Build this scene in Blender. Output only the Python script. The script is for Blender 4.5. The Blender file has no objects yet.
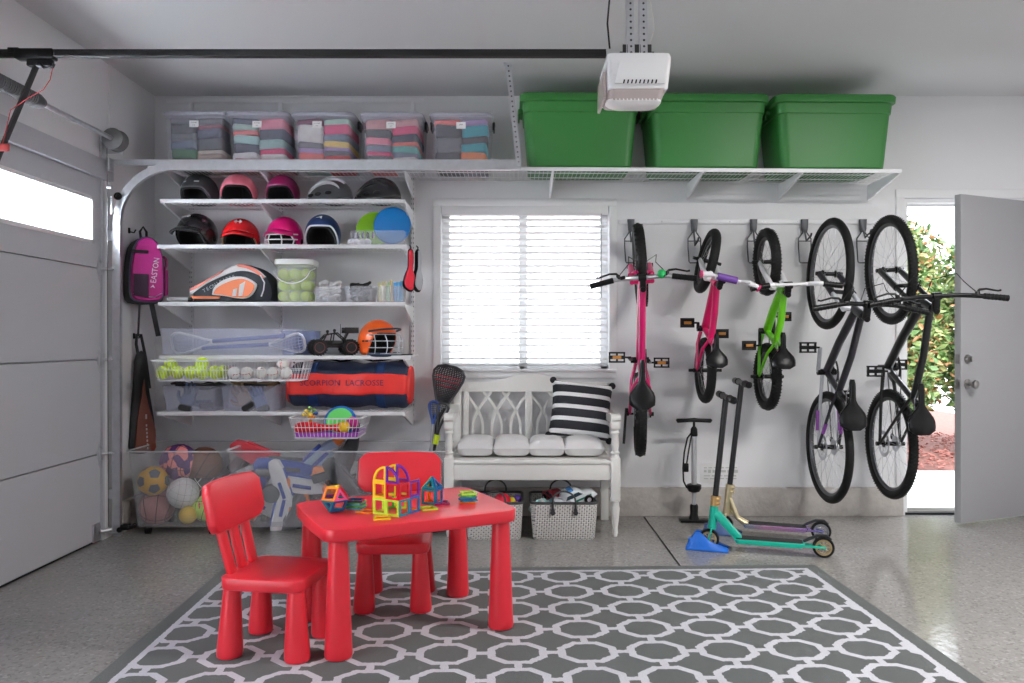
import bpy, bmesh, math, random
from mathutils import Vector, Matrix, Euler
random.seed(7)
PI=math.pi; rad=math.radians
C=bpy.context.scene.collection
F=777.0; U0=515.0; V0=341.0; CAMH=1.14
def W(u,Y): return (u-U0)*Y/F
def H(v,Y): return CAMH+(V0-v)*Y/F
def V(*a): return Vector(a)

# ---------------------------------------------------------------- materials
MATS={}
def mat(name,col,rough=.5,metal=0.0,bump=0.0,bscale=60.0,coat=0.0,sheen=0.0,spec=.5,trans=0.0,var=0.0,vscale=8.0):
    if name in MATS: return MATS[name]
    m=bpy.data.materials.new(name); m.use_nodes=True
    nt=m.node_tree; p=nt.nodes['Principled BSDF']
    p.inputs['Base Color'].default_value=(*col,1); p.inputs['Roughness'].default_value=rough
    p.inputs['Metallic'].default_value=metal; p.inputs['Coat Weight'].default_value=coat
    p.inputs['Sheen Weight'].default_value=sheen; p.inputs['Specular IOR Level'].default_value=spec
    p.inputs['Transmission Weight'].default_value=trans
    if bump or var:
        tc=nt.nodes.new('ShaderNodeTexCoord'); nz=nt.nodes.new('ShaderNodeTexNoise')
        nt.links.new(tc.outputs['Object'],nz.inputs['Vector'])
        nz.inputs['Scale'].default_value=bscale if bump else vscale; nz.inputs['Detail'].default_value=4
        if bump:
            b=nt.nodes.new('ShaderNodeBump'); b.inputs['Strength'].default_value=bump; b.inputs['Distance'].default_value=.01
            nt.links.new(nz.outputs['Fac'],b.inputs['Height']); nt.links.new(b.outputs['Normal'],p.inputs['Normal'])
        if var:
            if bump:
                nz=nt.nodes.new('ShaderNodeTexNoise'); nt.links.new(tc.outputs['Object'],nz.inputs['Vector'])
                nz.inputs['Scale'].default_value=vscale; nz.inputs['Detail'].default_value=4
            mr=nt.nodes.new('ShaderNodeMapRange'); mr.inputs['To Min'].default_value=1-var; mr.inputs['To Max'].default_value=1+var
            nt.links.new(nz.outputs['Fac'],mr.inputs['Value'])
            mx=nt.nodes.new('ShaderNodeMix'); mx.data_type='RGBA'; mx.blend_type='MULTIPLY'; mx.inputs[0].default_value=1
            mx.inputs[6].default_value=(*col,1); nt.links.new(mr.outputs['Result'],mx.inputs[7]); nt.links.new(mx.outputs[2],p.inputs['Base Color'])
    m.diffuse_color=(*col,1)
    MATS[name]=m; return m
def clear(name,col,dens,rough=.25):
    """clear or milky plastic: partly see-through, partly a glossy coloured skin"""
    if name in MATS: return MATS[name]
    m=bpy.data.materials.new(name); m.use_nodes=True; nt=m.node_tree
    p=nt.nodes['Principled BSDF']; p.inputs['Base Color'].default_value=(*col,1); p.inputs['Roughness'].default_value=rough
    t=nt.nodes.new('ShaderNodeBsdfTransparent'); mx=nt.nodes.new('ShaderNodeMixShader'); mx.inputs[0].default_value=dens
    nt.links.new(t.outputs[0],mx.inputs[1]); nt.links.new(p.outputs[0],mx.inputs[2])
    nt.links.new(mx.outputs[0],nt.nodes['Material Output'].inputs['Surface'])
    MATS[name]=m; return m
def translucent(name,col,fac=.5):
    if name in MATS: return MATS[name]
    m=bpy.data.materials.new(name); m.use_nodes=True; nt=m.node_tree
    p=nt.nodes['Principled BSDF']; p.inputs['Base Color'].default_value=(*col,1); p.inputs['Roughness'].default_value=.5
    t=nt.nodes.new('ShaderNodeBsdfTranslucent'); t.inputs[0].default_value=(*col,1)
    mx=nt.nodes.new('ShaderNodeMixShader'); mx.inputs[0].default_value=fac
    nt.links.new(p.outputs[0],mx.inputs[1]); nt.links.new(t.outputs[0],mx.inputs[2])
    nt.links.new(mx.outputs[0],nt.nodes['Material Output'].inputs['Surface'])
    MATS[name]=m; return m
def s2l(r,g,b):
    f=lambda c:(c/255/12.92) if c/255<=.04045 else ((c/255+.055)/1.055)**2.4
    return (f(r),f(g),f(b))

# ---------------------------------------------------------------- mesh builder
def rr(w,d,r,n=3):
    """rounded rectangle outline, centred, 4*(n+1) points"""
    r=max(1e-5,min(r,w/2-1e-6,d/2-1e-6)); o=[]
    for cx,cy,a in ((w/2-r,d/2-r,0),(-w/2+r,d/2-r,90),(-w/2+r,-d/2+r,180),(w/2-r,-d/2+r,270)):
        for k in range(n+1):
            t=rad(a+90*k/n); o.append((cx+r*math.cos(t),cy+r*math.sin(t)))
    return o
def circ(r,n=16,ry=None):
    ry=r if ry is None else ry
    return [(r*math.cos(2*PI*k/n),ry*math.sin(2*PI*k/n)) for k in range(n)]
class B:
    def __init__(s,M=None): s.v=[]; s.f=[]; s.fm=[]; s.mi=0; s.M=M
    def add(s,vs,fs,M=None):
        o=len(s.v)
        for p in vs:
            p=Vector(p)
            if M is not None: p=M@p
            if s.M is not None: p=s.M@p
            s.v.append(p)
        for f in fs: s.f.append([i+o for i in f]); s.fm.append(s.mi)
        return s
    def loft(s,rings,caps=(True,True),M=None,closed=False):
        n=len(rings[0]); vs=[p for r in rings for p in r]; fs=[]; m=len(rings)
        for i in range(m if closed else m-1):
            a=i*n; b=((i+1)%m)*n
            for k in range(n):
                l=(k+1)%n; fs.append([a+k,a+l,b+l,b+k])
        if not closed:
            if caps[0]: fs.append(list(range(n))[::-1])
            if caps[1]: fs.append([(m-1)*n+k for k in range(n)])
        return s.add(vs,fs,M)
    def box(s,c,d,bev=0.0,M=None,n=2):
        """box with centre c and full size d; bev rounds all edges"""
        T=Matrix.Translation(Vector(c)); 
        if M is not None: T=M@T
        w,dd,h=d; b=min(bev,w/2.01,dd/2.01,h/2.01)
        if b<=0:
            pts=[(x*w/2,y*dd/2,z*h/2) for z in(-1,1) for x,y in((-1,-1),(1,-1),(1,1),(-1,1))]
            return s.add(pts,[[3,2,1,0],[4,5,6,7],[0,1,5,4],[1,2,6,5],[2,3,7,6],[3,0,4,7]],T)
        rings=[]
        for k in range(n+1):
            t=PI/2*k/n; i=b*(1-math.sin(t)); z=-h/2+b*(1-math.cos(t))
            rings.append([(x,y,z) for x,y in rr(w-2*i,dd-2*i,b-i+1e-4,n)])
        for k in range(n,-1,-1):
            t=PI/2*k/n; i=b*(1-math.sin(t)); z=h/2-b*(1-math.cos(t))
            rings.append([(x,y,z) for x,y in rr(w-2*i,dd-2*i,b-i+1e-4,n)])
        return s.loft(rings,M=T)
    def bar(s,p0,p1,w,h,up=(0,0,1),bev=0.0):
        """rectangular bar from p0 to p1: w across, h along 'up'"""
        p0=Vector(p0);p1=Vector(p1); z=(p1-p0); L=z.length; z.normalize(); u=Vector(up)
        x=u.cross(z)
        if x.length<1e-6: x=Vector((1,0,0)).cross(z)
        x.normalize(); y=z.cross(x)
        M=Matrix(((x.x,y.x,z.x,0),(x.y,y.y,z.y,0),(x.z,y.z,z.z,0),(0,0,0,1))); M.translation=(p0+p1)/2
        return s.box((0,0,0),(w,h,L),bev,M)
    def tube(s,pts,r,n=8,closed=False,caps=True):
        pts=[Vector(p) for p in pts]; m=len(pts)
        R=r if isinstance(r,(list,tuple)) else [r]*m
        T=[]
        for i in range(m):
            a=pts[i-1] if (i or closed) else pts[i]; b=pts[(i+1)%m] if (i<m-1 or closed) else pts[i]
            t=b-a
            T.append(t.normalized() if t.length>1e-9 else Vector((0,0,1)))
        ref=Vector((0,0,1)) if abs(T[0].z)<.9 else Vector((1,0,0))
        x=ref.cross(T[0]).normalized(); rings=[]
        for i in range(m):
            if i:
                q=T[i-1].rotation_difference(T[i]); x=q@x
            x=(x-T[i]*x.dot(T[i])).normalized(); y=T[i].cross(x)
            k_=1.0
            if 0<i<m-1 or closed:
                d=(pts[i]-pts[i-1]).normalized().dot(T[i]); k_=1/max(d,.6)
            rings.append([pts[i]+(x*math.cos(2*PI*k/n)+y*math.sin(2*PI*k/n))*R[i] for k in range(n)])
        return s.loft(rings,(caps,caps),closed=closed)
    def cyl(s,p0,p1,r0,r1=None,n=16): return s.tube([p0,p1],[r0,r0 if r1 is None else r1],n)
    def lathe(s,prof,n=24,M=None,caps=(True,True)):
        return s.loft([[(r*math.cos(2*PI*k/n),r*math.sin(2*PI*k/n),z) for k in range(n)] for r,z in prof],caps,M)
    def ball(s,c,r,n=16,m=10,M=None,sc=(1,1,1)):
        T=Matrix.Translation(Vector(c))
        if M is not None: T=M@T
        rx,ry,rz=[r*k for k in sc]
        prof=[]
        for j in range(m+1):
            t=PI*j/m; prof.append((max(math.sin(t),1e-4),-math.cos(t)))
        return s.loft([[(rx*a*math.cos(2*PI*k/n),ry*a*math.sin(2*PI*k/n),rz*z) for k in range(n)] for a,z in prof],M=T)
    def prism(s,poly,z0,z1,M=None,inset=0.0):
        a=[(x,y,z0) for x,y in poly]; b=[(x,y,z1) for x,y in poly]
        return s.loft([a,b],M=M)
    def torus(s,c,R,r,n=32,m=10,M=None,ry=None):
        rings=[]
        for i in range(n):
            a=2*PI*i/n; d=Vector((math.cos(a),math.sin(a),0))
            rings.append([d*(R+r*math.cos(2*PI*k/m))+Vector((0,0,(ry or r)*math.sin(2*PI*k/m))) for k in range(m)])
        T=Matrix.Translation(Vector(c))
        if M is not None: T=M@T
        return s.loft(rings,M=T,closed=True)
    def grid(s,fn,nu,nv,M=None,thick=0.0):
        """open sheet from fn(u,v), given a thickness by its own back face when thick"""
        vs=[Vector(fn(i/nu,j/nv)) for j in range(nv+1) for i in range(nu+1)]
        fs=[[j*(nu+1)+i,j*(nu+1)+i+1,(j+1)*(nu+1)+i+1,(j+1)*(nu+1)+i] for j in range(nv) for i in range(nu)]
        return s.add(vs,fs,M)
    def copyfrom(s,o,M):
        s2=len(s.v)
        for p in o.v: s.v.append(M@p)
        for f,m in zip(o.f,o.fm): s.f.append([i+s2 for i in f]); s.fm.append(m)
        return s

def mesh_of(name,b,mats,angle=40,smooth=True):
    me=bpy.data.meshes.new(name)
    me.from_pydata([tuple(p) for p in b.v],[],b.f)
    ms=mats if isinstance(mats,(list,tuple)) else [mats]
    for m in ms: me.materials.append(m)
    if len(ms)>1: me.polygons.foreach_set('material_index',[min(k,len(ms)-1) for k in b.fm])
    bm=bmesh.new(); bm.from_mesh(me); bmesh.ops.recalc_face_normals(bm,faces=bm.faces); bm.to_mesh(me); bm.free()
    if smooth:
        me.polygons.foreach_set('use_smooth',[True]*len(me.polygons)); me.set_sharp_from_angle(angle=rad(angle))
    me.update(); return me
def obj(name,b,mats,parent=None,angle=40,smooth=True):
    o=bpy.data.objects.new(name,mesh_of(name,b,mats,angle,smooth)); C.objects.link(o)
    if parent is not None: o.parent=parent
    return o
def solid(o,t,off=0):
    m=o.modifiers.new('thickness','SOLIDIFY'); m.thickness=t; m.offset=off; return o
def tag(o,label,cat,group=None,kind=None):
    if label: o['label']=label
    if cat: o['category']=cat
    if group: o['group']=group
    if kind: o['kind']=kind
    return o
def struct(name,b,mats,parent=None,**k):
    o=obj(name,b,mats,parent,**k)
    if parent is None: o['kind']='structure'
    return o
def thing(name,label,cat,loc=(0,0,0),rz=0.0,group=None,rot=None):
    o=bpy.data.objects.new(name,None); o.empty_display_size=.05; C.objects.link(o)
    o.location=loc; o.rotation_euler=rot if rot is not None else (0,0,rz)
    return tag(o,label,cat,group)
def place(o,loc=(0,0,0),rz=0.0,rot=None):
    o.location=loc; o.rotation_euler=rot if rot is not None else (0,0,rz); return o
KIDS={}
def dup(root,label=None,loc=None,rz=None,rot=None,group=None,skip=()):
    r=root.copy(); C.objects.link(r)
    if loc is not None: r.location=loc
    if rz is not None: r.rotation_euler=(0,0,rz)
    if rot is not None: r.rotation_euler=rot
    if label: r['label']=label
    if group: r['group']=group
    for ch in list(root.children):
        c=ch.copy(); C.objects.link(c); c.parent=r
        for g in list(ch.children):
            d=g.copy(); C.objects.link(d); d.parent=c
    return r
def text_b(b,txt,size,M,depth=.0006,align='CENTER',bold=0.0):
    """lettering as thin raised mesh, lying in the XY plane of M"""
    cu=bpy.data.curves.new('lettering','FONT'); cu.body=txt; cu.size=size; cu.align_x=align; cu.align_y='CENTER'
    cu.extrude=depth; cu.offset=bold; cu.resolution_u=2
    t=bpy.data.objects.new('lettering',cu); C.objects.link(t)
    dg=bpy.context.evaluated_depsgraph_get(); ev=t.evaluated_get(dg); me=ev.to_mesh()
    b.add([v.co.copy() for v in me.vertices],[list(p.vertices) for p in me.polygons],M)
    ev.to_mesh_clear(); bpy.data.objects.remove(t); bpy.data.curves.remove(cu); return b
def frame(origin,x,y):
    """matrix with local x,y axes along the given world vectors"""
    x=Vector(x).normalized(); y=Vector(y); y=(y-x*y.dot(x)).normalized(); z=x.cross(y)
    M=Matrix(((x.x,y.x,z.x,0),(x.y,y.y,z.y,0),(x.z,y.z,z.z,0),(0,0,0,1))); M.translation=Vector(origin); return M
FRONT=lambda x,y,z: frame((x,y,z),(1,0,0),(0,0,1))   # sheet facing the camera side of the room (-Y)
def RX(a): return Matrix.Rotation(rad(a),4,'X')
def RY(a): return Matrix.Rotation(rad(a),4,'Y')
def RZ(a): return Matrix.Rotation(rad(a),4,'Z')
def T(x,y,z): return Matrix.Translation((x,y,z))

WHITE=mat('white_paint_metal',(.82,.82,.84),.35)
STEEL=mat('galvanized_steel',(.62,.63,.66),.35,.85,var=.15,vscale=30)
BLACK=mat('black_plastic',(.006,.006,.007),.35,spec=.28)
RUBBER=mat('black_rubber',(.008,.008,.008),.65,spec=.3,bump=.2,bscale=150)
CHROME=mat('chrome',(.8,.8,.82),.18,1.0)
# ---------------------------------------------------------------- the room
YB=5.09; XL=-2.36; XR=4.05; ZC=2.745; YF=-2.2
wallm=mat('painted_drywall',(.77,.77,.785),.75,bump=.04,bscale=90)
ceilm=mat('ceiling_drywall',(.68,.68,.69),.8,bump=.06,bscale=70)
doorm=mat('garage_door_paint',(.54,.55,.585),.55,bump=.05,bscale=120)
trimm=mat('white_trim',(.80,.80,.81),.4)
conc=mat('raw_concrete',(.47,.44,.41),.85,bump=.5,bscale=45,var=.25,vscale=18)

def floor_mat():
    m=bpy.data.materials.new('speckled_epoxy_floor'); m.use_nodes=True; nt=m.node_tree; N=nt.nodes; L=nt.links
    p=N['Principled BSDF']; tc=N.new('ShaderNodeTexCoord')
    vo=N.new('ShaderNodeTexVoronoi'); vo.inputs['Scale'].default_value=95; L.new(tc.outputs['Object'],vo.inputs['Vector'])
    cr=N.new('ShaderNodeValToRGB'); cr.color_ramp.interpolation='CONSTANT'
    e=cr.color_ramp.elements; e[0].position=0; e[0].color=(.23,.22,.21,1); e[1].position=.09; e[1].color=(.295,.283,.27,1)
    for pos,c in ((.45,(.315,.303,.29,1)),(.75,(.28,.27,.26,1)),(.93,(.37,.36,.345,1))):
        q=e.new(pos); q.color=c
    sp=N.new('ShaderNodeSeparateColor'); L.new(vo.outputs['Color'],sp.inputs[0]); L.new(sp.outputs[0],cr.inputs['Fac'])
    nz=N.new('ShaderNodeTexNoise'); nz.inputs['Scale'].default_value=1.6; nz.inputs['Detail'].default_value=5; L.new(tc.outputs['Object'],nz.inputs['Vector'])
    mr=N.new('ShaderNodeMapRange'); mr.inputs['To Min'].default_value=.85; mr.inputs['To Max'].default_value=1.12; L.new(nz.outputs['Fac'],mr.inputs['Value'])
    mx=N.new('ShaderNodeMix'); mx.data_type='RGBA'; mx.blend_type='MULTIPLY'; mx.inputs[0].default_value=1
    L.new(cr.outputs[0],mx.inputs[6]); L.new(mr.outputs[0],mx.inputs[7]); L.new(mx.outputs[2],p.inputs['Base Color'])
    mr2=N.new('ShaderNodeMapRange'); mr2.inputs['To Min'].default_value=.07; mr2.inputs['To Max'].default_value=.17; L.new(nz.outputs['Fac'],mr2.inputs['Value'])
    L.new(mr2.outputs[0],p.inputs['Roughness'])
    n3=N.new('ShaderNodeTexNoise'); n3.inputs['Scale'].default_value=22; n3.inputs['Detail'].default_value=3; L.new(tc.outputs['Object'],n3.inputs['Vector'])
    b=N.new('ShaderNodeBump'); b.inputs['Strength'].default_value=.10; b.inputs['Distance'].default_value=.01; L.new(n3.outputs['Fac'],b.inputs['Height']); L.new(b.outputs[0],p.inputs['Normal'])
    return m
b=B()
JX=.835
b.box(((XL-.15+JX-.006)/2,(YF+YB)/2,-.06),(JX-.006-(XL-.15),YB-YF,.12)); b.box(((XR+.15+JX+.006)/2,(YF+YB)/2,-.06),(XR+.15-JX-.006,YB-YF,.12))
b.mi=1; b.box((JX,(YF+YB)/2,-.068),(.012,YB-YF,.12))
struct('floor',b,[floor_mat(),mat('joint_filler',(.05,.045,.04),.9)],smooth=False)
b=B().box(((XL+XR)/2,(YF+YB)/2,ZC+.06),(XR-XL+.3,YB-YF+.3,.12)); struct('ceiling',b,ceilm)
# back wall with window and door openings (boxes, each a pier of the one wall)
WX0,WX1,WZ0,WZ1=-.485,.616,.945,2.022
DX0,DX1,DZ=2.548,3.475,2.075
def wallblock(b,x0,x1,z0,z1): b.box(((x0+x1)/2,YB+.075,(z0+z1)/2),(x1-x0,.15,z1-z0))
b=B(); wallblock(b,XL-.15,WX0,0,ZC); wallblock(b,WX0,WX1,0,WZ0); wallblock(b,WX0,WX1,WZ1,ZC); wallblock(b,WX1,DX0,0,ZC); wallblock(b,DX0,DX1,DZ,ZC); wallblock(b,DX1,XR+.15,0,ZC)
struct('wall_back',b,wallm,smooth=False)
# left wall round the garage door opening
GY0,GY1,GZ=1.95,4.47,2.10
b=B()
for y0,y1,z0,z1 in ((GY1,YB,0,ZC),(GY0,GY1,GZ,ZC),(1.55,GY0,0,ZC),(-.6,1.55,2.15,ZC),(YF,-.6,0,ZC)): b.box((XL-.075,(y0+y1)/2,(z0+z1)/2),(.15,y1-y0,z1-z0))
struct('wall_left',b,wallm,smooth=False)
b=B().box((XR+.075,(YF+YB)/2,ZC/2),(.15,YB-YF,ZC)); struct('wall_right',b,wallm,smooth=False)
b=B().box(((XL+XR)/2,YF-.075,ZC/2),(XR-XL+.3,.15,ZC)); struct('wall_front',b,wallm,smooth=False)
b=B().box((XL-4.1,0,-.06),(7.9,9,.08)); struct('driveway',b,mat('driveway_concrete',(.60,.59,.57),.85,bump=.3,bscale=30))
# concrete stem wall along the foot of the walls
b=B()
b.box(((XL+2.528)/2,YB-.018,.0915),(2.528-XL,.036,.183),.004); struct('baseboard_back',b,conc)
b=B().box((XL+.018,(4.62+YB-.04)/2,.0915),(.036,YB-.04-4.62,.183),.004); struct('baseboard_left',b,conc)
# garage door jamb and header trim
b=B(); b.box((XL-.02,GY1-.012,GZ/2),(.04,.024,GZ)); b.box((XL+.012,(GY0+GY1)/2,GZ+.018),(.03,GY1-GY0+.1,.11),.004)
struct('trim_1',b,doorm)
# corner bead line on left wall (drywall return)
b=B().box((XL+.004,4.52,(2.35+ZC)/2),(.008,.03,ZC-2.35)); struct('trim_2',b,wallm)

# sectional garage door
GD=thing('garage_door','white sectional roll up garage door with a bright window in its top section','garage door',(XL-.03,0,0)); GD['kind']='structure'
secs=[(.012,.493),(.499,1.031),(1.037,1.550),(1.556,2.085)]
GW=[(3.42,4.36),(2.12,3.06)]
for i,(z0,z1) in enumerate(secs):
    b=B()
    if i<3: b.box((0,(GY0+GY1-.03)/2,(z0+z1)/2),(.045,GY1-.03-GY0,z1-z0),.004)
    else:
        ys=[GY0]+[y for w in sorted(GW) for y in w]+[GY1-.03]
        for k in range(0,len(ys),2): b.box((0,(ys[k]+ys[k+1])/2,(z0+z1)/2),(.045,ys[k+1]-ys[k],z1-z0))
        for y0,y1 in GW: b.box((0,(y0+y1)/2,(z0+1.685)/2),(.045,y1-y0,1.685-z0)); b.box((0,(y0+y1)/2,(z1+1.95)/2),(.045,y1-y0,z1-1.95))
    if i<3: b.box((-.012,(GY0+GY1-.03)/2,z1+.003),(.015,GY1-.03-GY0,.03))
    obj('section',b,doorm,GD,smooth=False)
b=B()
b.box((0,(GY0+GY1-.03)/2,.006),(.03,GY1-.03-GY0,.012)); obj('bottom_seal',b,RUBBER,GD)
for y0,y1 in GW:
    b=B(); t=.022
    for c,d in (((.024,(y0+y1)/2,1.685+t/2),(.012,y1-y0,t)),((.024,(y0+y1)/2,1.95-t/2),(.012,y1-y0,t)),((.024,y0+t/2,1.8175),(.012,t,.265)),((.024,y1-t/2,1.8175),(.012,t,.265))): b.box(c,d,.003)
    fr=obj('window_frame',b,trimm,GD)
    b=B().box((0,(y0+y1)/2,1.8175),(.006,y1-y0,.265)); obj('pane',b,translucent('frosted_pane',(.9,.92,.95),.85),fr)
for z in (.496,1.034,1.553):
    b=B(); yc=GY1-.048
    b.prism([(-.026,0),(0,-.075),(.026,0),(0,.075)],0,.006,frame((.0225,yc,z),(0,1,0),(0,0,1)))
    b.box((.032,yc,z),(.014,.035,.07),.004); b.cyl((.03,yc,z),(.07,yc+.05,z),.009,n=8); b.cyl((.07,yc+.03,z),(.07,yc+.085,z),.006,n=8)
    obj('hinge',b,STEEL,GD)
b=B(); b.box((.03,GY1-.09,.06),(.012,.07,.10),.003); b.cyl((.04,GY1-.07,.06),(.075,GY1-.02,.06),.012,n=8); b.tube([(.045,GY1-.03,.05),(.07,GY1+.02,.03),(.11,GY1+.02,.035)],.008,6)
obj('bottom_bracket',b,STEEL,GD)

# window: casing, frame, panes, sill
W1=thing('window_1',None,None); W1['kind']='structure'
W1['label']='white framed sliding window above the bench, glowing behind its blind'; W1['category']='window'
b=B(); t=.048
b.box(((WX0+WX1)/2,YB-.006,WZ1+t/2),(WX1-WX0+2*t,.02,t),.003); b.box((WX0-t/2,YB-.006,(WZ0+WZ1)/2),(t,.02,WZ1-WZ0),.003); b.box((WX1+t/2,YB-.006,(WZ0+WZ1)/2),(t,.02,WZ1-WZ0),.003)
b.box(((WX0+WX1)/2,YB-.006,WZ0-t/2),(WX1-WX0+2*t,.02,t),.003); b.box(((WX0+WX1)/2,YB-.014,WZ0+.004),(WX1-WX0+2*t,.045,.016),.004)
obj('window_casing',b,trimm,W1)
b=B(); y=YB+.11
for c,d in ((((WX0+WX1)/2,y,WZ0+.025),(WX1-WX0,.05,.05)),(((WX0+WX1)/2,y,WZ1-.025),(WX1-WX0,.05,.05)),((WX0+.025,y,1.48),(.05,.05,WZ1-WZ0)),((WX1-.025,y,1.48),(.05,.05,WZ1-WZ0)),((W(523,5.2),y,1.48),(.055,.05,WZ1-WZ0))): b.box(c,d,.004)
obj('window_frame',b,trimm,W1)
gl=clear('window_glass',(.9,.95,.95),.06,.05)
for x0,x1 in ((WX0+.05,W(523,5.2)-.0275),(W(523,5.2)+.0275,WX1-.05)):
    b=B().box(((x0+x1)/2,y,1.48),(x1-x0,.006,WZ1-WZ0-.1)); obj('window_pane',b,gl,W1)
# blind
BL=thing('window_blind','white horizontal slat blind, slats open, filling the window over the bench','blind',((WX0+WX1)/2,YB+.035,WZ1)); wB=WX1-WX0-.012
b=B().box((0,-.012,-.028),(wB,.06,.056),.004); b.box((0,-.045,-.028),(wB,.008,.062),.003); obj('headrail',b,trimm,BL)
b=B(); slatm=translucent('blind_slat',(.86,.86,.86),.15)
ns=23
for k in range(ns):
    z=-.085-k*.0435; b.box((0,0,0),(wB,.05,.0028),0,T(0,0,z)@RX(-15))
obj('slats',b,slatm,BL,smooth=False)
b=B().box((0,0,-.085-ns*.0435),(wB,.05,.014),.003); obj('bottom_rail',b,trimm,BL)
for x in (-.42,0,.42):
    b=B(); b.cyl((x,-.026,-.05),(x,-.026,-.085-ns*.0435),.0012,n=5); b.cyl((x,.026,-.05),(x,.026,-.085-ns*.0435),.0012,n=5); obj('ladder_cord',b,trimm,BL)
b=B().cyl((.498,-.05,-.05),(.498,-.05,-.60),.0035,n=6); obj('tilt_wand',b,mat('wand',(.4,.4,.4),.3),BL)
# entry door: frame in the wall, threshold, leaf standing ajar
b=B()
b.box((DX0-.028,YB-.006,DZ/2),(.057,.02,DZ),.003); b.box(((DX0+DX1)/2,YB-.006,DZ+.028),(DX1-DX0+.114,.02,.057),.003); b.box((DX1+.028,YB-.006,DZ/2),(.057,.02,DZ),.003)
b.box((DX0+.012,YB+.079,DZ/2),(.024,.148,DZ-.002)); b.box((DX1-.012,YB+.079,DZ/2),(.024,.148,DZ-.002)); b.box(((DX0+DX1)/2,YB+.079,DZ-.013),(DX1-DX0-.05,.148,.024))
b.box((DX0+.03,YB+.10,DZ/2),(.014,.03,DZ-.03)); b.box(((DX0+DX1)/2,YB+.10,DZ-.03),(DX1-DX0-.05,.03,.014))
struct('trim_3',b,trimm)
b=B().box(((DX0+DX1)/2,YB+.07,.008),(DX1-DX0,.12,.03),.006); b.mi=1; b.box(((DX0+DX1)/2,YB+.01,.009),(DX1-DX0,.03,.016),.004)
struct('trim_4',b,[mat('threshold_metal',(.10,.09,.085),.45,.6),BLACK])
fx,fy=2.735,4.80; hx,hy=3.455,YB+.02
ang=math.atan2(hy-fy,hx-fx); DL=math.hypot(hx-fx,hy-fy)
D2=thing('door_2','plain pale grey entry door standing ajar with satin knob and deadbolt','door',(fx,fy,0),ang); D2['kind']='structure'
b=B().box((DL/2,.0,1.03),(DL,.044,2.03),.002); obj('door_leaf',b,mat('grey_door_paint',(.36,.36,.375),.5,bump=.03,bscale=100),D2)
sat=mat('satin_nickel',(.34,.33,.32),.28,.95)
kz=H(384,4.8); dz=H(359,4.8)
b=B(); 
b.lathe([(.030,0),(.031,.006),(.022,.010),(.011,.014),(.011,.034),(.022,.040),(.027,.052),(.024,.064),(.012,.070),(.001,.071)],20,frame((.055,-.022,kz),(1,0,0),(0,0,1)))
obj('door_knob',b,sat,D2)
b=B(); b.lathe([(.028,0),(.028,.008),(.020,.020),(.001,.021)],20,frame((.055,-.022,dz),(1,0,0),(0,0,1))); b.box((.055,-.048,dz),(.012,.02,.034),.003); obj('deadbolt',b,sat,D2)
b=B(); b.box((-.0005,0,kz),(.003,.026,.058)); b.box((-.0005,0,dz),(.003,.026,.058)); b.box((-.004,0,kz),(.01,.012,.018)); obj('latch_plate',b,sat,D2)

# outside: path, mulch bed, hedge
b=B().box((1.0,YB+.15+.85,-.05),(12,1.7,.08)); struct('path',b,mat('pale_concrete',(.62,.61,.59),.85,bump=.3,bscale=30))
b=B().box((1.0,YB+5.4,-.06),(12,7.2,.10)); struct('ground',b,mat('bark_mulch',(.20,.085,.07),.95,bump=1,bscale=40,var=.6,vscale=45))
mul=B(); r_=random.Random(3)
for k in range(1500):
    x=r_.uniform(2.5,6.2); y=r_.uniform(YB+1.85,YB+4.4); s=r_.uniform(.02,.06)
    mul.box((0,0,0),(s,s*.45,s*.2),0,T(x,y,.0+r_.random()*.02)@Euler((r_.uniform(-.5,.5),r_.uniform(-.5,.5),r_.uniform(0,6.3))).to_matrix().to_4x4())
o=obj('mulch_chips',mul,mat('mulch_chip',(.30,.12,.10),.9,var=.5,vscale=25),smooth=False); tag(o,'red brown bark chips covering the bed outside the door','mulch','',None); o['kind']='stuff'
def bush(x,y,h,rx,ry,label,seed,dens):
    r_=random.Random(seed); t=thing('garden_bush',label,'bush',(x,y,0),0,'bushes outside the door')
    st=B()
    for k in range(7):
        a=r_.uniform(0,6.3); st.tube([(.03*math.cos(a),.03*math.sin(a),0),(rx*.25*math.cos(a),ry*.25*math.sin(a),h*.35),(rx*.6*math.cos(a),ry*.6*math.sin(a),h*.8)],[.022,.016,.006],6)
    obj('stems',st,mat('bush_bark',(.25,.14,.09),.9),t)
    lf=B()
    for k in range(dens):
        a=r_.uniform(0,6.283); q=r_.random()**.35; zz=r_.uniform(-1,1)
        s=math.sqrt(max(0,1-zz*zz)); p=Vector((rx*q*s*math.cos(a),ry*q*s*math.sin(a),h*.52+h*.48*q*zz))
        L=r_.uniform(.07,.13); lf.mi=r_.choice([0,0,0,1,1,2,3])
        M=Matrix.Translation(p)@Euler((r_.uniform(-1.2,1.2),r_.uniform(-1.2,1.2),r_.uniform(0,6.3))).to_matrix().to_4x4()
        lf.add([(0,-L*.5,0),(L*.2,-L*.1,.006),(L*.16,L*.25,.006),(0,L*.5,0),(-L*.16,L*.25,.006),(-L*.2,-L*.1,.006)],[[0,1,2,3],[0,3,4,5]],M)
    obj('foliage',lf,[mat('leaf_green',(.085,.16,.045),.4),mat('leaf_olive',(.18,.24,.08),.4),mat('leaf_pale',(.36,.38,.16),.4),mat('leaf_russet',(.36,.17,.07),.45)],t,smooth=False)
bush(3.55,7.75,2.40,.72,.5,'leafy green shrub outside the open doorway, just beyond the mountain bikes',1,15000)
bush(4.95,7.85,2.45,.72,.5,'leafy shrub outside, its edge next to the free edge of the open door',2,7000)
bush(4.35,9.3,2.7,1.1,.6,'taller shrub behind the two shrubs seen through the doorway',5,9000)

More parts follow.
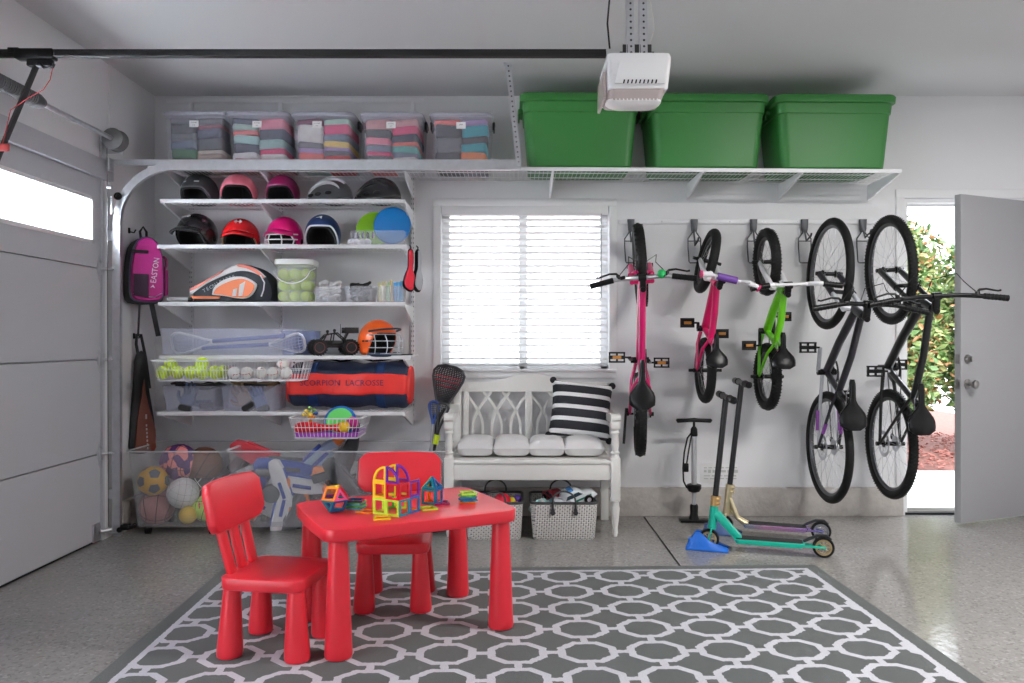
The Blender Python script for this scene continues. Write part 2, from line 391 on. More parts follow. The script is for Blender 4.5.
# ---------------------------------------------------------------- light and camera
w=bpy.data.worlds.new('sky'); bpy.context.scene.world=w; w.use_nodes=True
bg=w.node_tree.nodes['Background']; bg.inputs[0].default_value=(.88,.94,1.0,1); bg.inputs[1].default_value=SKY=3.7
def area(name,loc,rot,sx,sy,power,col=(1,1,1)):
    l=bpy.data.lights.new(name,'AREA'); l.shape='RECTANGLE'; l.size=sx; l.size_y=sy; l.energy=power; l.color=col
    o=bpy.data.objects.new(name,l); C.objects.link(o); o.location=loc; o.rotation_euler=rot; return o
sun=bpy.data.lights.new('sun','SUN'); sun.energy=2.5; sun.angle=rad(3); sun.color=(1,.95,.88)
so=bpy.data.objects.new('sun',sun); C.objects.link(so); so.rotation_euler=(rad(38),0,rad(10))
area('garage_window_daylight',(XL-.12,2.59,1.82),(0,rad(-90),0),.26,.93,50,(.95,.98,1))
area('garage_window_daylight',(XL-.12,3.89,1.82),(0,rad(-90),0),.26,.93,32,(.95,.98,1))
area('right_side_fill',(2.5,2.3,ZC-.02),(0,0,0),1.2,.3,62,(1,.97,.94))  # unseen fill light without a fixture, added to brighten the right side
cam=bpy.data.cameras.new('camera'); co=bpy.data.objects.new('camera',cam); C.objects.link(co)
cam.sensor_width=36; cam.lens=36*F/1024; cam.shift_x=-(U0-512)/1024; cam.shift_y=(V0-341.5)/1024
co.location=(0,0,CAMH); co.rotation_euler=(rad(90),0,0); cam.clip_start=.05
sc=bpy.context.scene; sc.camera=co
sc.view_settings.view_transform='Standard'; sc.view_settings.look='None'; sc.view_settings.gamma=1; sc.view_settings.use_curve_mapping=False
sc.view_settings.exposure=0.70
sc.cycles.use_denoising=True; sc.cycles.transparent_max_bounces=32; sc.cycles.max_bounces=10; sc.cycles.diffuse_bounces=6
# ---------------------------------------------------------------- wall storage system
YW=YB-.012; YS=4.68
rail=B().box(((W(166,5.08)+W(424,5.08))/2,YB-.006,2.712),(W(424,5.08)-W(166,5.08),.012,.03),.003)
for k in range(9): rail.cyl((-2.2+k*.18,YB-.012,2.712),(-2.2+k*.18,YB-.016,2.712),.006,n=8)
tag(obj('hang_rail',rail,WHITE),'white horizontal hang rail high on the wall behind the clothes totes','rail')
UPX=[-2.117,-1.533,-.668]
slotm=mat('slot_shadow',(.16,.16,.17),.8)
for x,l in zip(UPX,('white slotted shelf upright nearest the garage door','white slotted shelf upright behind the middle of the helmets','white slotted shelf upright next to the window')):
    b=B().box((x,YB-.008,1.66),(.026,.016,2.08),.002); b.mi=1
    for k in range(62): 
        for s in (-.006,.006): b.box((x+s,YB-.0163,.66+k*.032),(.0035,.0012,.012))
    tag(obj('shelf_upright',b,[WHITE,slotm]),l,'shelf upright',None)
def wire_shelf(label,x0,x1,z,yf=YS,bx=UPX,tilt=0,step=.026,bh=.115,name='wire_shelf'):
    t=thing(name,label,'shelf',((x0+x1)/2,YB,z),0,'white wall shelves',rot=(0,rad(tilt),0)); L=x1-x0; d=YB-yf
    b=B()
    n=int(L/step)
    for k in range(n+1):
        x=-L/2+.004+k*(L-.008)/n
        b.cyl((x,-.035,-.003),(x,-d,-.003),.0016,n=4)
    for y in (-.04,-d*.36,-d*.68,-d+.004): b.cyl((-L/2,y,-.006),(L/2,y,-.006),.0032,n=6)
    obj('wire_deck',b,WHITE,t)
    b=B(); b.box((0,-d,-.012),(L,.006,.024),.002); obj('front_lip',b,WHITE,t)
    for q in bx:
        xx=q-(x0+x1)/2
        if abs(xx)>L/2+.02: continue
        b=B(); b.prism([(-.016,-.012),(-d+.004,-.012),(-d+.004,-.03),(-.016,-.012-bh)],-.006,.006,frame((xx,0,0),(0,1,0),(0,0,1)))
        obj('bracket',b,WHITE,t)
    return t
SZ=dict(s1=1.995,s2=1.721,s3=1.375,s4=1.053,s5=.715)
x0,x1=W(160,YS),W(405,YS)
TOPZ=2.183
wire_shelf('long white wire shelf under the ceiling, carrying clear totes and green totes',-2.2,2.318,TOPZ,4.655,[.229,1.127,1.723,2.306]+UPX,tilt=.35,bh=.10)
wire_shelf('white wire shelf carrying the snow and bicycle helmets',x0,x1,SZ['s1'])
wire_shelf('white wire shelf carrying the batting helmets',W(157,YS),W(407,YS),SZ['s2'])
wire_shelf('white wire shelf carrying the racket bag and ball bucket',W(158,YS),W(405,YS),SZ['s3'])
wire_shelf('white wire shelf carrying the toy truck and orange helmet',W(159,YS),W(411,YS),SZ['s4'])
wire_shelf('lowest white wire shelf, carrying the red and navy duffel bag',W(157,YS),W(405,YS),SZ['s5'])
def topz(x): return TOPZ-(x-.059)*math.tan(rad(.35))

# ---------------------------------------------------------------- green totes
greenm=mat('green_tote_plastic',s2l(52,124,56),.42)
def green_tote(label,u,vtop):
    x=W(u,4.63); z=topz(x); t=thing('storage_tote',label,'tote',(x,4.855,z+.003),0,'green storage totes')
    t.rotation_euler=(0,rad(.35),0)
    h=.415; b=B(); o=[]
    for z_,w_,d_,r_ in ((0,.600,.36,.04),(.01,.622,.38,.05),(h-.09,.675,.415,.05),(h-.085,.688,.425,.05),(h,.705,.43,.05)): o.append([(p[0],p[1],z_) for p in rr(w_,d_,r_,5)])
    for z_,w_,d_,r_ in ((h,.69,.415,.05),(.02,.60,.36,.04)): o.append([(p[0],p[1],z_) for p in rr(w_,d_,r_,5)])
    b.loft(o); obj('body',b,greenm,t)
    b=B(); b.loft([[(p[0],p[1],z_) for p in rr(w_,d_,.055,5)] for z_,w_,d_ in ((h-.028,.712,.437),(h-.022,.732,.457),(h+.012,.736,.461),(h+.022,.724,.449),(h+.016,.69,.415),(h-.0,.60,.33))]); obj('lid',b,greenm,t)
    for s in (-1,1):
        b=B(); b.box((s*.363,0,h-.045),(.03,.15,.03),.01); b.box((s*.372,0,h-.062),(.012,.12,.05),.005); obj('handle',b,BLACK if s>0 else greenm,t)
green_tote('green lidded storage tote nearest the clear totes, behind the door opener',581,90)
green_tote('green lidded storage tote between the two other green totes',709,94)
green_tote('green lidded storage tote at the doorway end of the top shelf',837,96)

# ---------------------------------------------------------------- clear totes of folded clothes
clearm=clear('clear_tote_plastic',(.72,.72,.80),.12,.2)
lidm=clear('clear_lid_plastic',(.62,.62,.72),.55,.25)
paper=mat('label_paper',(.85,.85,.85),.7)
ink=mat('label_ink',(.08,.08,.09),.7)
PAL={'grey':(.16,.16,.19),'charcoal':(.05,.055,.07),'slate blue':(.16,.2,.28),'navy':(.035,.045,.09),'forest green':(.06,.20,.10),'tan':(.42,.30,.24),'beige':(.55,.45,.38),'maroon':(.22,.05,.07),'white':(.72,.70,.70),
'coral':(.75,.16,.15),'pink':(.72,.22,.30),'hot pink':(.66,.06,.18),'teal':(.10,.42,.40),'aqua':(.35,.56,.56),'lavender':(.40,.28,.55),'yellow':(.75,.52,.16),'red':(.60,.06,.06),'orange':(.80,.22,.06),'turquoise':(.03,.36,.45),'rose':(.62,.32,.34),'mint':(.40,.58,.50),'plum':(.20,.05,.12)}
def clothm(c): return mat('cloth_'+c.replace(' ','_'),PAL[c],.9,bump=.35,bscale=35,var=.25,vscale=22)
def tote_shell(t,w,d,h,m,lm,taper=.92,th=.003,lid=True):
    b=B(); o=[]
    for z_,k in ((0,taper-.02),(.012,taper),(h,1.0)): o.append([(p[0],p[1],z_) for p in rr(w*k,d*k,.03,4)])
    o.append([(p[0],p[1],h) for p in rr(w-2*th,d-2*th,.028,4)])
    for z_,k in ((.014,taper),(.004,taper-.02)): o.append([(p[0],p[1],z_) for p in rr(w*k-2*th,d*k-2*th,.028,4)])
    b.loft(o); obj('body',b,m,t)
    if lid:
        b=B(); b.loft([[(p[0],p[1],z_) for p in rr(w+a,d+a,.035,4)] for z_,a in ((h-.012,.006),(h-.008,.018),(h+.008,.018),(h+.014,.006),(h+.010,-.03))]); obj('lid',b,lm,t)
GR=random.Random(11)
def garment(col,pile,k,x,y,z,w,d,h,where):
    b=B(); j=lambda a:GR.uniform(-a,a)
    nu,nv=10,8; ph=j(3); amp=min(.006,h*.18)
    rings=[]
    for i in range(7):
        q=i/6; 
        zz=-h/2+h*q; ins=(1-math.sin(PI*(.18+.64*q)))*.5
        ring=[]
        for (px,py) in rr(w*(1-.10*ins),d*(1-.08*ins),.02,3): ring.append((px+j(.0015),py+j(.002),zz+amp*math.sin(px*28+ph)+.3*amp*math.sin(py*31)))
        rings.append(ring)
    b.loft(rings)
    o=obj('folded_garment',b,clothm(col)); place(o,(x,y,z+h/2),rad(j(3)))
    tag(o,f'{col} folded garment, {pile} pile, {where}','clothing','folded clothes in the clear totes')
ORD=['bottom layer','second layer up','third layer up','fourth layer up','fifth layer up','sixth layer up','seventh layer up','top layer']
def clothes_tote(u,label,where,piles):
    Y=4.855; x=W(u,4.68); z=topz(x)+.004; w,d,h=.368,.345,.312
    t=thing('clear_tote',label,'tote',(x,Y,z),0,'clear totes of clothes')
    tote_shell(t,w,d,h,clearm,lidm)
    st=B(); st.box((0,0,0),(.056,.0012,.040)); st.mi=1
    if u<440: text_b(st,'CLOTHES',.0085,FRONT(0,-.001,.007),.0003); text_b(st,'3-4T',.0085,FRONT(0,-.001,-.008),.0003)
    else: text_b(st,'SWIM',.0095,FRONT(0,-.001,.004),.0003)
    o=obj('sticker',st,[paper,ink],t,smooth=False); o.location=(.0+(.0 if u!=322 else -.03),-d/2-.0035,h-.063); o.rotation_euler=(rad(-2.0),0,0)
    for s in (-1,1):
        b=B(); b.box((s*(w/2+.008),0,h-.03),(.014,.09,.05),.004); b.box((s*(w/2+.012),0,h-.012),(.012,.07,.016),.004); obj('latch',b,BLACK,t)
    for pi,(pn,cols) in enumerate(piles):
        zz=z+.007; tot=sum(c[1] for c in cols); H_=h-.03
        for k,(c,th) in enumerate(cols):
            hh=H_*th/tot; q=(zz-z)/h
            ww=(w*.90-.016)/2*(.98+.05*q)
            garment(c,pn,k,x+(-1 if pi==0 else 1)*(ww/2+.001),Y,zz,ww-.002,d*.86,hh-.0015,f'{ORD[k]}, {where}'); zz+=hh
clothes_tote(194,'clear tote of mostly grey and green clothes, closest to the garage door','tote nearest garage door',
 [('outer',[('charcoal',1),('forest green',1.6),('slate blue',1.3),('grey',1.2),('charcoal',1.5),('grey',1)]),('inner',[('beige',1),('tan',.7),('beige',.6),('charcoal',1.8),('navy',1.5),('maroon',.6),('grey',1)])])
clothes_tote(257,'clear tote of pink, aqua and navy clothes beside the grey clothes tote','tote second from garage door',
 [('outer',[('rose',1),('white',.9),('navy',1.3),('aqua',1.3),('coral',.7),('mint',.9),('navy',.8)]),('inner',[('rose',1),('white',.7),('hot pink',.8),('aqua',1.4),('navy',1.5),('pink',1.6)])])
clothes_tote(322,'clear tote of clothes showing white, yellow and red, third from the garage door','middle tote of five',
 [('outer',[('mint',.9),('coral',1),('lavender',.7),('grey',.9),('white',2.6),('plum',.8)]),('inner',[('red',1.5),('grey',.7),('lavender',.5),('yellow',.9),('slate blue',1),('hot pink',1.4),('mint',.8)])])
clothes_tote(391,'clear tote of clothes with a teal garment, fourth from the garage door','tote fourth from garage door',
 [('outer',[('coral',.7),('grey',.8),('hot pink',.6),('slate blue',1),('pink',1),('charcoal',1.2),('rose',1.4)]),('inner',[('white',1.3),('slate blue',.7),('teal',1),('coral',.6),('navy',1.1),('hot pink',1.2),('rose',1)])])
clothes_tote(461,'clear tote holding charcoal, turquoise and orange things, beside the green totes','tote beside green totes',
 [('outer',[('charcoal',2.2),('grey',2.4),('charcoal',2),('coral',.8)]),('inner',[('grey',1),('orange',1.1),('turquoise',1.2),('charcoal',1),('turquoise',1.6),('lavender',.8)])])
# ---------------------------------------------------------------- helmets and the things on the two helmet shelves
def sm(a,b,x):
    t=min(1,max(0,(x-a)/(b-a))); return t*t*(3-2*t)
def shell_grid(rx,ry,rz,brow,low,a0,a1,back=None,k=1.0,nu=48,nv=14,ridge=0):
    back=low if back is None else back
    def fn(u,v):
        th=(u-.5)*2*PI; a=abs(math.degrees(th))
        lim=brow+(low-brow)*sm(a0,a1,a); lim+= (back-low)*sm(110,170,a)
        ph=rad(lim)*max(v,.0015)
        rr_=1+ridge*math.sin(ph*1.0)*math.cos(th*6)
        return (k*rx*math.sin(ph)*math.sin(th)*rr_,-k*ry*math.sin(ph)*math.cos(th)*rr_,k*rz*math.cos(ph))
    return B().grid(fn,nu,nv)
def helmet(name,label,cat,col,u,shelf,y,rz_,r=(.108,.128,.122),brow=80,low=122,a0=32,a1=88,rough=.35,bill=0,cage=None,logo=None,trim=None,group=None,pad=(.012,.012,.013),back=None,strap=False,ridge=0):
    rx,ry,rz=r; zmin=rz*math.cos(rad(max(low,back or low)))
    t=thing(name,label,cat,(W(u,y),y,SZ[shelf]-zmin+.001),rz_,group)
    m=mat(name+'_'+str(u),col,rough,coat=.3)
    o=obj('shell',shell_grid(rx,ry,rz,brow,low,a0,a1,back,ridge=ridge),m,t); solid(o,.005,-1)
    o=obj('padding',shell_grid(rx,ry,rz,brow+4,low-1,a0-2,a1-2,back,k=.93),mat('helmet_padding',pad,.9),t); solid(o,.012,-1)
    if trim:
        b=B(); pts=[]
        for i in range(49):
            a=-120+240*i/48; lim=brow+(low-brow)*sm(a0,a1,abs(a)); ph=rad(lim); th=rad(a)
            pts.append((1.01*rx*math.sin(ph)*math.sin(th),-1.01*ry*math.sin(ph)*math.cos(th),rz*math.cos(ph)))
        b.tube(pts,.0055,6); obj('edge_trim',b,mat(name+'_trim_'+str(u),trim,.4),t)
    if bill:
        def fn(a,v):
            th=(a-.5)*rad(112); ph=rad(brow); e=1+bill*v/ry*math.cos(th)**.6 if math.cos(th)>0 else 1
            return (rx*math.sin(ph)*math.sin(th)*(1+.25*(e-1)),-ry*math.sin(ph)*math.cos(th)*e,rz*math.cos(ph)+.012-.028*v*v-.010*abs(math.sin(th))*2)
        o=obj('bill',B().grid(fn,18,6),m,t); solid(o,.006,0)
    for s in (-1,1):
        if bill or cage: 
            b=B(); b.lathe([(.016,0),(.016,.004),(.010,.004),(.009,.0)],14,frame((s*rx*.985,ry*.12,rz*math.cos(rad(104))),(0,1,0),(0,0,1)) if s<0 else frame((s*rx*.985,ry*.12,rz*math.cos(rad(104))),(0,-1,0),(0,0,1)))
            obj('ear_hole',b,mat('helmet_padding',pad,.9),t)
    if strap:
        b=B(); 
        for s in (-1,1): b.tube([(s*rx*.86,-ry*.42,-rz*.30),(s*rx*.70,-ry*.55,-rz*.50),(s*.03,-ry*.72,zmin+.006)],.005,6)
        b.box((0,-ry*.74,zmin+.008),(.03,.012,.012),.003); obj('chin_strap',b,mat('chin_strap',(.10,.10,.105),.7),t)
    if cage:
        b=B(); cm,rw=cage
        zs=[rz*math.cos(rad(brow))-.012,rz*-.18,zmin+.012]
        def P_(a,z,e=1.16): th=rad(a); return (rx*1.02*math.sin(th),-ry*e*math.cos(th)+(.0),z)
        for i,z in enumerate(zs): b.tube([P_(a,z-.012*math.cos(rad(a)),1.12+.06*(i==1)) for a in range(-72,73,8)],rw,6)
        for a in (-60,-24,24,60): b.tube([P_(a*.8,zs[0]-.012,1.12),P_(a,zs[1]-.012,1.18),P_(a*.9,zs[2]-.012,1.12)],rw,6)
        obj('face_cage',b,cm,t)
    if logo:
        b=B(); lm=logo(b,rx,ry,rz); obj('emblem',b,lm,t)
    return t
LM=mat('white_print',(.85,.85,.85),.5)
def logo_at(rx,ry,rz,th,ph):
    th=rad(th);ph=rad(ph); n=Vector((math.sin(ph)*math.sin(th)/rx,-math.sin(ph)*math.cos(th)/ry,math.cos(ph)/rz)).normalized()
    p=Vector((rx*math.sin(ph)*math.sin(th),-ry*math.sin(ph)*math.cos(th),rz*math.cos(ph)))+n*.001
    x=Vector((math.cos(th),math.sin(th),0)); return frame(p,x,n.cross(x))
SH='snow and skate helmets'; BH='batting helmets'
def lg_bars(b,rx,ry,rz):
    for th in (-26,22): b.box((0,0,0),(.03,.010,.002),.001,logo_at(rx,ry,rz,th,62))
    return mat('silver_print',(.55,.56,.58),.4,.5)
helmet('snow_helmet','matte charcoal snow helmet, nearest the garage door on the upper helmet shelf','helmet',(.026,.028,.034),200,'s1',4.84,rad(-8),r=(.110,.125,.118),rough=.5,logo=lg_bars,group=SH,strap=True)
helmet('snow_helmet','light pink helmet between the charcoal and the magenta helmets','helmet',s2l(226,120,140),239,'s1',4.84,rad(8),r=(.110,.125,.120),rough=.45,group=SH,brow=74,strap=True)
helmet('snow_helmet','dark magenta snow helmet beside the light pink helmet','helmet',s2l(132,16,78),283,'s1',4.86,rad(-2),r=(.102,.12,.118),rough=.4,group=SH,brow=72,strap=True)
def bike_helmet(label,u,rz_,c1,c2):
    t=thing('bicycle_helmet',label,'helmet',(W(u,4.84),4.84,SZ['s1']+.001),rz_,'bicycle helmets')
    L,w,h=.145,.10,.135
    prof=[]
    def fn(uu,v):
        th=uu*2*PI; ph=rad(90)*max(v,.004)
        x=L*math.sin(ph)*math.cos(th); y=w*math.sin(ph)*math.sin(th); z=h*math.cos(ph)
        x*=1+.12*(1 if x<0 else 0); z*=1-.18*(x/L); z+=.018*(x/L)**2*(1 if x>0 else .6)
        return (x,y,max(z,.0)+.012*math.cos(th)**2*v)
    o=obj('shell',B().grid(fn,40,12),mat(f'bike_helmet_shell_{u}',c1,.3,coat=.5),t); solid(o,.022,-1)
    for k,(y0) in enumerate((-.062,-.022,.022,.062)):
        b=B(); pts=[]
        for i in range(15):
            q=-.75+1.62*i/14; x=L*q*(1.12 if q<0 else 1); e=max(0,1-q*q-(y0/w)**2); z=h*math.sqrt(e)*(1-.18*q)+.012
            pts.append((x,y0*(1-.2*max(0,-q)),z))
        b.tube(pts,[.006+.007*math.sin(PI*i/14) for i in range(15)],8); obj('rib',b,mat(f'bike_helmet_rib_{u}',c2,.25,coat=.6),t)
    for s in (-1,1):
        for a,z in ((.02,.045),(-.05,.05),(.075,.04)):
            b=B(); b.ball((a,s*w*.93*math.sqrt(max(.1,1-(a/L)**2)),z),1,12,8,sc=(.026,.012,.013)); obj('vent',b,BLACK,t)
    b=B(); b.tube([(L*.92,-.05,.022),(L*1.12,-.03,.014),(L*1.15,0,.013),(L*1.12,.03,.014),(L*.92,.05,.022)],.008,6); obj('visor',b,BLACK,t)
bike_helmet('silver and black vented bicycle helmet beside the magenta snow helmet',329,rad(160),(.05,.055,.06),(.55,.57,.60))
bike_helmet('glossy black vented bicycle helmet at the window end of the helmet shelf',377,rad(160),(.006,.006,.007),(.012,.012,.014))
def lg_oval(b,rx,ry,rz):
    M=logo_at(rx,ry,rz,-8,38); pts=[(.018+.013*math.cos(a),.009*math.sin(a),0) for a in [2*PI*i/20 for i in range(20)]]
    b.tube([M@Vector(p) for p in pts],.0016,5,closed=True); b.tube([M@Vector(p) for p in ((-.034,-.008,0),(-.022,-.004,0),(-.012,.008,0),(-.004,-.008,0))],.0018,5); return LM
def lg_cross(b,rx,ry,rz):
    M=logo_at(rx,ry,rz,2,42)
    for s in (-1,1): b.tube([M@Vector((s*.020+ .010*s*-abs(q)*1.0,q*.013,0)) for q in (-1,-.5,0,.5,1)],.0042,6)
    b.box((0,0,0),(.030,.007,.002),.001,M); return LM
def lg_a(b,rx,ry,rz):
    M=logo_at(rx,ry,rz,-6,40); b.prism([(-.020,-.004),(.014,.014),(.016,-.014),(.007,-.008),(.004,.0)],-.001,.001,M); return LM
helmet('batting_helmet','glossy black batting helmet with a bill, nearest the garage door','helmet',(.007,.007,.008),197,'s2',4.83,rad(-18),r=(.118,.130,.130),bill=.065,logo=lg_oval,group=BH,low=128,rough=.22)
helmet('batting_helmet','red batting helmet with a white emblem above its bill','helmet',s2l(190,14,18),241,'s2',4.83,rad(6),r=(.112,.125,.122),bill=.05,logo=lg_cross,group=BH,low=118,trim=(.35,.27,.16),rough=.25)
helmet('batting_helmet','magenta batting helmet with a white face cage','helmet',s2l(206,0,104),285,'s2',4.83,rad(-10),r=(.108,.122,.124),bill=.05,cage=(LM,.0042),group=BH,low=122,rough=.3)
helmet('batting_helmet','navy blue batting helmet with white edge trim, beside the small clear bin','helmet',s2l(28,52,104),323,'s2',4.83,rad(4),r=(.110,.125,.130),logo=lg_a,group=BH,brow=70,low=125,trim=(.7,.7,.72),rough=.4)
# clear bin with paper goods and two discs
milk=clear('milky_bin_plastic',(.78,.79,.86),.2,.3)
def bin_shell(b,w,d,h,taper=.92,th=.003,r=.012,rim=.006):
    o=[]
    for z_,k in ((0,taper),(h,1.0)): o.append([(p[0],p[1],z_) for p in rr(w*k,d*k,r,3)])
    o+= [[(p[0],p[1],h) for p in rr(w+rim,d+rim,r,3)],[(p[0],p[1],h+.004) for p in rr(w+rim,d+rim,r,3)],[(p[0],p[1],h+.004) for p in rr(w-2*th,d-2*th,r,3)]]
    o.append([(p[0],p[1],th) for p in rr(w*taper-2*th,d*taper-2*th,r,3)]); return b.loft(o)
def clear_bin(label,x,y,z,w,d,h,rz=0,m=milk,group='clear open bins',taper=.92,name='clear_bin'):
    o=obj(name,bin_shell(B(),w,d,h,taper),m); place(o,(x,y,z),rz); return tag(o,label,'bin',group)
y=4.80; sc_=F/y
clear_bin('small clear bin under the blue and green discs, beside the navy helmet',W(379,y),y,SZ['s2']+.001,.33,.17,.085)
wr=random.Random(5)
for k in range(7):
    b=B(); b.ball((0,0,0),.026,10,7,sc=(1,.9,.8))
    for i,p in enumerate(b.v): b.v[i]=p*(1+wr.uniform(-.12,.12))
    o=obj('crumpled_wrap',b,mat('white_wrap',(.8,.8,.8),.8)); place(o,(W(353+(k%4)*5.2,y),y-.035+(k//4)*.06,SZ['s2']+.024+ (0 if k<4 else .004)))
    tag(o,'crumpled white wrap in the small clear bin beside the navy batting helmet','wrapping','white wraps in the helmet shelf bin')
for k in range(5):
    o=obj('black_clip',B().box((0,0,0),(.018,.012,.03),.004).box((0,0,.018),(.010,.010,.012),.003),BLACK); place(o,(W(353+k*5,y),y,SZ['s2']+.068+.0),.3*k)
    tag(o,'small black clip lying on the white wraps in the small clear bin','clip','black clips on the white wraps')
def disc(label,x,y,z,R,col,rx,name='flying_disc',ring=None,rz=0):
    t=thing(name,label,'disc',(x,y,z),0,None,rot=(rad(rx),0,rz))
    b=B().lathe([(.001,.012),(R*.86,.012),(R*.96,.008),(R,0),(R*.985,-.008),(R*.95,-.006),(R*.94,.004),(R*.85,.008),(.001,.008)],40)
    obj('disc_body',b,mat('disc_'+name+label[:6].replace(' ','_'),col,.4),t)
    if ring:
        b=B().lathe([(R*.80,.0121),(R*.80,.0135),(.001,.0135)],40,caps=(False,False)); obj('centre',b,mat('disc_centre_'+label[:6].replace(' ','_'),ring,.4),t)
    return t
disc('lime green flying disc standing behind the blue disc',W(373,4.86),4.90,SZ['s2']+.122,.115,s2l(140,196,30),80)
disc('blue flying disc standing in the small clear bin',W(392,4.84),4.85,SZ['s2']+.140,.118,s2l(10,112,180),84)
# ---------------------------------------------------------------- racket bag shelf
def sport_text(b,txt,size,M,depth=.0005,bold=0): return text_b(b,txt,size,M,depth,bold=bold)
z=SZ['s3']+.001; y=4.86
t=thing('racket_bag','orange, white and black racket bag lying on its shelf beside the ball bucket','sports bag',(W(234,4.76),y,z))
OUT=[(-.262,.012),(-.262,.085),(-.20,.115),(-.12,.165),(-.04,.215),(.04,.236),(.11,.225),(.18,.19),(.235,.13),(.258,.065),(.250,.012),(.20,.0),(-.23,.0)]
def smooth_poly(P,k=3):
    out=[];n=len(P)
    for i in range(n):
        p0,p1,p2,p3=[Vector((*P[(i+j)%n],0)) for j in (-1,0,1,2)]
        for q in range(k):
            s=q/k; v=.5*((2*p1)+(p2-p0)*s+(2*p0-5*p1+4*p2-p3)*s*s+(3*p1-p0-3*p2+p3)*s**3); out.append((v.x,v.y))
    return out
SO=smooth_poly(OUT)
def puff(b,poly,y0,y1,inset,M=None):
    """outline poly in XZ pillowed from y0 to y1"""
    cx=sum(p[0] for p in poly)/len(poly); cz=sum(p[1] for p in poly)/len(poly)
    rings=[]
    for q,i in ((0,inset),(.12,inset*.4),(.3,0),(.7,0),(.88,inset*.4),(1,inset)):
        rings.append([(cx+(px-cx)*(1-i),y0+(y1-y0)*q,cz+(pz-cz)*(1-i)) for px,pz in poly])
    return b.loft(rings,M=M)
navyf=mat('black_bag_fabric',(.018,.022,.03),.75); orf=mat('orange_bag_fabric',(.85,.24,.10),.6); whf=mat('white_bag_fabric',(.82,.80,.80),.6); corf=mat('coral_bag_fabric',(.80,.23,.17),.6)
b=puff(B(),SO,-.11,.10,.10); obj('body',b,navyf,t)
# panels sewn on the front
def panel(name,poly,d,m,y0=-.1135,k=3):
    P=smooth_poly(poly,k) if k else poly
    b=B(); c=(sum(p[0] for p in P)/len(P),sum(p[1] for p in P)/len(P))
    b.loft([[(px,y0+.008,pz) for px,pz in P],[(px,y0-d*.6,pz) for px,pz in P],[(c[0]+(px-c[0])*.96,y0-d,c[1]+(pz-c[1])*.96) for px,pz in P]]); return obj(name,b,m,t)
panel('top_band',[(-.258,.075),(-.20,.112),(-.10,.17),(-.02,.212),(.06,.226),(.14,.205),(.20,.155),(.17,.165),(.10,.19),(.02,.19),(-.08,.155),(-.17,.11),(-.258,.05)],.006,whf)
panel('top_piping',[(-.258,.083),(-.20,.116),(-.12,.160),(-.06,.196),(-.07,.180),(-.14,.138),(-.20,.098),(-.258,.070)],.008,corf)
panel('shoulder_piping',[(.03,.231),(.09,.224),(.15,.196),(.19,.155),(.18,.15),(.13,.185),(.08,.208),(.03,.218)],.008,corf)
pk=panel('front_pocket',[(-.125,.055),(-.115,.09),(-.07,.13),(0,.155),(.07,.155),(.13,.125),(.145,.10),(.12,.05),(.08,.025),(.02,.025),(-.06,.04),(-.12,.045)],.012,whf)
panel('pocket_face',[(-.118,.055),(-.10,.085),(-.05,.115),(.02,.140),(.08,.140),(.136,.103),(.115,.053),(.08,.03),(.02,.03),(-.06,.044),(-.112,.05)],.016,orf)
b=B()
b.prism([(.00,.040),(.024,.038),(.030,.085),(.006,.078)],.128,.1315,frame((0,0,0),(1,0,0),(0,0,1))); obj('white_bar',b,whf,t)
b=B(); b.prism([(.038,.037),(.062,.040),(.080,.128),(.045,.108)],.128,.1315,frame((0,0,0),(1,0,0),(0,0,1))); obj('white_bar',b,whf,t)
b=B(); ps=[(-.175,.083),(-.155,.094),(-.135,.104),(-.115,.115),(-.095,.126),(-.075,.136),(-.055,.146),(-.035,.155),(-.015,.162),(.005,.167)]
for ch,(px,pz) in zip('TECNIFIBRE',ps):
    a=rad(26); text_b(b,ch,.030,frame((px,-.1165,pz-.012),(math.cos(a),0,math.sin(a)),(-math.sin(a)*.6,0,1)),.001)
obj('lettering',b,mat('silver_lettering',(.45,.47,.5),.5),t)
panel('base_strip',[(-.26,.022),(-.255,.040),(-.08,.036),(-.085,.022)],.008,orf,k=0)
b=B(); b.tube([(.17,-.125,.165),(.195,-.127,.12),(.19,-.127,.075),(.175,-.125,.035)],.004,6); obj('piping',b,whf,t)
rk=thing('racket','racket lying along the shelf, grey grip poking out of the orange bag','racket',(W(192,4.74),4.74,SZ['s3']+.018))
b=B(); b.tube([(-.14,0,0),(-.02,0,0)],.014,8); b.lathe([(.017,0),(.017,.01)],10,frame((-.15,0,0),(0,1,0),(0,0,1)))
obj('grip',b,mat('grey_grip',(.42,.42,.43),.8),rk)
b=B(); b.tube([(-.02,0,0),(.0,0,0)],.016,8); obj('collar',b,BLACK,rk)

# bucket of balls
def tennis_mat():
    m=mat('tennis_felt',s2l(200,226,50),.9,bump=.3,bscale=250); return m
seamm=mat('tennis_seam',(.75,.78,.6),.8)
def ball_mesh(R,m,seam,sr=.0016,nm='tennis_ball'):
    b=B(); b.ball((0,0,0),R,20,14); b.mi=1; pts=[]
    A=.44
    for i in range(48):
        a=2*PI*i/48; th=PI/2-(PI/2-A)*math.cos(a); ph=a/2+A*math.sin(2*a)
        x=math.sin(th)*math.cos(ph); 
        # classic two-lobed ball seam
        s_=a; px=.75*math.cos(s_)+.25*math.cos(3*s_); py=.75*math.sin(s_)-.25*math.sin(3*s_); pz=2*math.sqrt(.75*.25)*math.cos(2*s_)*1.0
        v=Vector((px,py,pz)).normalized()*(R*.998); pts.append(v)
    b.tube(pts,sr,5,closed=True); return mesh_of(nm,b,[m,seam])
TB=ball_mesh(.033,tennis_mat(),seamm); BBm=ball_mesh(.0365,mat('baseball_leather',(.80,.78,.74),.6),mat('red_stitch',(.55,.05,.05),.7),.0016,'baseball')
SB=ball_mesh(.040,tennis_mat(),seamm,.0017,'softball')
BR=random.Random(21)
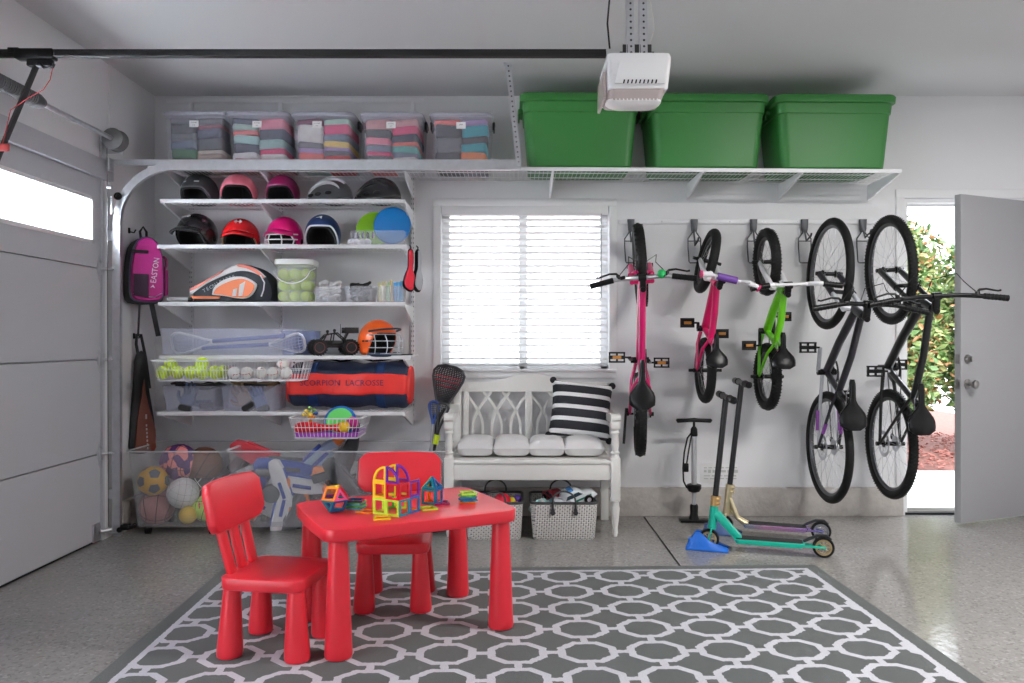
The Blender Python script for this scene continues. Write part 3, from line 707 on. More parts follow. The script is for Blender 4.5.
def ballobj(me,name,label,cat,loc,group,rot=None):
    o=bpy.data.objects.new(name,me); C.objects.link(o); o.location=loc
    o.rotation_euler=rot or (BR.uniform(0,6),BR.uniform(0,6),BR.uniform(0,6)); tag(o,label,cat,group); return o
bx,by=W(296,4.78),4.80; bw,bd,bh=.225,.20,.262
t=thing('ball_bucket','clear bucket of tennis balls with a white lid and wire handle','bucket',(bx,by,z))
cb=clear('clear_bucket',(.80,.84,.78),.24,.2)
obj('body',bin_shell(B(),bw,bd,bh-.03,.92,.0025,.05,.002),cb,t)
b=B(); b.loft([[(p[0],p[1],z_) for p in rr(bw+a,bd+a,.055,4)] for z_,a in ((bh-.034,.004),(bh-.033,.016),(bh-.006,.018),(bh,.006),(bh-.001,-.05))]); obj('lid',b,mat('white_lid',(.86,.86,.86),.35),t)
b=B(); b.tube([(-bw/2-.004,-.01,bh-.05)]+[(bw/2*1.02*math.sin(rad(a)),-bd/2-.012,bh-.05-.10*math.cos(rad(a))) for a in range(-75,76,15)]+[(bw/2+.004,-.01,bh-.05)],.003,6); obj('handle',b,mat('white_wire',(.8,.8,.8),.3),t)
k=0
for lay in range(3):
    for i in range(3):
        for j in range(2):
            px=bx-.068+i*.068+(.0 if lay%2 else .0); py=by-.045+j*.085
            ballobj(TB,'tennis_ball','lime tennis ball inside the clear lidded bucket','ball',(px,py,z+.037+lay*.068),'tennis balls in the clear bucket')
# three small bins
zz=SZ['s3']+.001; yb=4.78
soft=clear('frosted_small_bin',(.78,.80,.86),.24,.3)
clear_bin('small clear bin of white straps, beside the ball bucket',W(328,4.70),yb,zz,.165,.19,.092,0,soft,'small bins on the racket shelf')
clear_bin('small clear bin of black straps, between the white straps and the chalk',W(358.5,4.70),yb,zz,.168,.19,.092,0,soft,'small bins on the racket shelf')
clear_bin('small clear bin of pastel chalk sticks, at the window end of its shelf',W(389,4.70),yb,zz,.165,.19,.092,0,soft,'small bins on the racket shelf')
def coil(x,y,z,col,m,label,seed,R=.05,h=.07,n=26,r=.008,gr=None,lift=.03):
    q=random.Random(seed); b=B(); pts=[]
    for i in range(n):
        a=i*1.05+q.uniform(-.3,.3); pts.append((R*q.uniform(.6,1.15)*math.cos(a),R*q.uniform(.6,1.2)*math.sin(a),h*i/n+q.uniform(-.006,.012)))
    P=[Vector(p) for p in pts]; S=[]
    for i in range(len(P)-1):
        for s in (0,.33,.66): S.append(P[i].lerp(P[i+1],s))
    S2=[(S[i-1]+S[i]*2+S[i+1])/4 for i in range(1,len(S)-1)]
    b.tube(S2,r,6); o=obj('strap',b,m); place(o,(x,y,z)); tag(o,label,'strap',gr); return o
wst=mat('white_webbing',(.78,.78,.78),.85); bst=mat('black_webbing',(.015,.015,.016),.8)
for k,(dx,dy) in enumerate(((-.035,-.03),(.035,-.03),(0,.035))):
    coil(W(328,4.70)+dx,yb+dy,zz+.014,0,wst,'coiled white strap in the small bin beside the ball bucket',k,R=.030,h=.115,r=.010,gr='white straps')
    coil(W(358.5,4.70)+dx,yb+dy,zz+.014,0,bst,'coiled black strap heaped in the middle small bin','x%d'%k,R=.030,h=.105,r=.010,gr='black straps')
CH=[('yellow',(.78,.72,.35)),('cream',(.75,.70,.52)),('green',(.45,.68,.40)),('tan',(.66,.52,.30)),('blue',(.10,.36,.66)),('sky blue',(.16,.48,.75))]
for k in range(18):
    c=k%6; n_,cc=CH[(c if c<3 else c)] ; px=W(389,4.70)-.062+.024*c; py=yb-.055+.052*(k//6)
    L=.098+BR.uniform(0,.03)
    b=B(); b.lathe([(.007,0),(.0095,.003),(.0095,L-.003),(.007,L)],10); o=obj('chalk_stick',b,mat('chalk_'+n_.replace(' ','_'),cc,.95)); place(o,(px,py,zz+.006),rot=(BR.uniform(-.06,.06),BR.uniform(-.06,.06),0))
    tag(o,f'{n_} chalk stick standing in the small bin, {("front","middle","back")[k//6]} row','chalk','chalk sticks in the small bin')
# pair of red and black gloves/guards hanging on the bracket
for s,(n_,lab) in enumerate((('red','red and black padded guard hanging from the shelf end, window side'),('grey','black and grey padded guard hanging beside the red one'))):
    t=thing('shin_guard',lab,'guard',(W(410+7*s,4.72),4.72+.03*s,SZ['s2']-.03),rad(20+35*s),'padded guards hanging from the shelf end')
    P=smooth_poly([(-.012,0),(.018,0),(.022,-.06),(.018,-.12),(.036,-.18),(.020,-.245),(-.012,-.25),(-.046,-.215),(-.034,-.15),(-.014,-.10)])
    obj('edge',puff(B(),P,-.014,.014,.12),BLACK,t)
    Q=[(p[0]*.80+.0,p[1]*.93-.006) for p in P]
    obj('pad',puff(B(),Q,-.020,0,.18),mat('guard_'+n_,s2l(226,36,60) if s==0 else (.45,.47,.5),.6),t)
    b=B(); b.tube([(0,0,0),(.004,0,.02),(0,.01,.032)],.004,5); obj('loop',b,BLACK,t)

# ---------------------------------------------------------------- lacrosse bin shelf
z4=SZ['s4']+.001
lacc=clear('long_bin_plastic',(.74,.77,.95),.18,.3)
clear_bin('long clear bin holding lacrosse sticks, on the shelf above the wire basket',W(229,4.72),4.80,z4,W(297,4.72)-W(161,4.72),.20,.158,0,lacc,None,.97)
clear_bin('bluish clear bin behind the end of the long lacrosse stick bin',W(297,4.86),4.955,z4,.22,.13,.145,0,clear('blue_bin_plastic',(.42,.5,.85),.42,.3),None,.95)
def lax_stick(label,loc,rot,L=.75,hc=(.8,.8,.82),sc=(.1,.12,.3),net=(.82,.82,.84),w=.085,hl=.26,group=None,deep=.05,shaft_r=.0125,tape=None):
    """local: shaft along -X from 0, head towards +X"""
    t=thing('lacrosse_stick',label,'lacrosse stick',loc,0,group,rot=rot)
    b=B(); b.tube([(-L,0,0),(0,0,0)],shaft_r,8); b.lathe([(shaft_r*1.25,-.012),(shaft_r*1.25,.012)],8,frame((-L,0,0),(0,1,0),(0,0,1))); obj('shaft',b,mat('lax_shaft_%s'%label[:18].replace(' ','_'),sc,.3,.6),t)
    P=[(0,.0),(.05,.020),(.10,.042),(.15,.064),(.195,.080),(.225,.082),(.248,.066),(.26,.028)]; P=[(x_,y_*w/.082) for x_,y_ in P]; k=hl/.26
    pts=[(x*k,yy,0) for x,yy in P]+[(x*k,-yy,0) for x,yy in reversed(P)]
    pts=[Vector(p) for p in pts]; b=B(); b.tube(pts,[.012]+[.0085]*(len(pts)-2)+[.012],8); obj('head',b,mat('lax_head_%s'%label[:18].replace(' ','_'),hc,.4),t)
    b=B()
    def wd(x):
        x/=k
        for (x0,y0),(x1,y1) in zip(P,P[1:]):
            if x0<=x<=x1: return y0+(y1-y0)*(x-x0)/(x1-x0)
        return 0
    nn=24 if w>.09 else 10; xs=[hl*(.18+.76*i/(nn-1)) for i in range(nn)]; nr=.0042 if w>.09 else .0022; cols=(-.82,-.66,-.5,-.33,-.16,0,.16,.33,.5,.66,.82) if w>.09 else (-.66,-.33,0,.33,.66)
    for x in xs: b.tube([(x,wd(x)*q,-deep*(1-q*q)*math.sin(PI*min(1,x/hl*1.02))) for q in (-1,-.6,-.2,.2,.6,1)],nr,5)
    for q in cols: b.tube([(x,wd(x)*q,-deep*(1-q*q)*math.sin(PI*min(1,x/hl*1.02))) for x in [hl*.06]+xs+[hl*.985]],nr,5)
    obj('pocket_net',b,mat('lax_net_%s'%label[:18].replace(' ','_'),net,.7),t); return t
lax_stick('white headed lacrosse stick in the long bin, head towards the garage door',(W(213,4.78),4.78,z4+.085),(rad(72),rad(4),rad(176)),L=.44,net=(.35,.38,.5),sc=(.12,.14,.35),w=.068)
lax_stick('white headed lacrosse stick in the long bin, head towards the toy truck',(W(268,4.78),4.80,z4+.065),(rad(-70),rad(-3),0),L=.40,net=(.6,.6,.7),sc=(.3,.12,.16),hl=.22,w=.06)
# radio controlled truck
t=thing('toy_truck','black toy off road truck beside the orange caged helmet','toy truck',(W(333,4.78),4.78,z4),rad(24))
Rw=.047; tyre=mat('toy_tyre',(.02,.02,.021),.85,bump=.5,bscale=140); body=mat('toy_black',(.02,.02,.022),.45)
for sx in (-1,1):
    for sy in (-1,1):
        M=frame((sx*.095,sy*.068,Rw),(1,0,0),(0,0,1))
        b=B().lathe([(.022,-.022),(.040,-.023),(.047,-.016),(.047,.016),(.040,.023),(.022,.022)],22,M)
        for k in range(18):
            a=2*PI*k/18; b.box((0,0,0),(.006,.007,.040),0,M@RZ(math.degrees(a))@T(.0475,0,0))
        w_=obj('wheel',b,tyre,t)
        b=B(); b.lathe([(.023,-.018),(.031,-.0235),(.012,-.014),(.001,-.014)],14,M); b.lathe([(.001,.014),(.012,.014),(.031,.0235),(.023,.018)],14,M)
        obj('rim',b,mat('toy_rim',(.45,.10,.11),.4),w_)
b=B(); b.box((0,0,.055),(.20,.05,.02),.004); b.box((.0,0,.075),(.11,.07,.03),.008); b.box((-.10,0,.058),(.03,.10,.010),.003); b.box((.10,0,.058),(.03,.10,.010),.003); obj('chassis',b,body,t)
b=B()
for s in (-1,1):
    b.tube([(-.075,s*.045,.07),(-.045,s*.038,.125),(.02,s*.038,.135),(.06,s*.042,.10),(.095,s*.03,.075)],.0045,6); b.tube([(-.045,s*.038,.125),(-.09,s*.03,.08)],.004,6); b.tube([(.0,s*.038,.132),(-.01,s*.045,.07)],.004,6)
for x,z_ in ((-.045,.125),(.02,.135),(.06,.10)): b.tube([(x,-.04,z_),(x,.04,z_)],.0045,6)
obj('roll_cage',b,body,t)
b=B(); b.box((.10,0,.155),(.075,.10,.008),.003); b.box((.105,.05,.152),(.085,.006,.035),.002); b.box((.105,-.05,.152),(.085,.006,.035),.002); b.bar((.07,0,.10),(.095,0,.152),.05,.01); obj('rear_wing',b,body,t)
b=B(); b.cyl((.05,.02,.10),(.05,.02,.19),.0018,n=5); b.ball((-.03,.02,.145),.010); b.ball((.005,-.02,.150),.010); b.cyl((-.03,.02,.12),(-.03,.02,.145),.006); b.cyl((.005,-.02,.125),(.005,-.02,.15),.006); obj('antenna',b,body,t)
# orange caged helmet
oh=helmet('lacrosse_helmet','orange lacrosse helmet with a grey wire face cage','helmet',s2l(236,96,30),378,'s4',4.80,rad(54),r=(.112,.135,.138),brow=66,low=126,a0=50,a1=92,rough=.3)
b=B(); gm=mat('cage_wire',(.55,.57,.6),.35,.6); rx,ry,rz=.112,.135,.138
for i,(z_,e) in enumerate(((.045,1.12),(.005,1.30),(-.035,1.32),(-.072,1.22))): b.tube([(rx*1.03*math.sin(rad(a)),-ry*e*math.cos(rad(a))-.0,z_) for a in range(-78,79,6)],.0032,6)
for a in (-62,-34,0,34,62): b.tube([(rx*1.03*math.sin(rad(a)),-ry*e*math.cos(rad(a)),z_) for z_,e in ((.045,1.12),(.005,1.30),(-.035,1.32),(-.072,1.22))],.0032,6)
obj('face_cage',b,gm,oh)
b=B(); b.tube([(rx*1.04*math.sin(rad(a)),-ry*1.16*math.cos(rad(a)),.060+.02*math.cos(rad(a))) for a in range(-76,77,8)],.006,8); obj('visor',b,mat('visor_trim',(.03,.035,.05),.4),oh)
b=B(); b.tube([(rx*.98*math.sin(rad(a)),-ry*1.14*math.cos(rad(a)),-.078) for a in range(-80,81,8)],.013,8); obj('chin_guard',b,mat('navy_plastic',(.03,.05,.10),.45),oh)
b=B()
for th in (-95,-82,70,84,98): b.box((0,0,0),(.022,.009,.003),.002,logo_at(rx,ry,rz,th,88))
obj('vent',b,BLACK,oh)
b=B(); b.tube([(.02,-.09,-.070),(.05,-.15,-.079),(.12,-.17,-.079),(.17,-.13,-.0785)],.004,5); obj('chin_strap',b,BLACK,oh)

# ---------------------------------------------------------------- pull out wire basket with balls
def wire_basket(label,x0,x1,y0,y1,ztop,h,taper=.03,step=.018,r=.0016,name='wire_basket',m=WHITE):
    t=thing(name,label,'basket',((x0+x1)/2,(y0+y1)/2,ztop-h),0,'hanging wire baskets'); L=x1-x0; D=y1-y0
    b=B(); rim=[(p[0],p[1],h) for p in rr(L,D,.03,4)]; b.tube(rim,.0038,6,closed=True); obj('rim',b,m,t)
    b=B(); 
    def X(z): return L/2-taper*(1-z/h)
    def Y(z): return D/2-taper*.7*(1-z/h)
    b.tube([(p[0],p[1],0) for p in rr(2*X(0),2*Y(0),.02,3)],.0026,6,closed=True); b.tube([(p[0],p[1],h*.55) for p in rr(2*X(h*.55),2*Y(h*.55),.025,3)],.0022,6,closed=True)
    n=max(4,int(2*X(0)/step))
    for k in range(n+1):
        q=-1+2*k/n; b.tube([(q*(L/2-.02),-D/2,h),(q*(X(0)-.012),-Y(0),0),(q*(X(0)-.012),Y(0),0),(q*(L/2-.02),D/2,h)],r,4)
    n=max(3,int(2*Y(0)/(step*1.4)))
    for k in range(n+1):
        q=-1+2*k/n; b.tube([(-L/2,q*(D/2-.02),h),(-X(0),q*(Y(0)-.012),0),(X(0),q*(Y(0)-.012),0),(L/2,q*(D/2-.02),h)],r,4)
    obj('wire_sides',b,m,t)
    b=B()
    for s in (-1,1): b.box((s*(L/2-.004),.0,h+.004),(.012,D*.95,.006),.001); 
    obj('runner',b,m,t); return t
bz=SZ['s4']-.030; bY0,bY1=4.50,4.75; bh=.115
wire_basket('white pull out wire basket of tennis balls and baseballs',W(152,4.52),W(304,4.52),bY0,bY1,bz,bh)
t=obj('basket_divider',B().box((0,0,0),(.004,.19,.085),.001),clear('divider',(.8,.8,.85),.3)); place(t,(W(228.5,4.6),4.625,bz-bh+.047)); tag(t,'clear divider between the tennis balls and the baseballs','divider')
fl=bz-bh+.005
for k,(u,v,yy) in enumerate(((163,369,4.60),(177.5,371,4.595),(191,369.5,4.60),(202,371.5,4.585),(215,370,4.60))):
    ballobj(SB,'tennis_ball',f'lime ball in the wire basket floor layer, {("at the garage door end","second from the garage door end","third from the garage door end","under the raised ball","fourth along the floor, by the divider")[k]}','ball',(W(u,yy),yy,fl+.041),'lime balls in the wire basket')
ballobj(SB,'tennis_ball','lime ball stacked highest in the wire basket, near the divider','ball',(W(200.5,4.62),4.642,fl+.090),'lime balls in the wire basket')
ballobj(SB,'tennis_ball','lime ball raised behind the first balls, near the garage door end','ball',(W(172,4.68),4.665,fl+.079),'lime balls in the wire basket')
ballobj(SB,'tennis_ball','lime ball touching the clear divider','ball',(W(223,4.68),4.69,fl+.041),'lime balls in the wire basket')
for k,(u,v,yy) in enumerate(((234,372,4.60),(247,372,4.60),(261,372,4.60),(273.5,372,4.60),(286,373,4.60))):
    ballobj(BBm,'baseball',f'white baseball with red stitching in the wire basket, {("beside the divider","second from the divider","third from the divider","fourth from the divider","under the raised one")[k]}','ball',(W(u,yy),yy,fl+.038),'baseballs in the wire basket')
ballobj(BBm,'baseball','white baseball resting on top of the others, next to the duffel bag','ball',(W(284,4.66),4.652,fl+.088),'baseballs in the wire basket')

# ---------------------------------------------------------------- lowest shelf: two bins of gloves, duffel bag
z5=SZ['s5']+.001; y5=4.81
lowc=clear('low_bin_plastic',(.66,.69,.86),.22,.3)
for u0,u1,lab in ((164,217,'clear bin of black gloves on the lowest shelf, nearest the garage door'),(222,277,'clear bin of tan gloves on the lowest shelf, beside the duffel bag')):
    clear_bin(lab,(W(u0,4.70)+W(u1,4.70))/2,y5,z5,W(u1,4.70)-W(u0,4.70),.26,.148,0,lowc,'clear bins of gloves')
def glove(label,loc,rot,col,cat='glove',name='glove',s=1.0,cuff=None,group=None):
    t=thing(name,label,cat,loc,0,group,rot=rot); m=mat('leather_%s_%d'%(name,int(col[0]*999)),col,.7,bump=.4,bscale=70)
    b=B(); P=rr(.085*s,.09*s,.03*s,4); b.loft([[(p[0]*k,p[1]*k,z_) for p in P] for z_,k in ((-.014*s,.85),(-.006*s,1),(.008*s,1),(.016*s,.85))])
    obj('palm',b,m,t)
    for i,(x,L) in enumerate(((-.032,.066),(-.011,.078),(.011,.074),(.032,.058))):
        b=B(); b.tube([(x*s,.035*s,.0),(x*1.15*s,(.045+L*.5)*s,.012*s),(x*1.2*s,(.04+L)*s,.004*s)],[.011*s,.0105*s,.007*s],8); obj('finger',b,m,t)
    b=B(); b.tube([(-.036*s,-.02*s,0),(-.065*s,.012*s,.010*s),(-.075*s,.045*s,.006*s)],[.013*s,.012*s,.008*s],8); obj('thumb',b,m,t)
    b=B(); b.loft([[(p[0],p[1]-.055*s,z_) for p in rr(.078*s,.04*s,.012*s,3)] for z_ in (-.016*s,.017*s)]); obj('cuff',b,mat('cuff_%s'%name,cuff or (.03,.03,.03),.7),t)
    return t
xa=(W(164,4.70)+W(217,4.70))/2; xb=(W(222,4.70)+W(277,4.70))/2
bl='black batting gloves'
glove('black glove on top of the black glove heap, fingers to the garage door',(xa-.05,y5,z5+.145),(.1,.0,rad(75)),(.02,.02,.022),group=bl)
glove('black glove on top of the black glove heap, fingers to the duffel bag',(xa+.055,y5-.02,z5+.143),(.0,.1,rad(-70)),(.02,.02,.022),group=bl)
glove('dark blue glove pressed against the front of the black glove bin',(xa-.02,y5-.095,z5+.066),(rad(72),rad(12),0),(.06,.09,.18),group=bl,cuff=(.7,.7,.72),s=.95)
glove('dark blue glove in the bottom of the black glove bin',(xa+.045,y5+.0,z5+.03),(.05,0,rad(30)),(.06,.09,.18),group=bl,cuff=(.6,.6,.65))
tl='tan leather gloves'
glove('tan leather glove on top of its bin, towards the black glove bin',(xb-.05,y5,z5+.150),(.15,.1,rad(30)),(.30,.19,.09),group=tl,s=1.15,cuff=(.28,.17,.08))
glove('tan leather glove on top of its bin, towards the duffel bag',(xb+.055,y5,z5+.146),(.1,.1,rad(-10)),(.20,.12,.06),group=tl,s=1.12,cuff=(.10,.06,.03))
glove('tan leather glove pressed against the front of its clear bin',(xb-.035,y5-.095,z5+.07),(rad(75),rad(-35),0),(.33,.24,.15),group=tl,s=1.0,cuff=(.30,.2,.12))
glove('blue glove with a white cuff against the front of the tan glove bin',(xb+.06,y5-.09,z5+.055),(rad(78),rad(-25),0),(.10,.16,.34),group=tl,s=.9,cuff=(.75,.75,.78))
# duffel bag
dx0,dx1=W(287,4.76),W(407,4.76); L=dx1-dx0; R=.138; yc=4.905; zc=z5+.150
t=thing('duffel_bag','red and navy lacrosse duffel bag on the lowest shelf','duffel bag',((dx0+dx1)/2,yc,z5))
def cross(a,x):
    n=2.6; c,s=math.cos(a),math.sin(a); q=(abs(c)**n+abs(s)**n)**(-1/n)
    sag=.008*math.sin(x*17+a*2)+.005*math.sin(x*41+1.3*a)
    return (q*c*(R+sag)*1.06,.150+q*s*(R+sag*.8)*1.02)
def duff(a0,a1,m,name,off=0.0,x0=-L/2,x1=L/2,nx=36,na=14):
    def fn(u,v):
        x=x0+(x1-x0)*u; a=rad(a0+(a1-a0)*v); k=1-.16*max(0,(abs(x)/(L/2)-.9)/.1)**2
        cy,cz=cross(a,x); d=Vector((cy,cz-.150))*k; d*=1+off/d.length
        return (x,d.x,max(.150+d.y,.002))
    o=obj(name,B().grid(fn,nx,na),m,t,angle=60); solid(o,.003,-1); return o
nv=mat('navy_nylon',s2l(40,52,78),.55,bump=.35,bscale=18,var=.25,vscale=14); rd=mat('red_nylon',s2l(236,52,44),.5,bump=.35,bscale=16,var=.12,vscale=10); bs=mat('blue_webbing',s2l(22,58,110),.7)
duff(0,360,nv,'body',na=40)
duff(152,201,rd,'red_panel',.007)
for x in (-.215,.20): duff(90,270,bs,'strap',.003,x-.028,x+.028,6,24)
for s in (-1,1):
    b=B(); rr_=[(.0+.86*cross(2*PI*i/28,s*L/2)[0],.150+.86*(cross(2*PI*i/28,s*L/2)[1]-.150)) for i in range(28)]
    b.loft([[(s*L/2*1.0-s*.004,p[0],p[1]) for p in rr_],[(s*(L/2+.012),p[0]*.93,.150+(p[1]-.150)*.93) for p in rr_],[(s*(L/2+.018),p[0]*.5,.150+(p[1]-.150)*.5) for p in rr_]]); obj('end_cap',b,rd,t)
b=B(); 
text_b(b,'SCORPION  LACROSSE',.050,FRONT(-.03,0,.166),.0007,bold=-.0002)
def front_y(x,z):
    lo,hi=rad(120),rad(240)
    for _ in range(24):
        mid=(lo+hi)/2
        if cross(mid,x)[1]>z: lo=mid
        else: hi=mid
    return cross(lo,x)[0]
for i,p in enumerate(b.v): b.v[i]=Vector((p.x,front_y(p.x,p.z)-.0078+p.y,p.z))
obj('lettering',b,mat('navy_lettering',s2l(70,30,78),.7),t)
b=B(); b.tube([(x,-.02+.02*math.sin(x*9),.306+.010*math.sin(x*30)) for x in [-.33+.066*k for k in range(11)]],.007,6); obj('carry_handle',b,BLACK,t)
b=B(); b.tube([(-.345,-.05,.285),(-.36,-.05,.305),(-.35,-.05,.32),(-.33,-.05,.305)],.006,6); obj('end_loop',b,BLACK,t)

# ---------------------------------------------------------------- small toy basket below the lowest shelf
bz=SZ['s5']-.028; bh=.118; y0,y1=4.53,4.86
x0_,x1_=W(289,4.55),W(362,4.55)
wire_basket('small white wire basket of bright toys hanging under the lowest shelf',x0_,x1_,y0,y1,bz,bh,step=.022)
f=bz-bh+.005
lin=obj('toy_tray',bin_shell(B(),W(357,4.55)-W(293,4.55),.24,.022,.97),mat('violet_plastic',s2l(170,70,196),.4)); place(lin,((x0_+x1_)/2,4.69,f)); tag(lin,'violet tray lining the small wire toy basket','tray')
disc('green disc with a blue rim standing in the wire toy basket',W(340,4.66),4.66,f+.086,.098,s2l(30,110,190),64,name='flying_disc',ring=s2l(110,226,110))
t=thing('toy_bat','red toy bat lying along the front of the wire toy basket','toy',(W(322,4.60),4.605,f+.052))
b=B(); b.lathe([(.001,-.16),(.026,-.155),(.034,-.12),(.034,-.06),(.020,.0),(.017,.06),(.030,.11),(.034,.14),(.02,.155),(.001,.156)],16,frame((0,0,0),(0,1,0),(0,0,1)));obj('bat_body',b,mat('red_plastic',s2l(220,22,40),.35),t)
ballobj(mesh_of('toy_ball',B().ball((0,0,0),.034,18,12),mat('yellow_plastic',s2l(240,196,40),.4)),'toy_ball','small yellow ball at the front of the wire toy basket','ball',(W(344,4.56),4.565,f+.062),None)
ballobj(mesh_of('toy_ball',B().ball((0,0,0),.037,18,12),mat('magenta_plastic',s2l(210,40,150),.4)),'toy_ball','magenta ball beside the green disc in the wire toy basket','ball',(W(352,4.62),4.63,f+.078),None)
t=thing('jack_toy','yellow and blue knobbly toy on top of the wire toy basket','toy',(W(309,4.60),4.62,f+.125),.3)
jc=[('blue',(.03,.12,.4)),('yellow',(.8,.6,.08)),('green',(.2,.4,.1)),('orange',(.7,.25,.05))]
b=B(); b.ball((0,0,0),.018); obj('core',b,mat('yellow_toy',(.8,.6,.08),.4),t)
for k,d in enumerate(((1,0,.3),(-1,.1,.1),(0,0,1.15),(.5,-.8,-.2),(-.4,.6,.5),(-.6,-.5,.7),(.7,.3,.8),(.1,0,-1.0))):
    b=B(); v=Vector(d)*.036; b.cyl((0,0,0),v,.005,n=6); b.ball(v,.012,10,7); obj('knob',b,mat('jack_'+jc[k%4][0],jc[k%4][1],.4),t)
for k,u in enumerate((297,303)):
    o=obj('toy_bottle',B().lathe([(.001,0),(.022,.002),(.023,.05),(.012,.068),(.012,.082),(.001,.083)],14),mat('frosted_white',(.75,.78,.8),.4)); place(o,(W(u,4.6),4.62,f+.012)); tag(o,f'whitish toy bottle in the wire toy basket, {("at its garage door end","beside the red bat")[k]}','toy')
# ---------------------------------------------------------------- rolling clear bins
rollm=clear('rolling_bin_plastic',(.62,.63,.66),.145,.3)
def rolling_bin(label,u0,u1):
    x0,x1=W(u0,4.5),W(u1,4.5); w=x1-x0; d=.46; h=.445; z=.052
    t=thing('rolling_bin',label,'bin',((x0+x1)/2,4.735,z),0,'clear rolling bins')
    obj('body',bin_shell(B(),w,d,h,.86,.003,.03,.014),rollm,t)
    b=B(); b.tube([(p[0],p[1],h+.002) for p in rr(w+.012,d+.012,.03,3)],.0045,6,closed=True); obj('rim',b,clear('rolling_bin_rim',(.72,.73,.76),.6,.3),t)
    for sx in (-1,1):
        for sy in (-1,1):
            b=B(); b.cyl((sx*w*.34-.012,sy*.15,-.028),(sx*w*.34+.012,sy*.15,-.028),.023,n=14); b.box((sx*w*.34,sy*.15,-.008),(.034,.034,.018),.003); obj('caster',b,BLACK,t)
    return (x0+x1)/2,z
rb1=rolling_bin('clear rolling bin of sports balls, closest to the garage door',126,222)
rb2=rolling_bin('clear rolling bin of toy blasters, between the other two rolling bins',226,329)
rb3=rolling_bin('clear rolling bin of grey and black toys, half hidden behind the red chair',332,446)
def sportball(name,label,R,u,v,y,mats,kind,rot=(0,0,0)):
    b=B(); b.ball((0,0,0),R,28,20)
    if kind=='basket':
        b.mi=1
        for M in (Matrix.Identity(4),RX(90),RY(90)): b.torus((0,0,0),R*.996,R*.02,40,5,M)
        for s in (-1,1): b.tube([Vector((s*R*(.55+.30*math.cos(a)**2)*1.0,R*math.sin(a),R*math.cos(a)*.8)).normalized()*R*.998 for a in [2*PI*i/30 for i in range(30)]],R*.02,5,closed=True)
    elif kind=='soccer':
        b2=[]; ico=[]; ph=(1+5**.5)/2
        for s1 in (-1,1):
            for s2 in (-1,1): ico+= [(0,s1,s2*ph),(s1,s2*ph,0),(s2*ph,0,s1)]
        b.mi=1
        for q in ico:
            n=Vector(q).normalized(); x=n.orthogonal().normalized(); y_=n.cross(x)
            pv=[n+(x*math.cos(2*PI*k/5)+y_*math.sin(2*PI*k/5))*.42 for k in range(5)]
            rim=[pv[k].lerp(pv[(k+1)%5],j/4) for k in range(5) for j in range(4)]
            rings=[[(n+(p-n)*q).normalized()*R*1.012 for p in rim] for q in (.02,.33,.66,1.0)]
            b.loft(rings,caps=(True,False))
    elif kind=='volley':
        b.mi=1
        for M in (Matrix.Identity(4),RX(90),RY(90)): b.torus((0,0,0),R*.998,R*.012,40,4,M)
        for k in (-.4,.4):
            for M in (Matrix.Identity(4),RX(90),RY(90)): b.torus((0,0,k*R),R*math.sqrt(1-k*k),R*.010,40,4,M)
    o=obj(name,b,mats); place(o,(W(u,y),y,H(v,y)),rot=rot); tag(o,label,'ball','sports balls in the rolling bin'); return o
bl_=mat('ball_seam',(.02,.02,.02),.7)
def camo_mat(name,c1,c2,sc):
    m=bpy.data.materials.new(name); m.use_nodes=True; nt=m.node_tree; p=nt.nodes['Principled BSDF']; p.inputs['Roughness'].default_value=.55
    tc=nt.nodes.new('ShaderNodeTexCoord'); nz=nt.nodes.new('ShaderNodeTexVoronoi'); nz.inputs['Scale'].default_value=sc
    cr=nt.nodes.new('ShaderNodeValToRGB'); cr.color_ramp.interpolation='CONSTANT'; cr.color_ramp.elements[0].color=(*c1,1); cr.color_ramp.elements[1].position=.45; cr.color_ramp.elements[1].color=(*c2,1)
    sp=nt.nodes.new('ShaderNodeSeparateColor'); nt.links.new(tc.outputs['Object'],nz.inputs['Vector']); nt.links.new(nz.outputs['Color'],sp.inputs[0]); nt.links.new(sp.outputs[0],cr.inputs[0]); nt.links.new(cr.outputs[0],p.inputs['Base Color']); return m
sportball('basketball','pink and purple patterned ball on top of the ball bin',.110,179,462,4.78,[camo_mat('camo_skin',(.85,.25,.25),(.10,.02,.16),22),bl_],'basket',(.3,.2,0))
sportball('basketball','brown basketball at the top of the ball bin, behind its rim',.112,204,465,4.84,[mat('brown_leather',(.20,.07,.035),.6,bump=.3,bscale=180),bl_],'basket',(.4,.5,.2))
sportball('soccer_ball','yellow soccer ball upper in the ball bin, garage door side',.088,153,481,4.665,[mat('yellow_skin',s2l(222,170,40),.45),mat('grey_patch',(.12,.14,.17),.5)],'soccer',(.2,.5,.1))
sportball('volleyball','white volleyball in the middle of the ball bin',.092,183,493,4.665,[mat('white_skin',(.78,.78,.76),.5),mat('grey_seam',(.34,.34,.34),.7)],'volley',(.4,.2,.5))
sportball('basketball','dull pink basketball at the bottom of the ball bin',.105,157,507,4.70,[mat('pink_leather',(.46,.20,.19),.6,bump=.3,bscale=180),bl_],'basket',(.7,.1,.4))
sportball('toy_ball','small yellow ball at the bottom of the ball bin',.052,188,515,4.63,[mat('yellow_skin2',s2l(226,190,60),.5)],'plain')
sportball('soccer_ball','lime, red and black ball low in the ball bin, behind the red chair back',.080,206,508,4.70,[camo_mat('neon_skin',(.55,.85,.10),(.75,.10,.08),13),bl_],'basket',(.9,.3,.2))
sportball('basketball','dark grey ball with a white stripe, behind the volleyball',.095,203,484,4.83,[mat('black_leather',(.05,.05,.055),.6),mat('white_stripe',(.8,.8,.8),.6)],'basket',(.2,.9,.5))
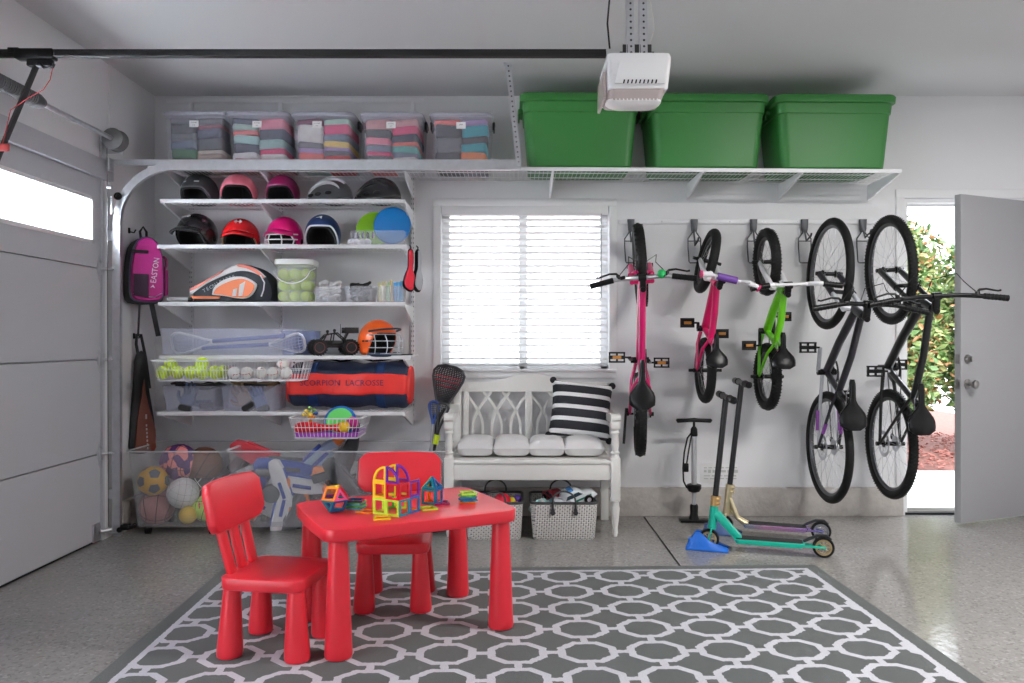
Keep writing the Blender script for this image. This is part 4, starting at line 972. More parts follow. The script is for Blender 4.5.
# toy foam dart blasters
BC={'white':(.78,.78,.80),'orange':(.90,.24,.05),'blue':(.05,.10,.42),'grey':(.10,.105,.115),'light blue':(.42,.55,.72),'red':(.62,.03,.05),'dark':(.03,.03,.035)}
def bm_(c): return mat('blaster_'+c.replace(' ','_'),BC[c],.4)
def blaster(label,u,v,y,rot,c=('white','orange','grey','blue'),s=1.0,drum=False):
    s*=1.22
    t=thing('toy_blaster',label,'toy blaster',(W(u,y),y,H(v,y)),0,'toy blasters in the rolling bin',rot=rot); 
    b=B(); P=smooth_poly([(-.16*s,-.01*s),(-.15*s,.045*s),(-.05*s,.055*s),(.08*s,.048*s),(.13*s,.03*s),(.13*s,-.012*s),(.02*s,-.03*s),(-.08*s,-.025*s)],2); b.loft([[(x*k,y_*s,z*k) for x,z in P] for y_,k in ((-.026,.86),(-.018,1),(.018,1),(.026,.86))]); obj('body',b,bm_(c[0]),t)
    b=B(); b.lathe([(.020*s,0),(.024*s,.005),(.024*s,.06*s),(.019*s,.075*s),(.011*s,.075*s),(.011*s,.05*s)],14,frame((.125*s,0,.012*s),(0,1,0),(0,0,1))); obj('barrel',b,bm_(c[1]),t)
    b=B(); b.bar((-.09*s,0,-.01*s),(-.125*s,0,-.105*s),.032*s,.045*s,(1,0,0),.010*s); b.tube([(-.085*s,0,-.02*s),(-.05*s,0,-.06*s),(-.10*s,0,-.065*s)],.006*s,6); obj('grip',b,bm_(c[2]),t)
    b=B(); b.bar((-.10*s,0,.055*s),(.07*s,0,.060*s),.022*s,.016*s,(0,0,1),.004*s); b.box((.02*s,-.028*s,.012*s),(.10*s,.008*s,.02*s),.003*s); obj('rail',b,bm_(c[3]),t)
    b=B()
    if drum: b.lathe([(.001,-.03*s),(.05*s,-.03*s),(.056*s,-.02*s),(.056*s,.02*s),(.05*s,.03*s),(.001,.03*s)],20,frame((.02*s,0,-.055*s),(1,0,0),(0,0,1))); obj('drum',b,bm_('grey'),t)
    else: b.bar((.03*s,0,-.02*s),(.045*s,0,-.105*s),.024*s,.036*s,(1,0,0),.005*s); obj('magazine',b,bm_(c[1]),t)
    return t
blaster('red and orange toy blaster poking out of the top of the blaster bin',262,461,4.790,(.05,.42,0),('red','orange','dark','red'),1.05)
blaster('blue and orange toy blaster lying across the top of the blaster bin',287,470,4.760,(.1,.12,.1),('blue','orange','blue','grey'),1.0)
blaster('light blue slatted toy blaster leaning against the back of the blaster bin',318,462,4.805,(.3,-.75,.2),('light blue','orange','light blue','blue'),1.0)
blaster('white toy blaster with a big grey drum, middle of the blaster bin',280,487,4.700,(.2,1.25,.2),('white','orange','grey','blue'),.85,True)
blaster('white and orange toy blaster pointing to the bench, in the blaster bin',300,487,4.715,(.1,.12,-.1),('white','orange','white','blue'),.95)
blaster('white toy blaster standing on end at the front of the blaster bin',284,511,4.704,(.1,-1.35,.1),('white','orange','white','blue'),.85)
blaster('dark grey toy blaster low in the blaster bin, next to the table edge',301,508,4.730,(.2,-1.1,.3),('grey','orange','dark','grey'),.9,True)
blaster('white toy blaster low in the blaster bin, behind the red chair back',256,500,4.760,(.2,.7,0),('white','orange','grey','blue'),.95)
blaster('orange and grey toy blaster at the back of the blaster bin',300,478,4.850,(.2,.3,.2),('grey','orange','dark','orange'),1.0)
blaster('white toy blaster near the garage door end of the blaster bin',246,477,4.820,(.2,-.5,.1),('white','orange','grey','grey'),1.0)
for k,(u,v,y,c,rot,lab) in enumerate(((345,487,4.66,'grey',(.3,.9,.2),'grey toy blaster leaning in the third rolling bin'),(372,500,4.70,'dark',(.2,.2,.3),'black toy blaster lying in the third rolling bin'),(355,515,4.70,'white',(.1,-.2,.1),'pale grey toy blaster at the bottom of the third rolling bin'),(425,500,4.70,'dark',(.1,.3,0),'black toy blaster at the window end of the third rolling bin'),(348,461,4.86,'dark',(0,-1.2,.2),'dark toy blaster standing at the back corner of the third rolling bin'))):
    blaster(lab,u,v,y,rot,(c,'grey','dark',c),1.0)

# ---------------------------------------------------------------- lacrosse sticks by the bench
fx_,fy_=W(427,4.95),5.0
lax_stick('large black netted goalkeeper lacrosse stick leaning by the bench',(W(439,4.93),4.93,H(417,4.93)),(0,0,0),L=.575,hc=(.02,.02,.025),sc=(.03,.03,.035),net=(.03,.03,.035),w=.098,hl=.33,deep=.06)
def orient(t,d,up):
    x=Vector(d).normalized(); z=Vector(up); z=(z-x*z.dot(x)).normalized(); y=z.cross(x)
    t.rotation_euler=Matrix(((x.x,y.x,z.x),(x.y,y.y,z.y),(x.z,y.z,z.z))).to_euler()
sticks=[o for o in C.objects if o.name.startswith('lacrosse_stick')]
big=sticks[-1]; orient(big,(.14,.035,.60),(.05,-1,0)); big.scale=(1,1,1)
b=B(); 
for k,q in enumerate((.60,.70,.78)): b.tube([(.33*q,(.088 if q<.75 else .093)*a,-.06*(1-a*a)*math.sin(PI*q)+.004) for a in (-.9,-.5,0,.5,.9)],.004,5)
obj('red_cord',b,mat('red_cord',(.45,.03,.06),.7),big)
for lab,u,v,d,hc,sc,net,w,hl in (('slim lacrosse stick with a blue head leaning behind the goalkeeper stick',433,418,(.03,.03,.60),(.02,.07,.30),(.4,.4,.42),(.06,.12,.3),.030,.14),
    ('black lacrosse stick with yellow tape, leaning nearest the bench arm',438,424,(.13,.03,.6),(.03,.03,.035),(.03,.03,.03),(.5,.5,.5),.034,.17)):
    t=lax_stick(lab,(W(u,4.90),4.90,H(v+6,4.90)),(0,0,0),L=.545,hc=hc,sc=sc,net=net,w=w,hl=hl); orient(t,d,(.1,-1,0))
    if 'yellow' in lab:
        b=B(); b.tube([(-.09,0,0),(-.03,0,0)],.020,8); obj('grip_tape',b,mat('yellow_tape',s2l(200,220,30),.6),t)

# ---------------------------------------------------------------- bench
bwm=mat('bench_paint',(.78,.77,.74),.45,bump=.05,bscale=40)
bx0,bx1,byf,byb=-.385,.585,4.54,4.97; bc=(bx0+bx1)/2
t=thing('bench','cream white wooden bench with arched lattice back, under the window','bench',(bc,4.75,0)); BEN=t
hw=(bx1-bx0)/2; yf=byf-4.75; yb=byb-4.75; SH_=.425
def turned(zs): return zs
for s in (-1,1):
    b=B(); prof=[(.012,0),(.017,.02),(.015,.05),(.022,.10),(.027,.16),(.022,.195),(.028,.205),(.022,.215)]
    b.lathe(prof,16,T(s*hw,yf,0)); b.box((s*hw,yf,.335),(.056,.056,.25),.005)
    b.lathe([(.026,.46),(.020,.475),(.027,.487),(.018,.50),(.024,.54),(.018,.59),(.027,.605),(.020,.617),(.028,.63)],16,T(s*hw,yf,0)); b.box((s*hw,yf,.655),(.056,.056,.055),.005)
    obj('front_leg',b,bwm,t)
    b=B(); b.bar((s*hw*.97,yb,0),(s*hw*.97,yb,.44),.05,.05,(0,1,0),.004); b.bar((s*hw*.97,yb,.44),(s*hw*.97,yb+.06,.87),.05,.045,(0,1,0),.004); obj('rear_leg',b,bwm,t)
    b=B(); P=[(yf-.045,.683),(yf-.03,.71),(yf+.06,.715),(yf+.2,.695),(yb-.05,.71),(yb+.02,.735),(yb+.02,.70),(yb-.08,.665),(yf+.15,.66),(yf,.665)]
    b.prism(smooth_poly(P,2),-.028,.028,frame((s*hw,0,0),(0,1,0),(0,0,1))); obj('armrest',b,bwm,t)
    b=B(); b.box((s*hw*.98,(yf+yb)/2,.36),(.028,yb-yf-.04,.10),.003); obj('side_rail',b,bwm,t)
b=B(); b.box((0,yf,.378),(2*hw-.05,.028,.098),.003); b.box((0,yb-.01,.365),(2*hw-.05,.026,.08),.003); obj('apron',b,bwm,t)
b=B(); b.box((0,(yf+yb)/2-.01,SH_+.010),(2*hw-.03,yb-yf+.03,.022),.006); obj('seat',b,bwm,t)
# back rest leans; built in a tilted frame
MB=T(0,yb-.0,.44)@RX(-8)
def bk(b,c,d,bev=.003): b.box(c,d,bev,MB)
b=B(); bk(b,(0,0,.045),(2*hw-.09,.03,.07)); obj('lower_back_rail',b,bwm,t)
b=B(); pts=[(-hw,.375),(hw,.375),(hw,.437)]
crest=[(hw-.10-(2*hw-.2)*i/24) for i in range(25)]
def cz(x): return .437+.055*max(0,math.cos(min(1,abs(x)/.30)*PI)/2+.5)
pts+= [(x,cz(x)) for x in crest]+[(-hw,.437)]
b.prism(pts,-.018,.018,MB@RX(90)); obj('crest_rail',b,bwm,t)
b=B(); bk(b,(-.012,0,.225),(.045,.028,.30)); obj('centre_stile',b,bwm,t)
for s in (-1,1):
    b=B(); bk(b,(s*(hw-.07),0,.225),(.034,.028,.30)); obj('side_stile',b,bwm,t)
for s in (-1,1):
    xa=.012 if s>0 else -hw+.086; xb=hw-.086 if s>0 else -.036
    wP=xb-xa; b=B(); n=3; w3=wP/n
    for k in range(n):
        c=xa+w3*(k+.5)
        for q in (-1,1):
            Pp=[]
            for i in range(11):
                f=i/10; z=.08+.295*f; xx=c+q*w3*(.26 -.02*f+ (0 if f<.3 else -.95*((f-.3)/.7)**1.55))
                Pp.append((xx,0,z))
            for p0,p1 in zip(Pp,Pp[1:]): 
                d=(Vector(p1)-Vector(p0)).normalized()*.002
                b.bar(MB@(Vector(p0)-d),MB@(Vector(p1)+d),.016,.016,MB.to_3x3()@Vector((0,1,0)))
    obj('lattice',b,bwm,t)
# cushions and pillow
cush=mat('cushion_linen',(.70,.69,.69),.9,bump=.3,bscale=220)
def pillow_mesh(b,w,d,h,pinch=.12,n=16,M=None):
    def fn(sgn):
        def f(u,v):
            x=(u-.5)*2; y=(v-.5)*2
            e=(1-abs(x)**3)*(1-abs(y)**3); e=max(0,e)**.42
            k=1-pinch*(1-abs(x)**2)*(abs(y)**4) ; l=1-pinch*(1-abs(y)**2)*(abs(x)**4)
            return (x*w/2*l,y*d/2*k,sgn*h/2*e)
        return f
    b.grid(fn(1),n,n,M); b.grid(fn(-1),n,n,M)
for k,(u0,u1) in enumerate(((457,494),(493,530),(529,566),(564,604))):
    x0,x1=W(u0,4.60),W(u1,4.60); b=B(); pillow_mesh(b,x1-x0+.012,.30,.130,.05)
    for i,p in enumerate(b.v):
        if p.z<-.045: p.z=-.045-(p.z+.045)*-.2
    o=obj('seat_cushion',b,cush); place(o,((x0+x1)/2,4.735,SH_+.022+.0555),rad(-2+3*(k%2)))
    tag(o,f'pale grey seat cushion on the white bench, {("nearest the lacrosse sticks","second from the lacrosse sticks","third, partly under the striped pillow edge","under the striped pillow, by the far arm")[k]}','cushion','seat cushions on the bench')
t=thing('striped_pillow','black and white striped pillow leaning in the corner of the bench','pillow',(W(581,4.80),4.815,H(416,4.80)+.035),0,None)
t.rotation_euler=(Matrix.Rotation(rad(6),3,'Y')@Matrix.Rotation(rad(70),3,'X')).to_euler()
def stripe_mat():
    m=bpy.data.materials.new('striped_cotton'); m.use_nodes=True; nt=m.node_tree; p=nt.nodes['Principled BSDF']; p.inputs['Roughness'].default_value=.9
    tc=nt.nodes.new('ShaderNodeTexCoord'); sp=nt.nodes.new('ShaderNodeSeparateXYZ'); nt.links.new(tc.outputs['Object'],sp.inputs[0])
    a=nt.nodes.new('ShaderNodeMath'); a.operation='MULTIPLY_ADD'; a.inputs[1].default_value=1/.0765; a.inputs[2].default_value=10.16; nt.links.new(sp.outputs[1],a.inputs[0])
    f=nt.nodes.new('ShaderNodeMath'); f.operation='FRACT'; nt.links.new(a.outputs[0],f.inputs[0])
    g=nt.nodes.new('ShaderNodeMath'); g.operation='LESS_THAN'; g.inputs[1].default_value=.33; nt.links.new(f.outputs[0],g.inputs[0])
    mx=nt.nodes.new('ShaderNodeMix'); mx.data_type='RGBA'; mx.inputs[6].default_value=(.022,.024,.03,1); mx.inputs[7].default_value=(.80,.80,.80,1); nt.links.new(g.outputs[0],mx.inputs[0]); nt.links.new(mx.outputs[2],p.inputs['Base Color']); return m
b=B(); pillow_mesh(b,.385,.365,.145,.07,22); obj('pillow_cover',b,stripe_mat(),t)
for sx in (-1,1):
    for sy in (-1,1):
        b=B(); b.ball((sx*.186,sy*.176,0),.022,10,8); obj('corner_tuft',b,mat('black_yarn',(.02,.02,.024),.95,bump=.6,bscale=200),t)

# ---------------------------------------------------------------- woven baskets of toys under the bench
def weave_mat():
    m=bpy.data.materials.new('woven_straw'); m.use_nodes=True; nt=m.node_tree; N=nt.nodes; L=nt.links; p=N['Principled BSDF']; p.inputs['Roughness'].default_value=.7
    tc=N.new('ShaderNodeTexCoord'); sp=N.new('ShaderNodeSeparateXYZ'); L.new(tc.outputs['Object'],sp.inputs[0])
    ad=N.new('ShaderNodeMath'); L.new(sp.outputs[0],ad.inputs[0]); L.new(sp.outputs[1],ad.inputs[1])
    def mth(op,a,b_=None,v=None):
        n=N.new('ShaderNodeMath'); n.operation=op; L.new(a,n.inputs[0])
        if b_ is not None: L.new(b_,n.inputs[1])
        elif v is not None: n.inputs[1].default_value=v
        return n.outputs[0]
    u=mth('MULTIPLY',ad.outputs[0],v=1/.014); vv=mth('MULTIPLY',sp.outputs[2],v=1/.011)
    d1=mth('ADD',u,vv); d2=mth('SUBTRACT',u,vv)
    f1=mth('FRACT',mth('MULTIPLY',d1,v=.5)); f2=mth('FRACT',mth('MULTIPLY',d2,v=.5))
    c1=mth('MULTIPLY',mth('LESS_THAN',f1,v=.34),mth('LESS_THAN',f2,v=.34))
    nz=N.new('ShaderNodeTexNoise'); nz.inputs['Scale'].default_value=25; L.new(tc.outputs['Object'],nz.inputs['Vector'])
    mr=N.new('ShaderNodeMapRange'); mr.inputs['To Min'].default_value=.25; mr.inputs['To Max'].default_value=1.4; L.new(nz.outputs['Fac'],mr.inputs['Value'])
    c=mth('MULTIPLY',c1,mr.outputs[0])
    mx=N.new('ShaderNodeMix'); mx.data_type='RGBA'; mx.inputs[6].default_value=(.70,.68,.66,1); mx.inputs[7].default_value=(.10,.10,.12,1); L.new(c,mx.inputs[0]); L.new(mx.outputs[2],p.inputs['Base Color'])
    h=mth('MULTIPLY',mth('SINE',mth('MULTIPLY',d1,v=PI)),mth('SINE',mth('MULTIPLY',d2,v=PI)))
    bp=N.new('ShaderNodeBump'); bp.inputs['Strength'].default_value=.8; bp.inputs['Distance'].default_value=.004; L.new(h,bp.inputs['Height']); L.new(bp.outputs[0],p.inputs['Normal']); return m
wv=weave_mat(); lea=mat('black_leather',(.035,.035,.04),.5)
def toy_basket(label,u0,u1):
    y=4.61; x0,x1=W(u0,4.44),W(u1,4.44); w=x1-x0; d=.34; h=.212
    t=thing('woven_basket',label,'basket',((x0+x1)/2,y,0),0,'woven toy baskets'); b=B(); o=[]
    for z_,k in ((0,.90),(.008,.925),(h*.5,.965),(h,1.0)): o.append([(p[0],p[1],z_) for p in rr(w*k,d*k,.03,4)])
    for z_,k in ((h,.955),(.012,.89)): o.append([(p[0],p[1],z_) for p in rr(w*k,d*k,.025,4)])
    b.loft(o); obj('body',b,wv,t)
    b=B(); b.tube([(p[0],p[1],h) for p in rr(w*.985,d*.985,.03,4)],.008,8,closed=True); obj('rim_binding',b,lea,t)
    for s in (-1,1):
        b=B(); yy=s*d/2*1.01; hx=.065
        if s>0: pts=[(-hx,yy,h-.03),(-hx,yy,h+.02)]+[(-hx*math.cos(rad(a)),yy,h+.02+.055*math.sin(rad(a))) for a in range(15,180,15)]+[(hx,yy,h+.02),(hx,yy,h-.03)]
        else: pts=[(-hx,yy-.006,h-.04),(-hx,yy-.008,h+.008)]+[(-hx*math.cos(rad(a)),yy+.01+.050*math.sin(rad(a)),h+.012+.045*math.sin(rad(a))) for a in range(15,180,15)]+[(hx,yy-.008,h+.008),(hx,yy-.006,h-.04)]
        b.tube(pts,.0055,8)
        hd=obj('handle',b,lea,t)
        for q in (-1,1):
            b=B(); b.prism([(.0+.017*math.cos(a)*(1 if math.sin(a)<0 else .6),.022*math.sin(a)) for a in [2*PI*i/16 for i in range(16)]],-.003,.003,frame((q*hx,yy-.005*(1 if s<0 else -1),h-.045),(1,0,0),(0,0,1))); obj('handle_tab',b,lea,hd)
    return (x0+x1)/2,y,h
c1=toy_basket('woven straw basket of toy balls under the bench, half behind the red table',465,523)
c2=toy_basket('woven straw basket of toy vehicles under the bench, clear of the table',530.5,598)
def plainball(label,R,x,y,z,col): 
    return ballobj(mesh_of('toy_ball',B().ball((0,0,0),R,20,14),mat('toyball_%d_%d'%(col[0]*99,col[2]*99),col,.5)),'toy_ball',label,'ball',(x,y,z),'toy balls in the woven basket')
plainball('blue toy ball in the woven basket, behind the table edge',.056,c1[0]-.075,c1[1]+.03,.178,s2l(30,80,160))
plainball('bright red toy ball in the woven basket beside the table',.052,c1[0]+.045,c1[1]-.03,.192,s2l(214,20,56))
plainball('small yellow toy ball beside the red ball in the woven basket',.026,c1[0]+.10,c1[1]-.01,.19,s2l(220,210,40))
plainball('small violet toy ball at the end of the woven basket',.030,c1[0]+.132,c1[1]+.01,.195,s2l(90,60,160))
plainball('small orange toy ball at the end of the woven basket',.026,c1[0]+.128,c1[1]-.06,.175,s2l(220,80,50))
for k,(dx,dy,R,c) in enumerate(((-.07,-.05,.055,'teal'),(.02,.06,.055,'green'),(.09,.07,.05,'pink'),(-.11,.08,.045,'red'))):
    plainball(f'{c} toy ball low in the woven basket beside the table',R,c1[0]+dx,c1[1]+dy,.078 if k else .085,{'teal':(.05,.3,.3),'green':(.1,.35,.1),'pink':(.6,.2,.3),'red':(.5,.05,.06)}[c])
def toy_car(label,loc,rot,c,roof,s=1.0,stripe=None,group='toy vehicles in the woven basket'):
    t=thing('toy_car',label,'toy car',loc,0,group,rot=rot); m=mat('toycar_%d_%d_%d'%(c[0]*99,c[1]*99,c[2]*99),c,.3,coat=.4)
    P=smooth_poly([(-.12,.015),(-.125,.045),(-.115,.062),(-.07,.066),(-.045,.098),(.035,.098),(.065,.064),(.115,.055),(.125,.035),(.12,.015)],2)
    b=B(); b.loft([[(x*s*k,y*s,(z-.05)*s*k+.05*s) for x,z in P] for y,k in ((-.052,.90),(-.044,1),(.044,1),(.052,.90))]); obj('car_body',b,m,t)
    b=B()
    for sg in (-1,1): b.prism([(x*s,z*s) for x,z in ((-.058,.068),(-.040,.090),(-.008,.090),(-.008,.068))],-.001,.004,frame((0,sg*.050*s,0),(1,0,0),(0,0,1))); b.prism([(x*s,z*s) for x,z in ((.0,.068),(.0,.090),(.030,.090),(.052,.068))],-.001,.004,frame((0,sg*.050*s,0),(1,0,0),(0,0,1)))
    obj('windows',b,mat('toy_glass',(.04,.07,.09),.15),t)
    for sx in (-1,1):
        for sg in (-1,1):
            b=B(); M=frame((sx*.075*s,sg*.050*s,.022*s),(1,0,0),(0,0,1)); b.lathe([(.012*s,-.014*s),(.026*s,-.012*s),(.028*s,0),(.026*s,.012*s),(.012*s,.014*s)],16,M); w_=obj('wheel',b,BLACK,t)
            b=B(); b.lathe([(.001,-.015*s),(.013*s,-.015*s),(.013*s,.015*s),(.001,.015*s)],12,M); obj('hubcap',b,mat('hub_silver',(.6,.55,.6),.3,.5),w_)
    b=B(); b.box((0,0,.041*s),(.20*s,.1075*s,.012*s),.002); obj('stripe',b,mat('toy_green',s2l(20,120,100),.4) if stripe is None else stripe,t)
    b=B(); b.box((-.005*s,0,.103*s),(.03*s,.07*s,.014*s),.003); obj('roof_light',b,mat('toyroof_%d_%d'%(roof[0]*99,roof[2]*99),roof,.3),t)
x,y,_=c2
toy_car('white toy car with a blue roof light on top of the woven basket',(x+.075,y-.02,.175),(rad(10),rad(-22),rad(12)),(.75,.78,.80),(.05,.2,.5),1.0)
toy_car('white toy car with a green stripe leaning in the woven basket, by the handle',(x-.025,y-.075,.135),(rad(8),rad(-28),rad(6)),(.75,.78,.82),(.1,.3,.35),.85)
toy_car('teal and white toy car at the far end of the woven basket',(x-.115,y-.06,.15),(rad(15),rad(-12),rad(20)),(.35,.62,.60),(.7,.7,.7),.62,stripe=mat('car_white',(.7,.7,.7),.4))
toy_car('dark red toy car at the back of the woven basket',(x-.04,y+.09,.165),(rad(5),rad(12),rad(-60)),(.40,.03,.05),(.3,.02,.03),.75,stripe=mat('car_dark',(.1,.01,.02),.4))
toy_car('black toy car in the bottom of the woven basket',(x+.03,y+.05,.02),(0,0,rad(20)),(.03,.03,.035),(.1,.1,.1),.9,stripe=BLACK)
# ---------------------------------------------------------------- rug
def rug_mat(w,d):
    m=bpy.data.materials.new('trellis_rug'); m.use_nodes=True; nt=m.node_tree; N=nt.nodes; L=nt.links; p=N['Principled BSDF']; p.inputs['Roughness'].default_value=.95; p.inputs['Sheen Weight'].default_value=.15
    tc=N.new('ShaderNodeTexCoord'); sp=N.new('ShaderNodeSeparateXYZ'); L.new(tc.outputs['Object'],sp.inputs[0])
    def mth(op,a,b_=None,c=None):
        n=N.new('ShaderNodeMath'); n.operation=op
        for i,q in enumerate((a,b_,c)):
            if q is None: continue
            if isinstance(q,(int,float)): n.inputs[i].default_value=q
            else: L.new(q,n.inputs[i])
        return n.outputs[0]
    # slightly wobbly weave edges
    nz=N.new('ShaderNodeTexNoise'); nz.inputs['Scale'].default_value=70; L.new(tc.outputs['Object'],nz.inputs['Vector'])
    wob=mth('MULTIPLY',mth('SUBTRACT',nz.outputs['Fac'],.5),.012)
    px,py=.256,.227
    X=mth('ADD',sp.outputs[0],wob); Y=mth('SUBTRACT',sp.outputs[1],wob)
    cx=mth('MULTIPLY',mth('SUBTRACT',mth('FRACT',mth('ADD',mth('DIVIDE',X,px),99.725)),.5),px)
    cy=mth('MULTIPLY',mth('SUBTRACT',mth('FRACT',mth('ADD',mth('DIVIDE',Y,py),100.146)),.5),py)
    ax=mth('ABSOLUTE',cx); ay=mth('ABSOLUTE',cy)
    sx=mth('DIVIDE',ax,.108); sy=mth('DIVIDE',ay,.096)
    oc=mth('MAXIMUM',mth('MAXIMUM',sx,sy),mth('MULTIPLY',mth('ADD',sx,sy),.70))
    ring=mth('LESS_THAN',mth('ABSOLUTE',mth('SUBTRACT',oc,.87)),.135)
    out=mth('GREATER_THAN',oc,.9)
    link=mth('MULTIPLY',out,mth('LESS_THAN',mth('MINIMUM',ax,ay),.014))
    pat=mth('MAXIMUM',ring,link)
    # border line and plain edge
    ex=mth('SUBTRACT',w/2,mth('ABSOLUTE',X)); ey=mth('SUBTRACT',d/2,mth('ABSOLUTE',Y)); e=mth('MINIMUM',ex,ey)
    inside=mth('GREATER_THAN',e,.088); line=mth('LESS_THAN',mth('ABSOLUTE',mth('SUBTRACT',e,.076)),.0125)
    f=mth('MAXIMUM',mth('MULTIPLY',pat,inside),line)
    mx=N.new('ShaderNodeMix'); mx.data_type='RGBA'; mx.inputs[6].default_value=(.085,.095,.092,1); mx.inputs[7].default_value=(.58,.58,.63,1); L.new(f,mx.inputs[0])
    n2=N.new('ShaderNodeTexNoise'); n2.inputs['Scale'].default_value=220; n2.inputs['Detail'].default_value=3; L.new(tc.outputs['Object'],n2.inputs['Vector'])
    mr=N.new('ShaderNodeMapRange'); mr.inputs['To Min'].default_value=.72; mr.inputs['To Max'].default_value=1.25; L.new(n2.outputs['Fac'],mr.inputs['Value'])
    m2=N.new('ShaderNodeMix'); m2.data_type='RGBA'; m2.blend_type='MULTIPLY'; m2.inputs[0].default_value=1; L.new(mx.outputs[2],m2.inputs[6]); L.new(mr.outputs[0],m2.inputs[7]); L.new(m2.outputs[2],p.inputs['Base Color'])
    b=N.new('ShaderNodeBump'); b.inputs['Strength'].default_value=.5; b.inputs['Distance'].default_value=.004; L.new(n2.outputs['Fac'],b.inputs['Height']); L.new(b.outputs[0],p.inputs['Normal']); return m
RWd,RD=2.965,2.75
b=B(); b.box((0,0,.005),(RWd,RD,.010),.004)
o=obj('area_rug',b,rug_mat(RWd,RD)); ra=rad(1.75)
place(o,(.0325+math.sin(ra)*RD/2,3.883-math.cos(ra)*RD/2,.001),ra)
tag(o,'grey area rug with white linked octagon pattern under the red table','rug')
RZ0=.0112
# ---------------------------------------------------------------- red children's table and chairs
redm=mat('red_plastic_furniture',s2l(224,44,58),.32,bump=.02,bscale=200)
def cone_leg(b,x,y,z0,z1,r0,r1,lean=(0,0)):
    b.lathe([(r0*.75,z0),(r0*.95,z0+.004),(r0,z0+.014),(r0*.97,z0+.04),(r1,z1)],28,Matrix(((1,0,lean[0],x),(0,1,lean[1],y),(0,0,1,0),(0,0,0,1))))
ta=math.atan2(.309,.605)
t=thing('play_table','red plastic play table with cone legs, magnetic tiles on top','table',(-.442,3.112,RZ0),ta); TT=t
def bow(w,d,r,k,n=6):
    P=rr(w,d,r,n); return [(x*(1+k*(1-(y/(d/2))**2)),y*(1+k*(1-(x/(w/2))**2))) for x,y in P]
def bow2(w,d,r,k):
    o=[]; m=12
    for i in range(m): q=-1+2*(i+.5)/m
    base=rr(w,d,r,6); out=[]
    for i in range(len(base)):
        p=base[i]; q=base[(i+1)%len(base)]; L=math.hypot(q[0]-p[0],q[1]-p[1]); n=8 if L>.15 else 1
        for s in range(n): out.append((p[0]+(q[0]-p[0])*s/n,p[1]+(q[1]-p[1])*s/n))
    return [(x+math.copysign(k*(1-(2*y/d)**2),x) if abs(x)>w/2-.002 else x, y+math.copysign(k*(1-(2*x/w)**2),y) if abs(y)>d/2-.002 else y) for x,y in out]
TH=.469
b=B(); b.loft([[(x,y,z) for x,y in bow2(w,d,.048,.010)] for z,w,d in ((TH-.047,.735,.515),(TH-.047,.748,.528),(TH-.045,.753,.533),(TH-.042,.755,.535),(TH-.004,.757,.537),(TH-.001,.754,.534),(TH,.749,.529))])
obj('tabletop',b,redm,t)
for sx in (-1,1):
    for sy in (-1,1):
        b=B(); cone_leg(b,sx*.322,sy*.218,0,TH-.045,.050,.034); obj('leg',b,redm,t)
def chair(label,x,y,fdeg):
    """faces along +x of its own frame"""
    t=thing('play_chair',label,'chair',(x,y,RZ0),rad(fdeg),'red play chairs')
    b=B(); b.loft([[(px,py,z) for px,py in bow2(w,d,.032,.005)] for z,w,d in ((.245,.292,.282),(.245,.300,.290),(.247,.305,.295),(.250,.307,.297),(.284,.309,.299),(.2875,.306,.296),(.289,.301,.291))]); obj('seat',b,redm,t)
    for sx in (-1,1):
        for sy in (-1,1):
            b=B(); cone_leg(b,sx*.128,sy*.118,0,.246,.046,.030,(-sx*.03,-sy*.02)); obj('leg',b,redm,t)
    for k in (-1,0,1):
        b=B(); b.bar((-.135,k*.078,.27),(-.192,k*.088,.49),.048,.022,(1,0,0),.008); obj('back_slat',b,redm,t)
    M=T(-.190,0,.527)@RY(-12)
    b=B(); P=[]
    out=bow2(.360,.170,.035,.010)
    rings=[]
    for q,ins in ((-.017,.006),(-.0155,.002),(-.012,0),(.012,0),(.0155,.002),(.017,.006)):
        rings.append([(q-.02*(1-(2*(x)/.36)**2)*-1*0+.03*((2*x/.36)**2)-.012, x*(1-ins/.19), y*(1-ins/.0875)) for x,y in out])
    b.loft(rings,M=M); obj('backrest',b,redm,t)
    b=B()
    for k in (-1,0,1):
        for z in (-.055,-.03): b.ball((.008,k*.085,z),.006,8,5,M,(.5,1,1))
    obj('back_plug',b,mat('red_plastic_plug',s2l(200,34,44),.4),t)
    return t
chair('red plastic play chair at the garage door end of the table, seen from its side',-.878,2.880,-8.5)
chair('red plastic play chair behind the table, facing the camera',-.517,3.370,-87.5)

# ---------------------------------------------------------------- magnetic building tiles
TZ=RZ0+TH+.001
MC={'lime':s2l(196,236,70),'yellow':s2l(244,214,50),'orange':s2l(246,140,40),'red':s2l(206,20,44),'blue':s2l(20,110,176),'teal':s2l(20,140,160),'purple':s2l(110,40,160),'magenta':s2l(170,20,100),'green':s2l(70,190,70),'pink':s2l(230,80,140),'navy':s2l(16,70,130)}
def tm(c): return mat('tile_'+c,MC[c],.18,coat=.6)
E_=.062
def tri_frame(poly,wd,th):
    b=B(); n=len(poly); cx=sum(p[0] for p in poly)/n; cy=sum(p[1] for p in poly)/n
    # inset by distance wd
    ins=[]
    for i in range(n):
        p0=Vector(poly[i-1]);p1=Vector(poly[i]);p2=Vector(poly[(i+1)%n])
        d1=(p1-p0).normalized(); d2=(p2-p1).normalized(); n1=Vector((-d1.y,d1.x)); n2=Vector((-d2.y,d2.x))
        bis=(n1+n2); bis.normalize(); ins.append(p1+bis*(wd/max(.35,bis.dot(n1))))
    A=[[(p[0],p[1],-th/2) for p in poly],[(p[0],p[1],th/2) for p in poly],[(p[0],p[1],th/2) for p in ins],[(p[0],p[1],-th/2) for p in ins]]
    return b.loft(A,closed=True)
SQ=[(0,0),(E_,0),(E_,E_),(0,E_)]; TRI=[(0,0),(E_,0),(E_/2,E_*.866)]
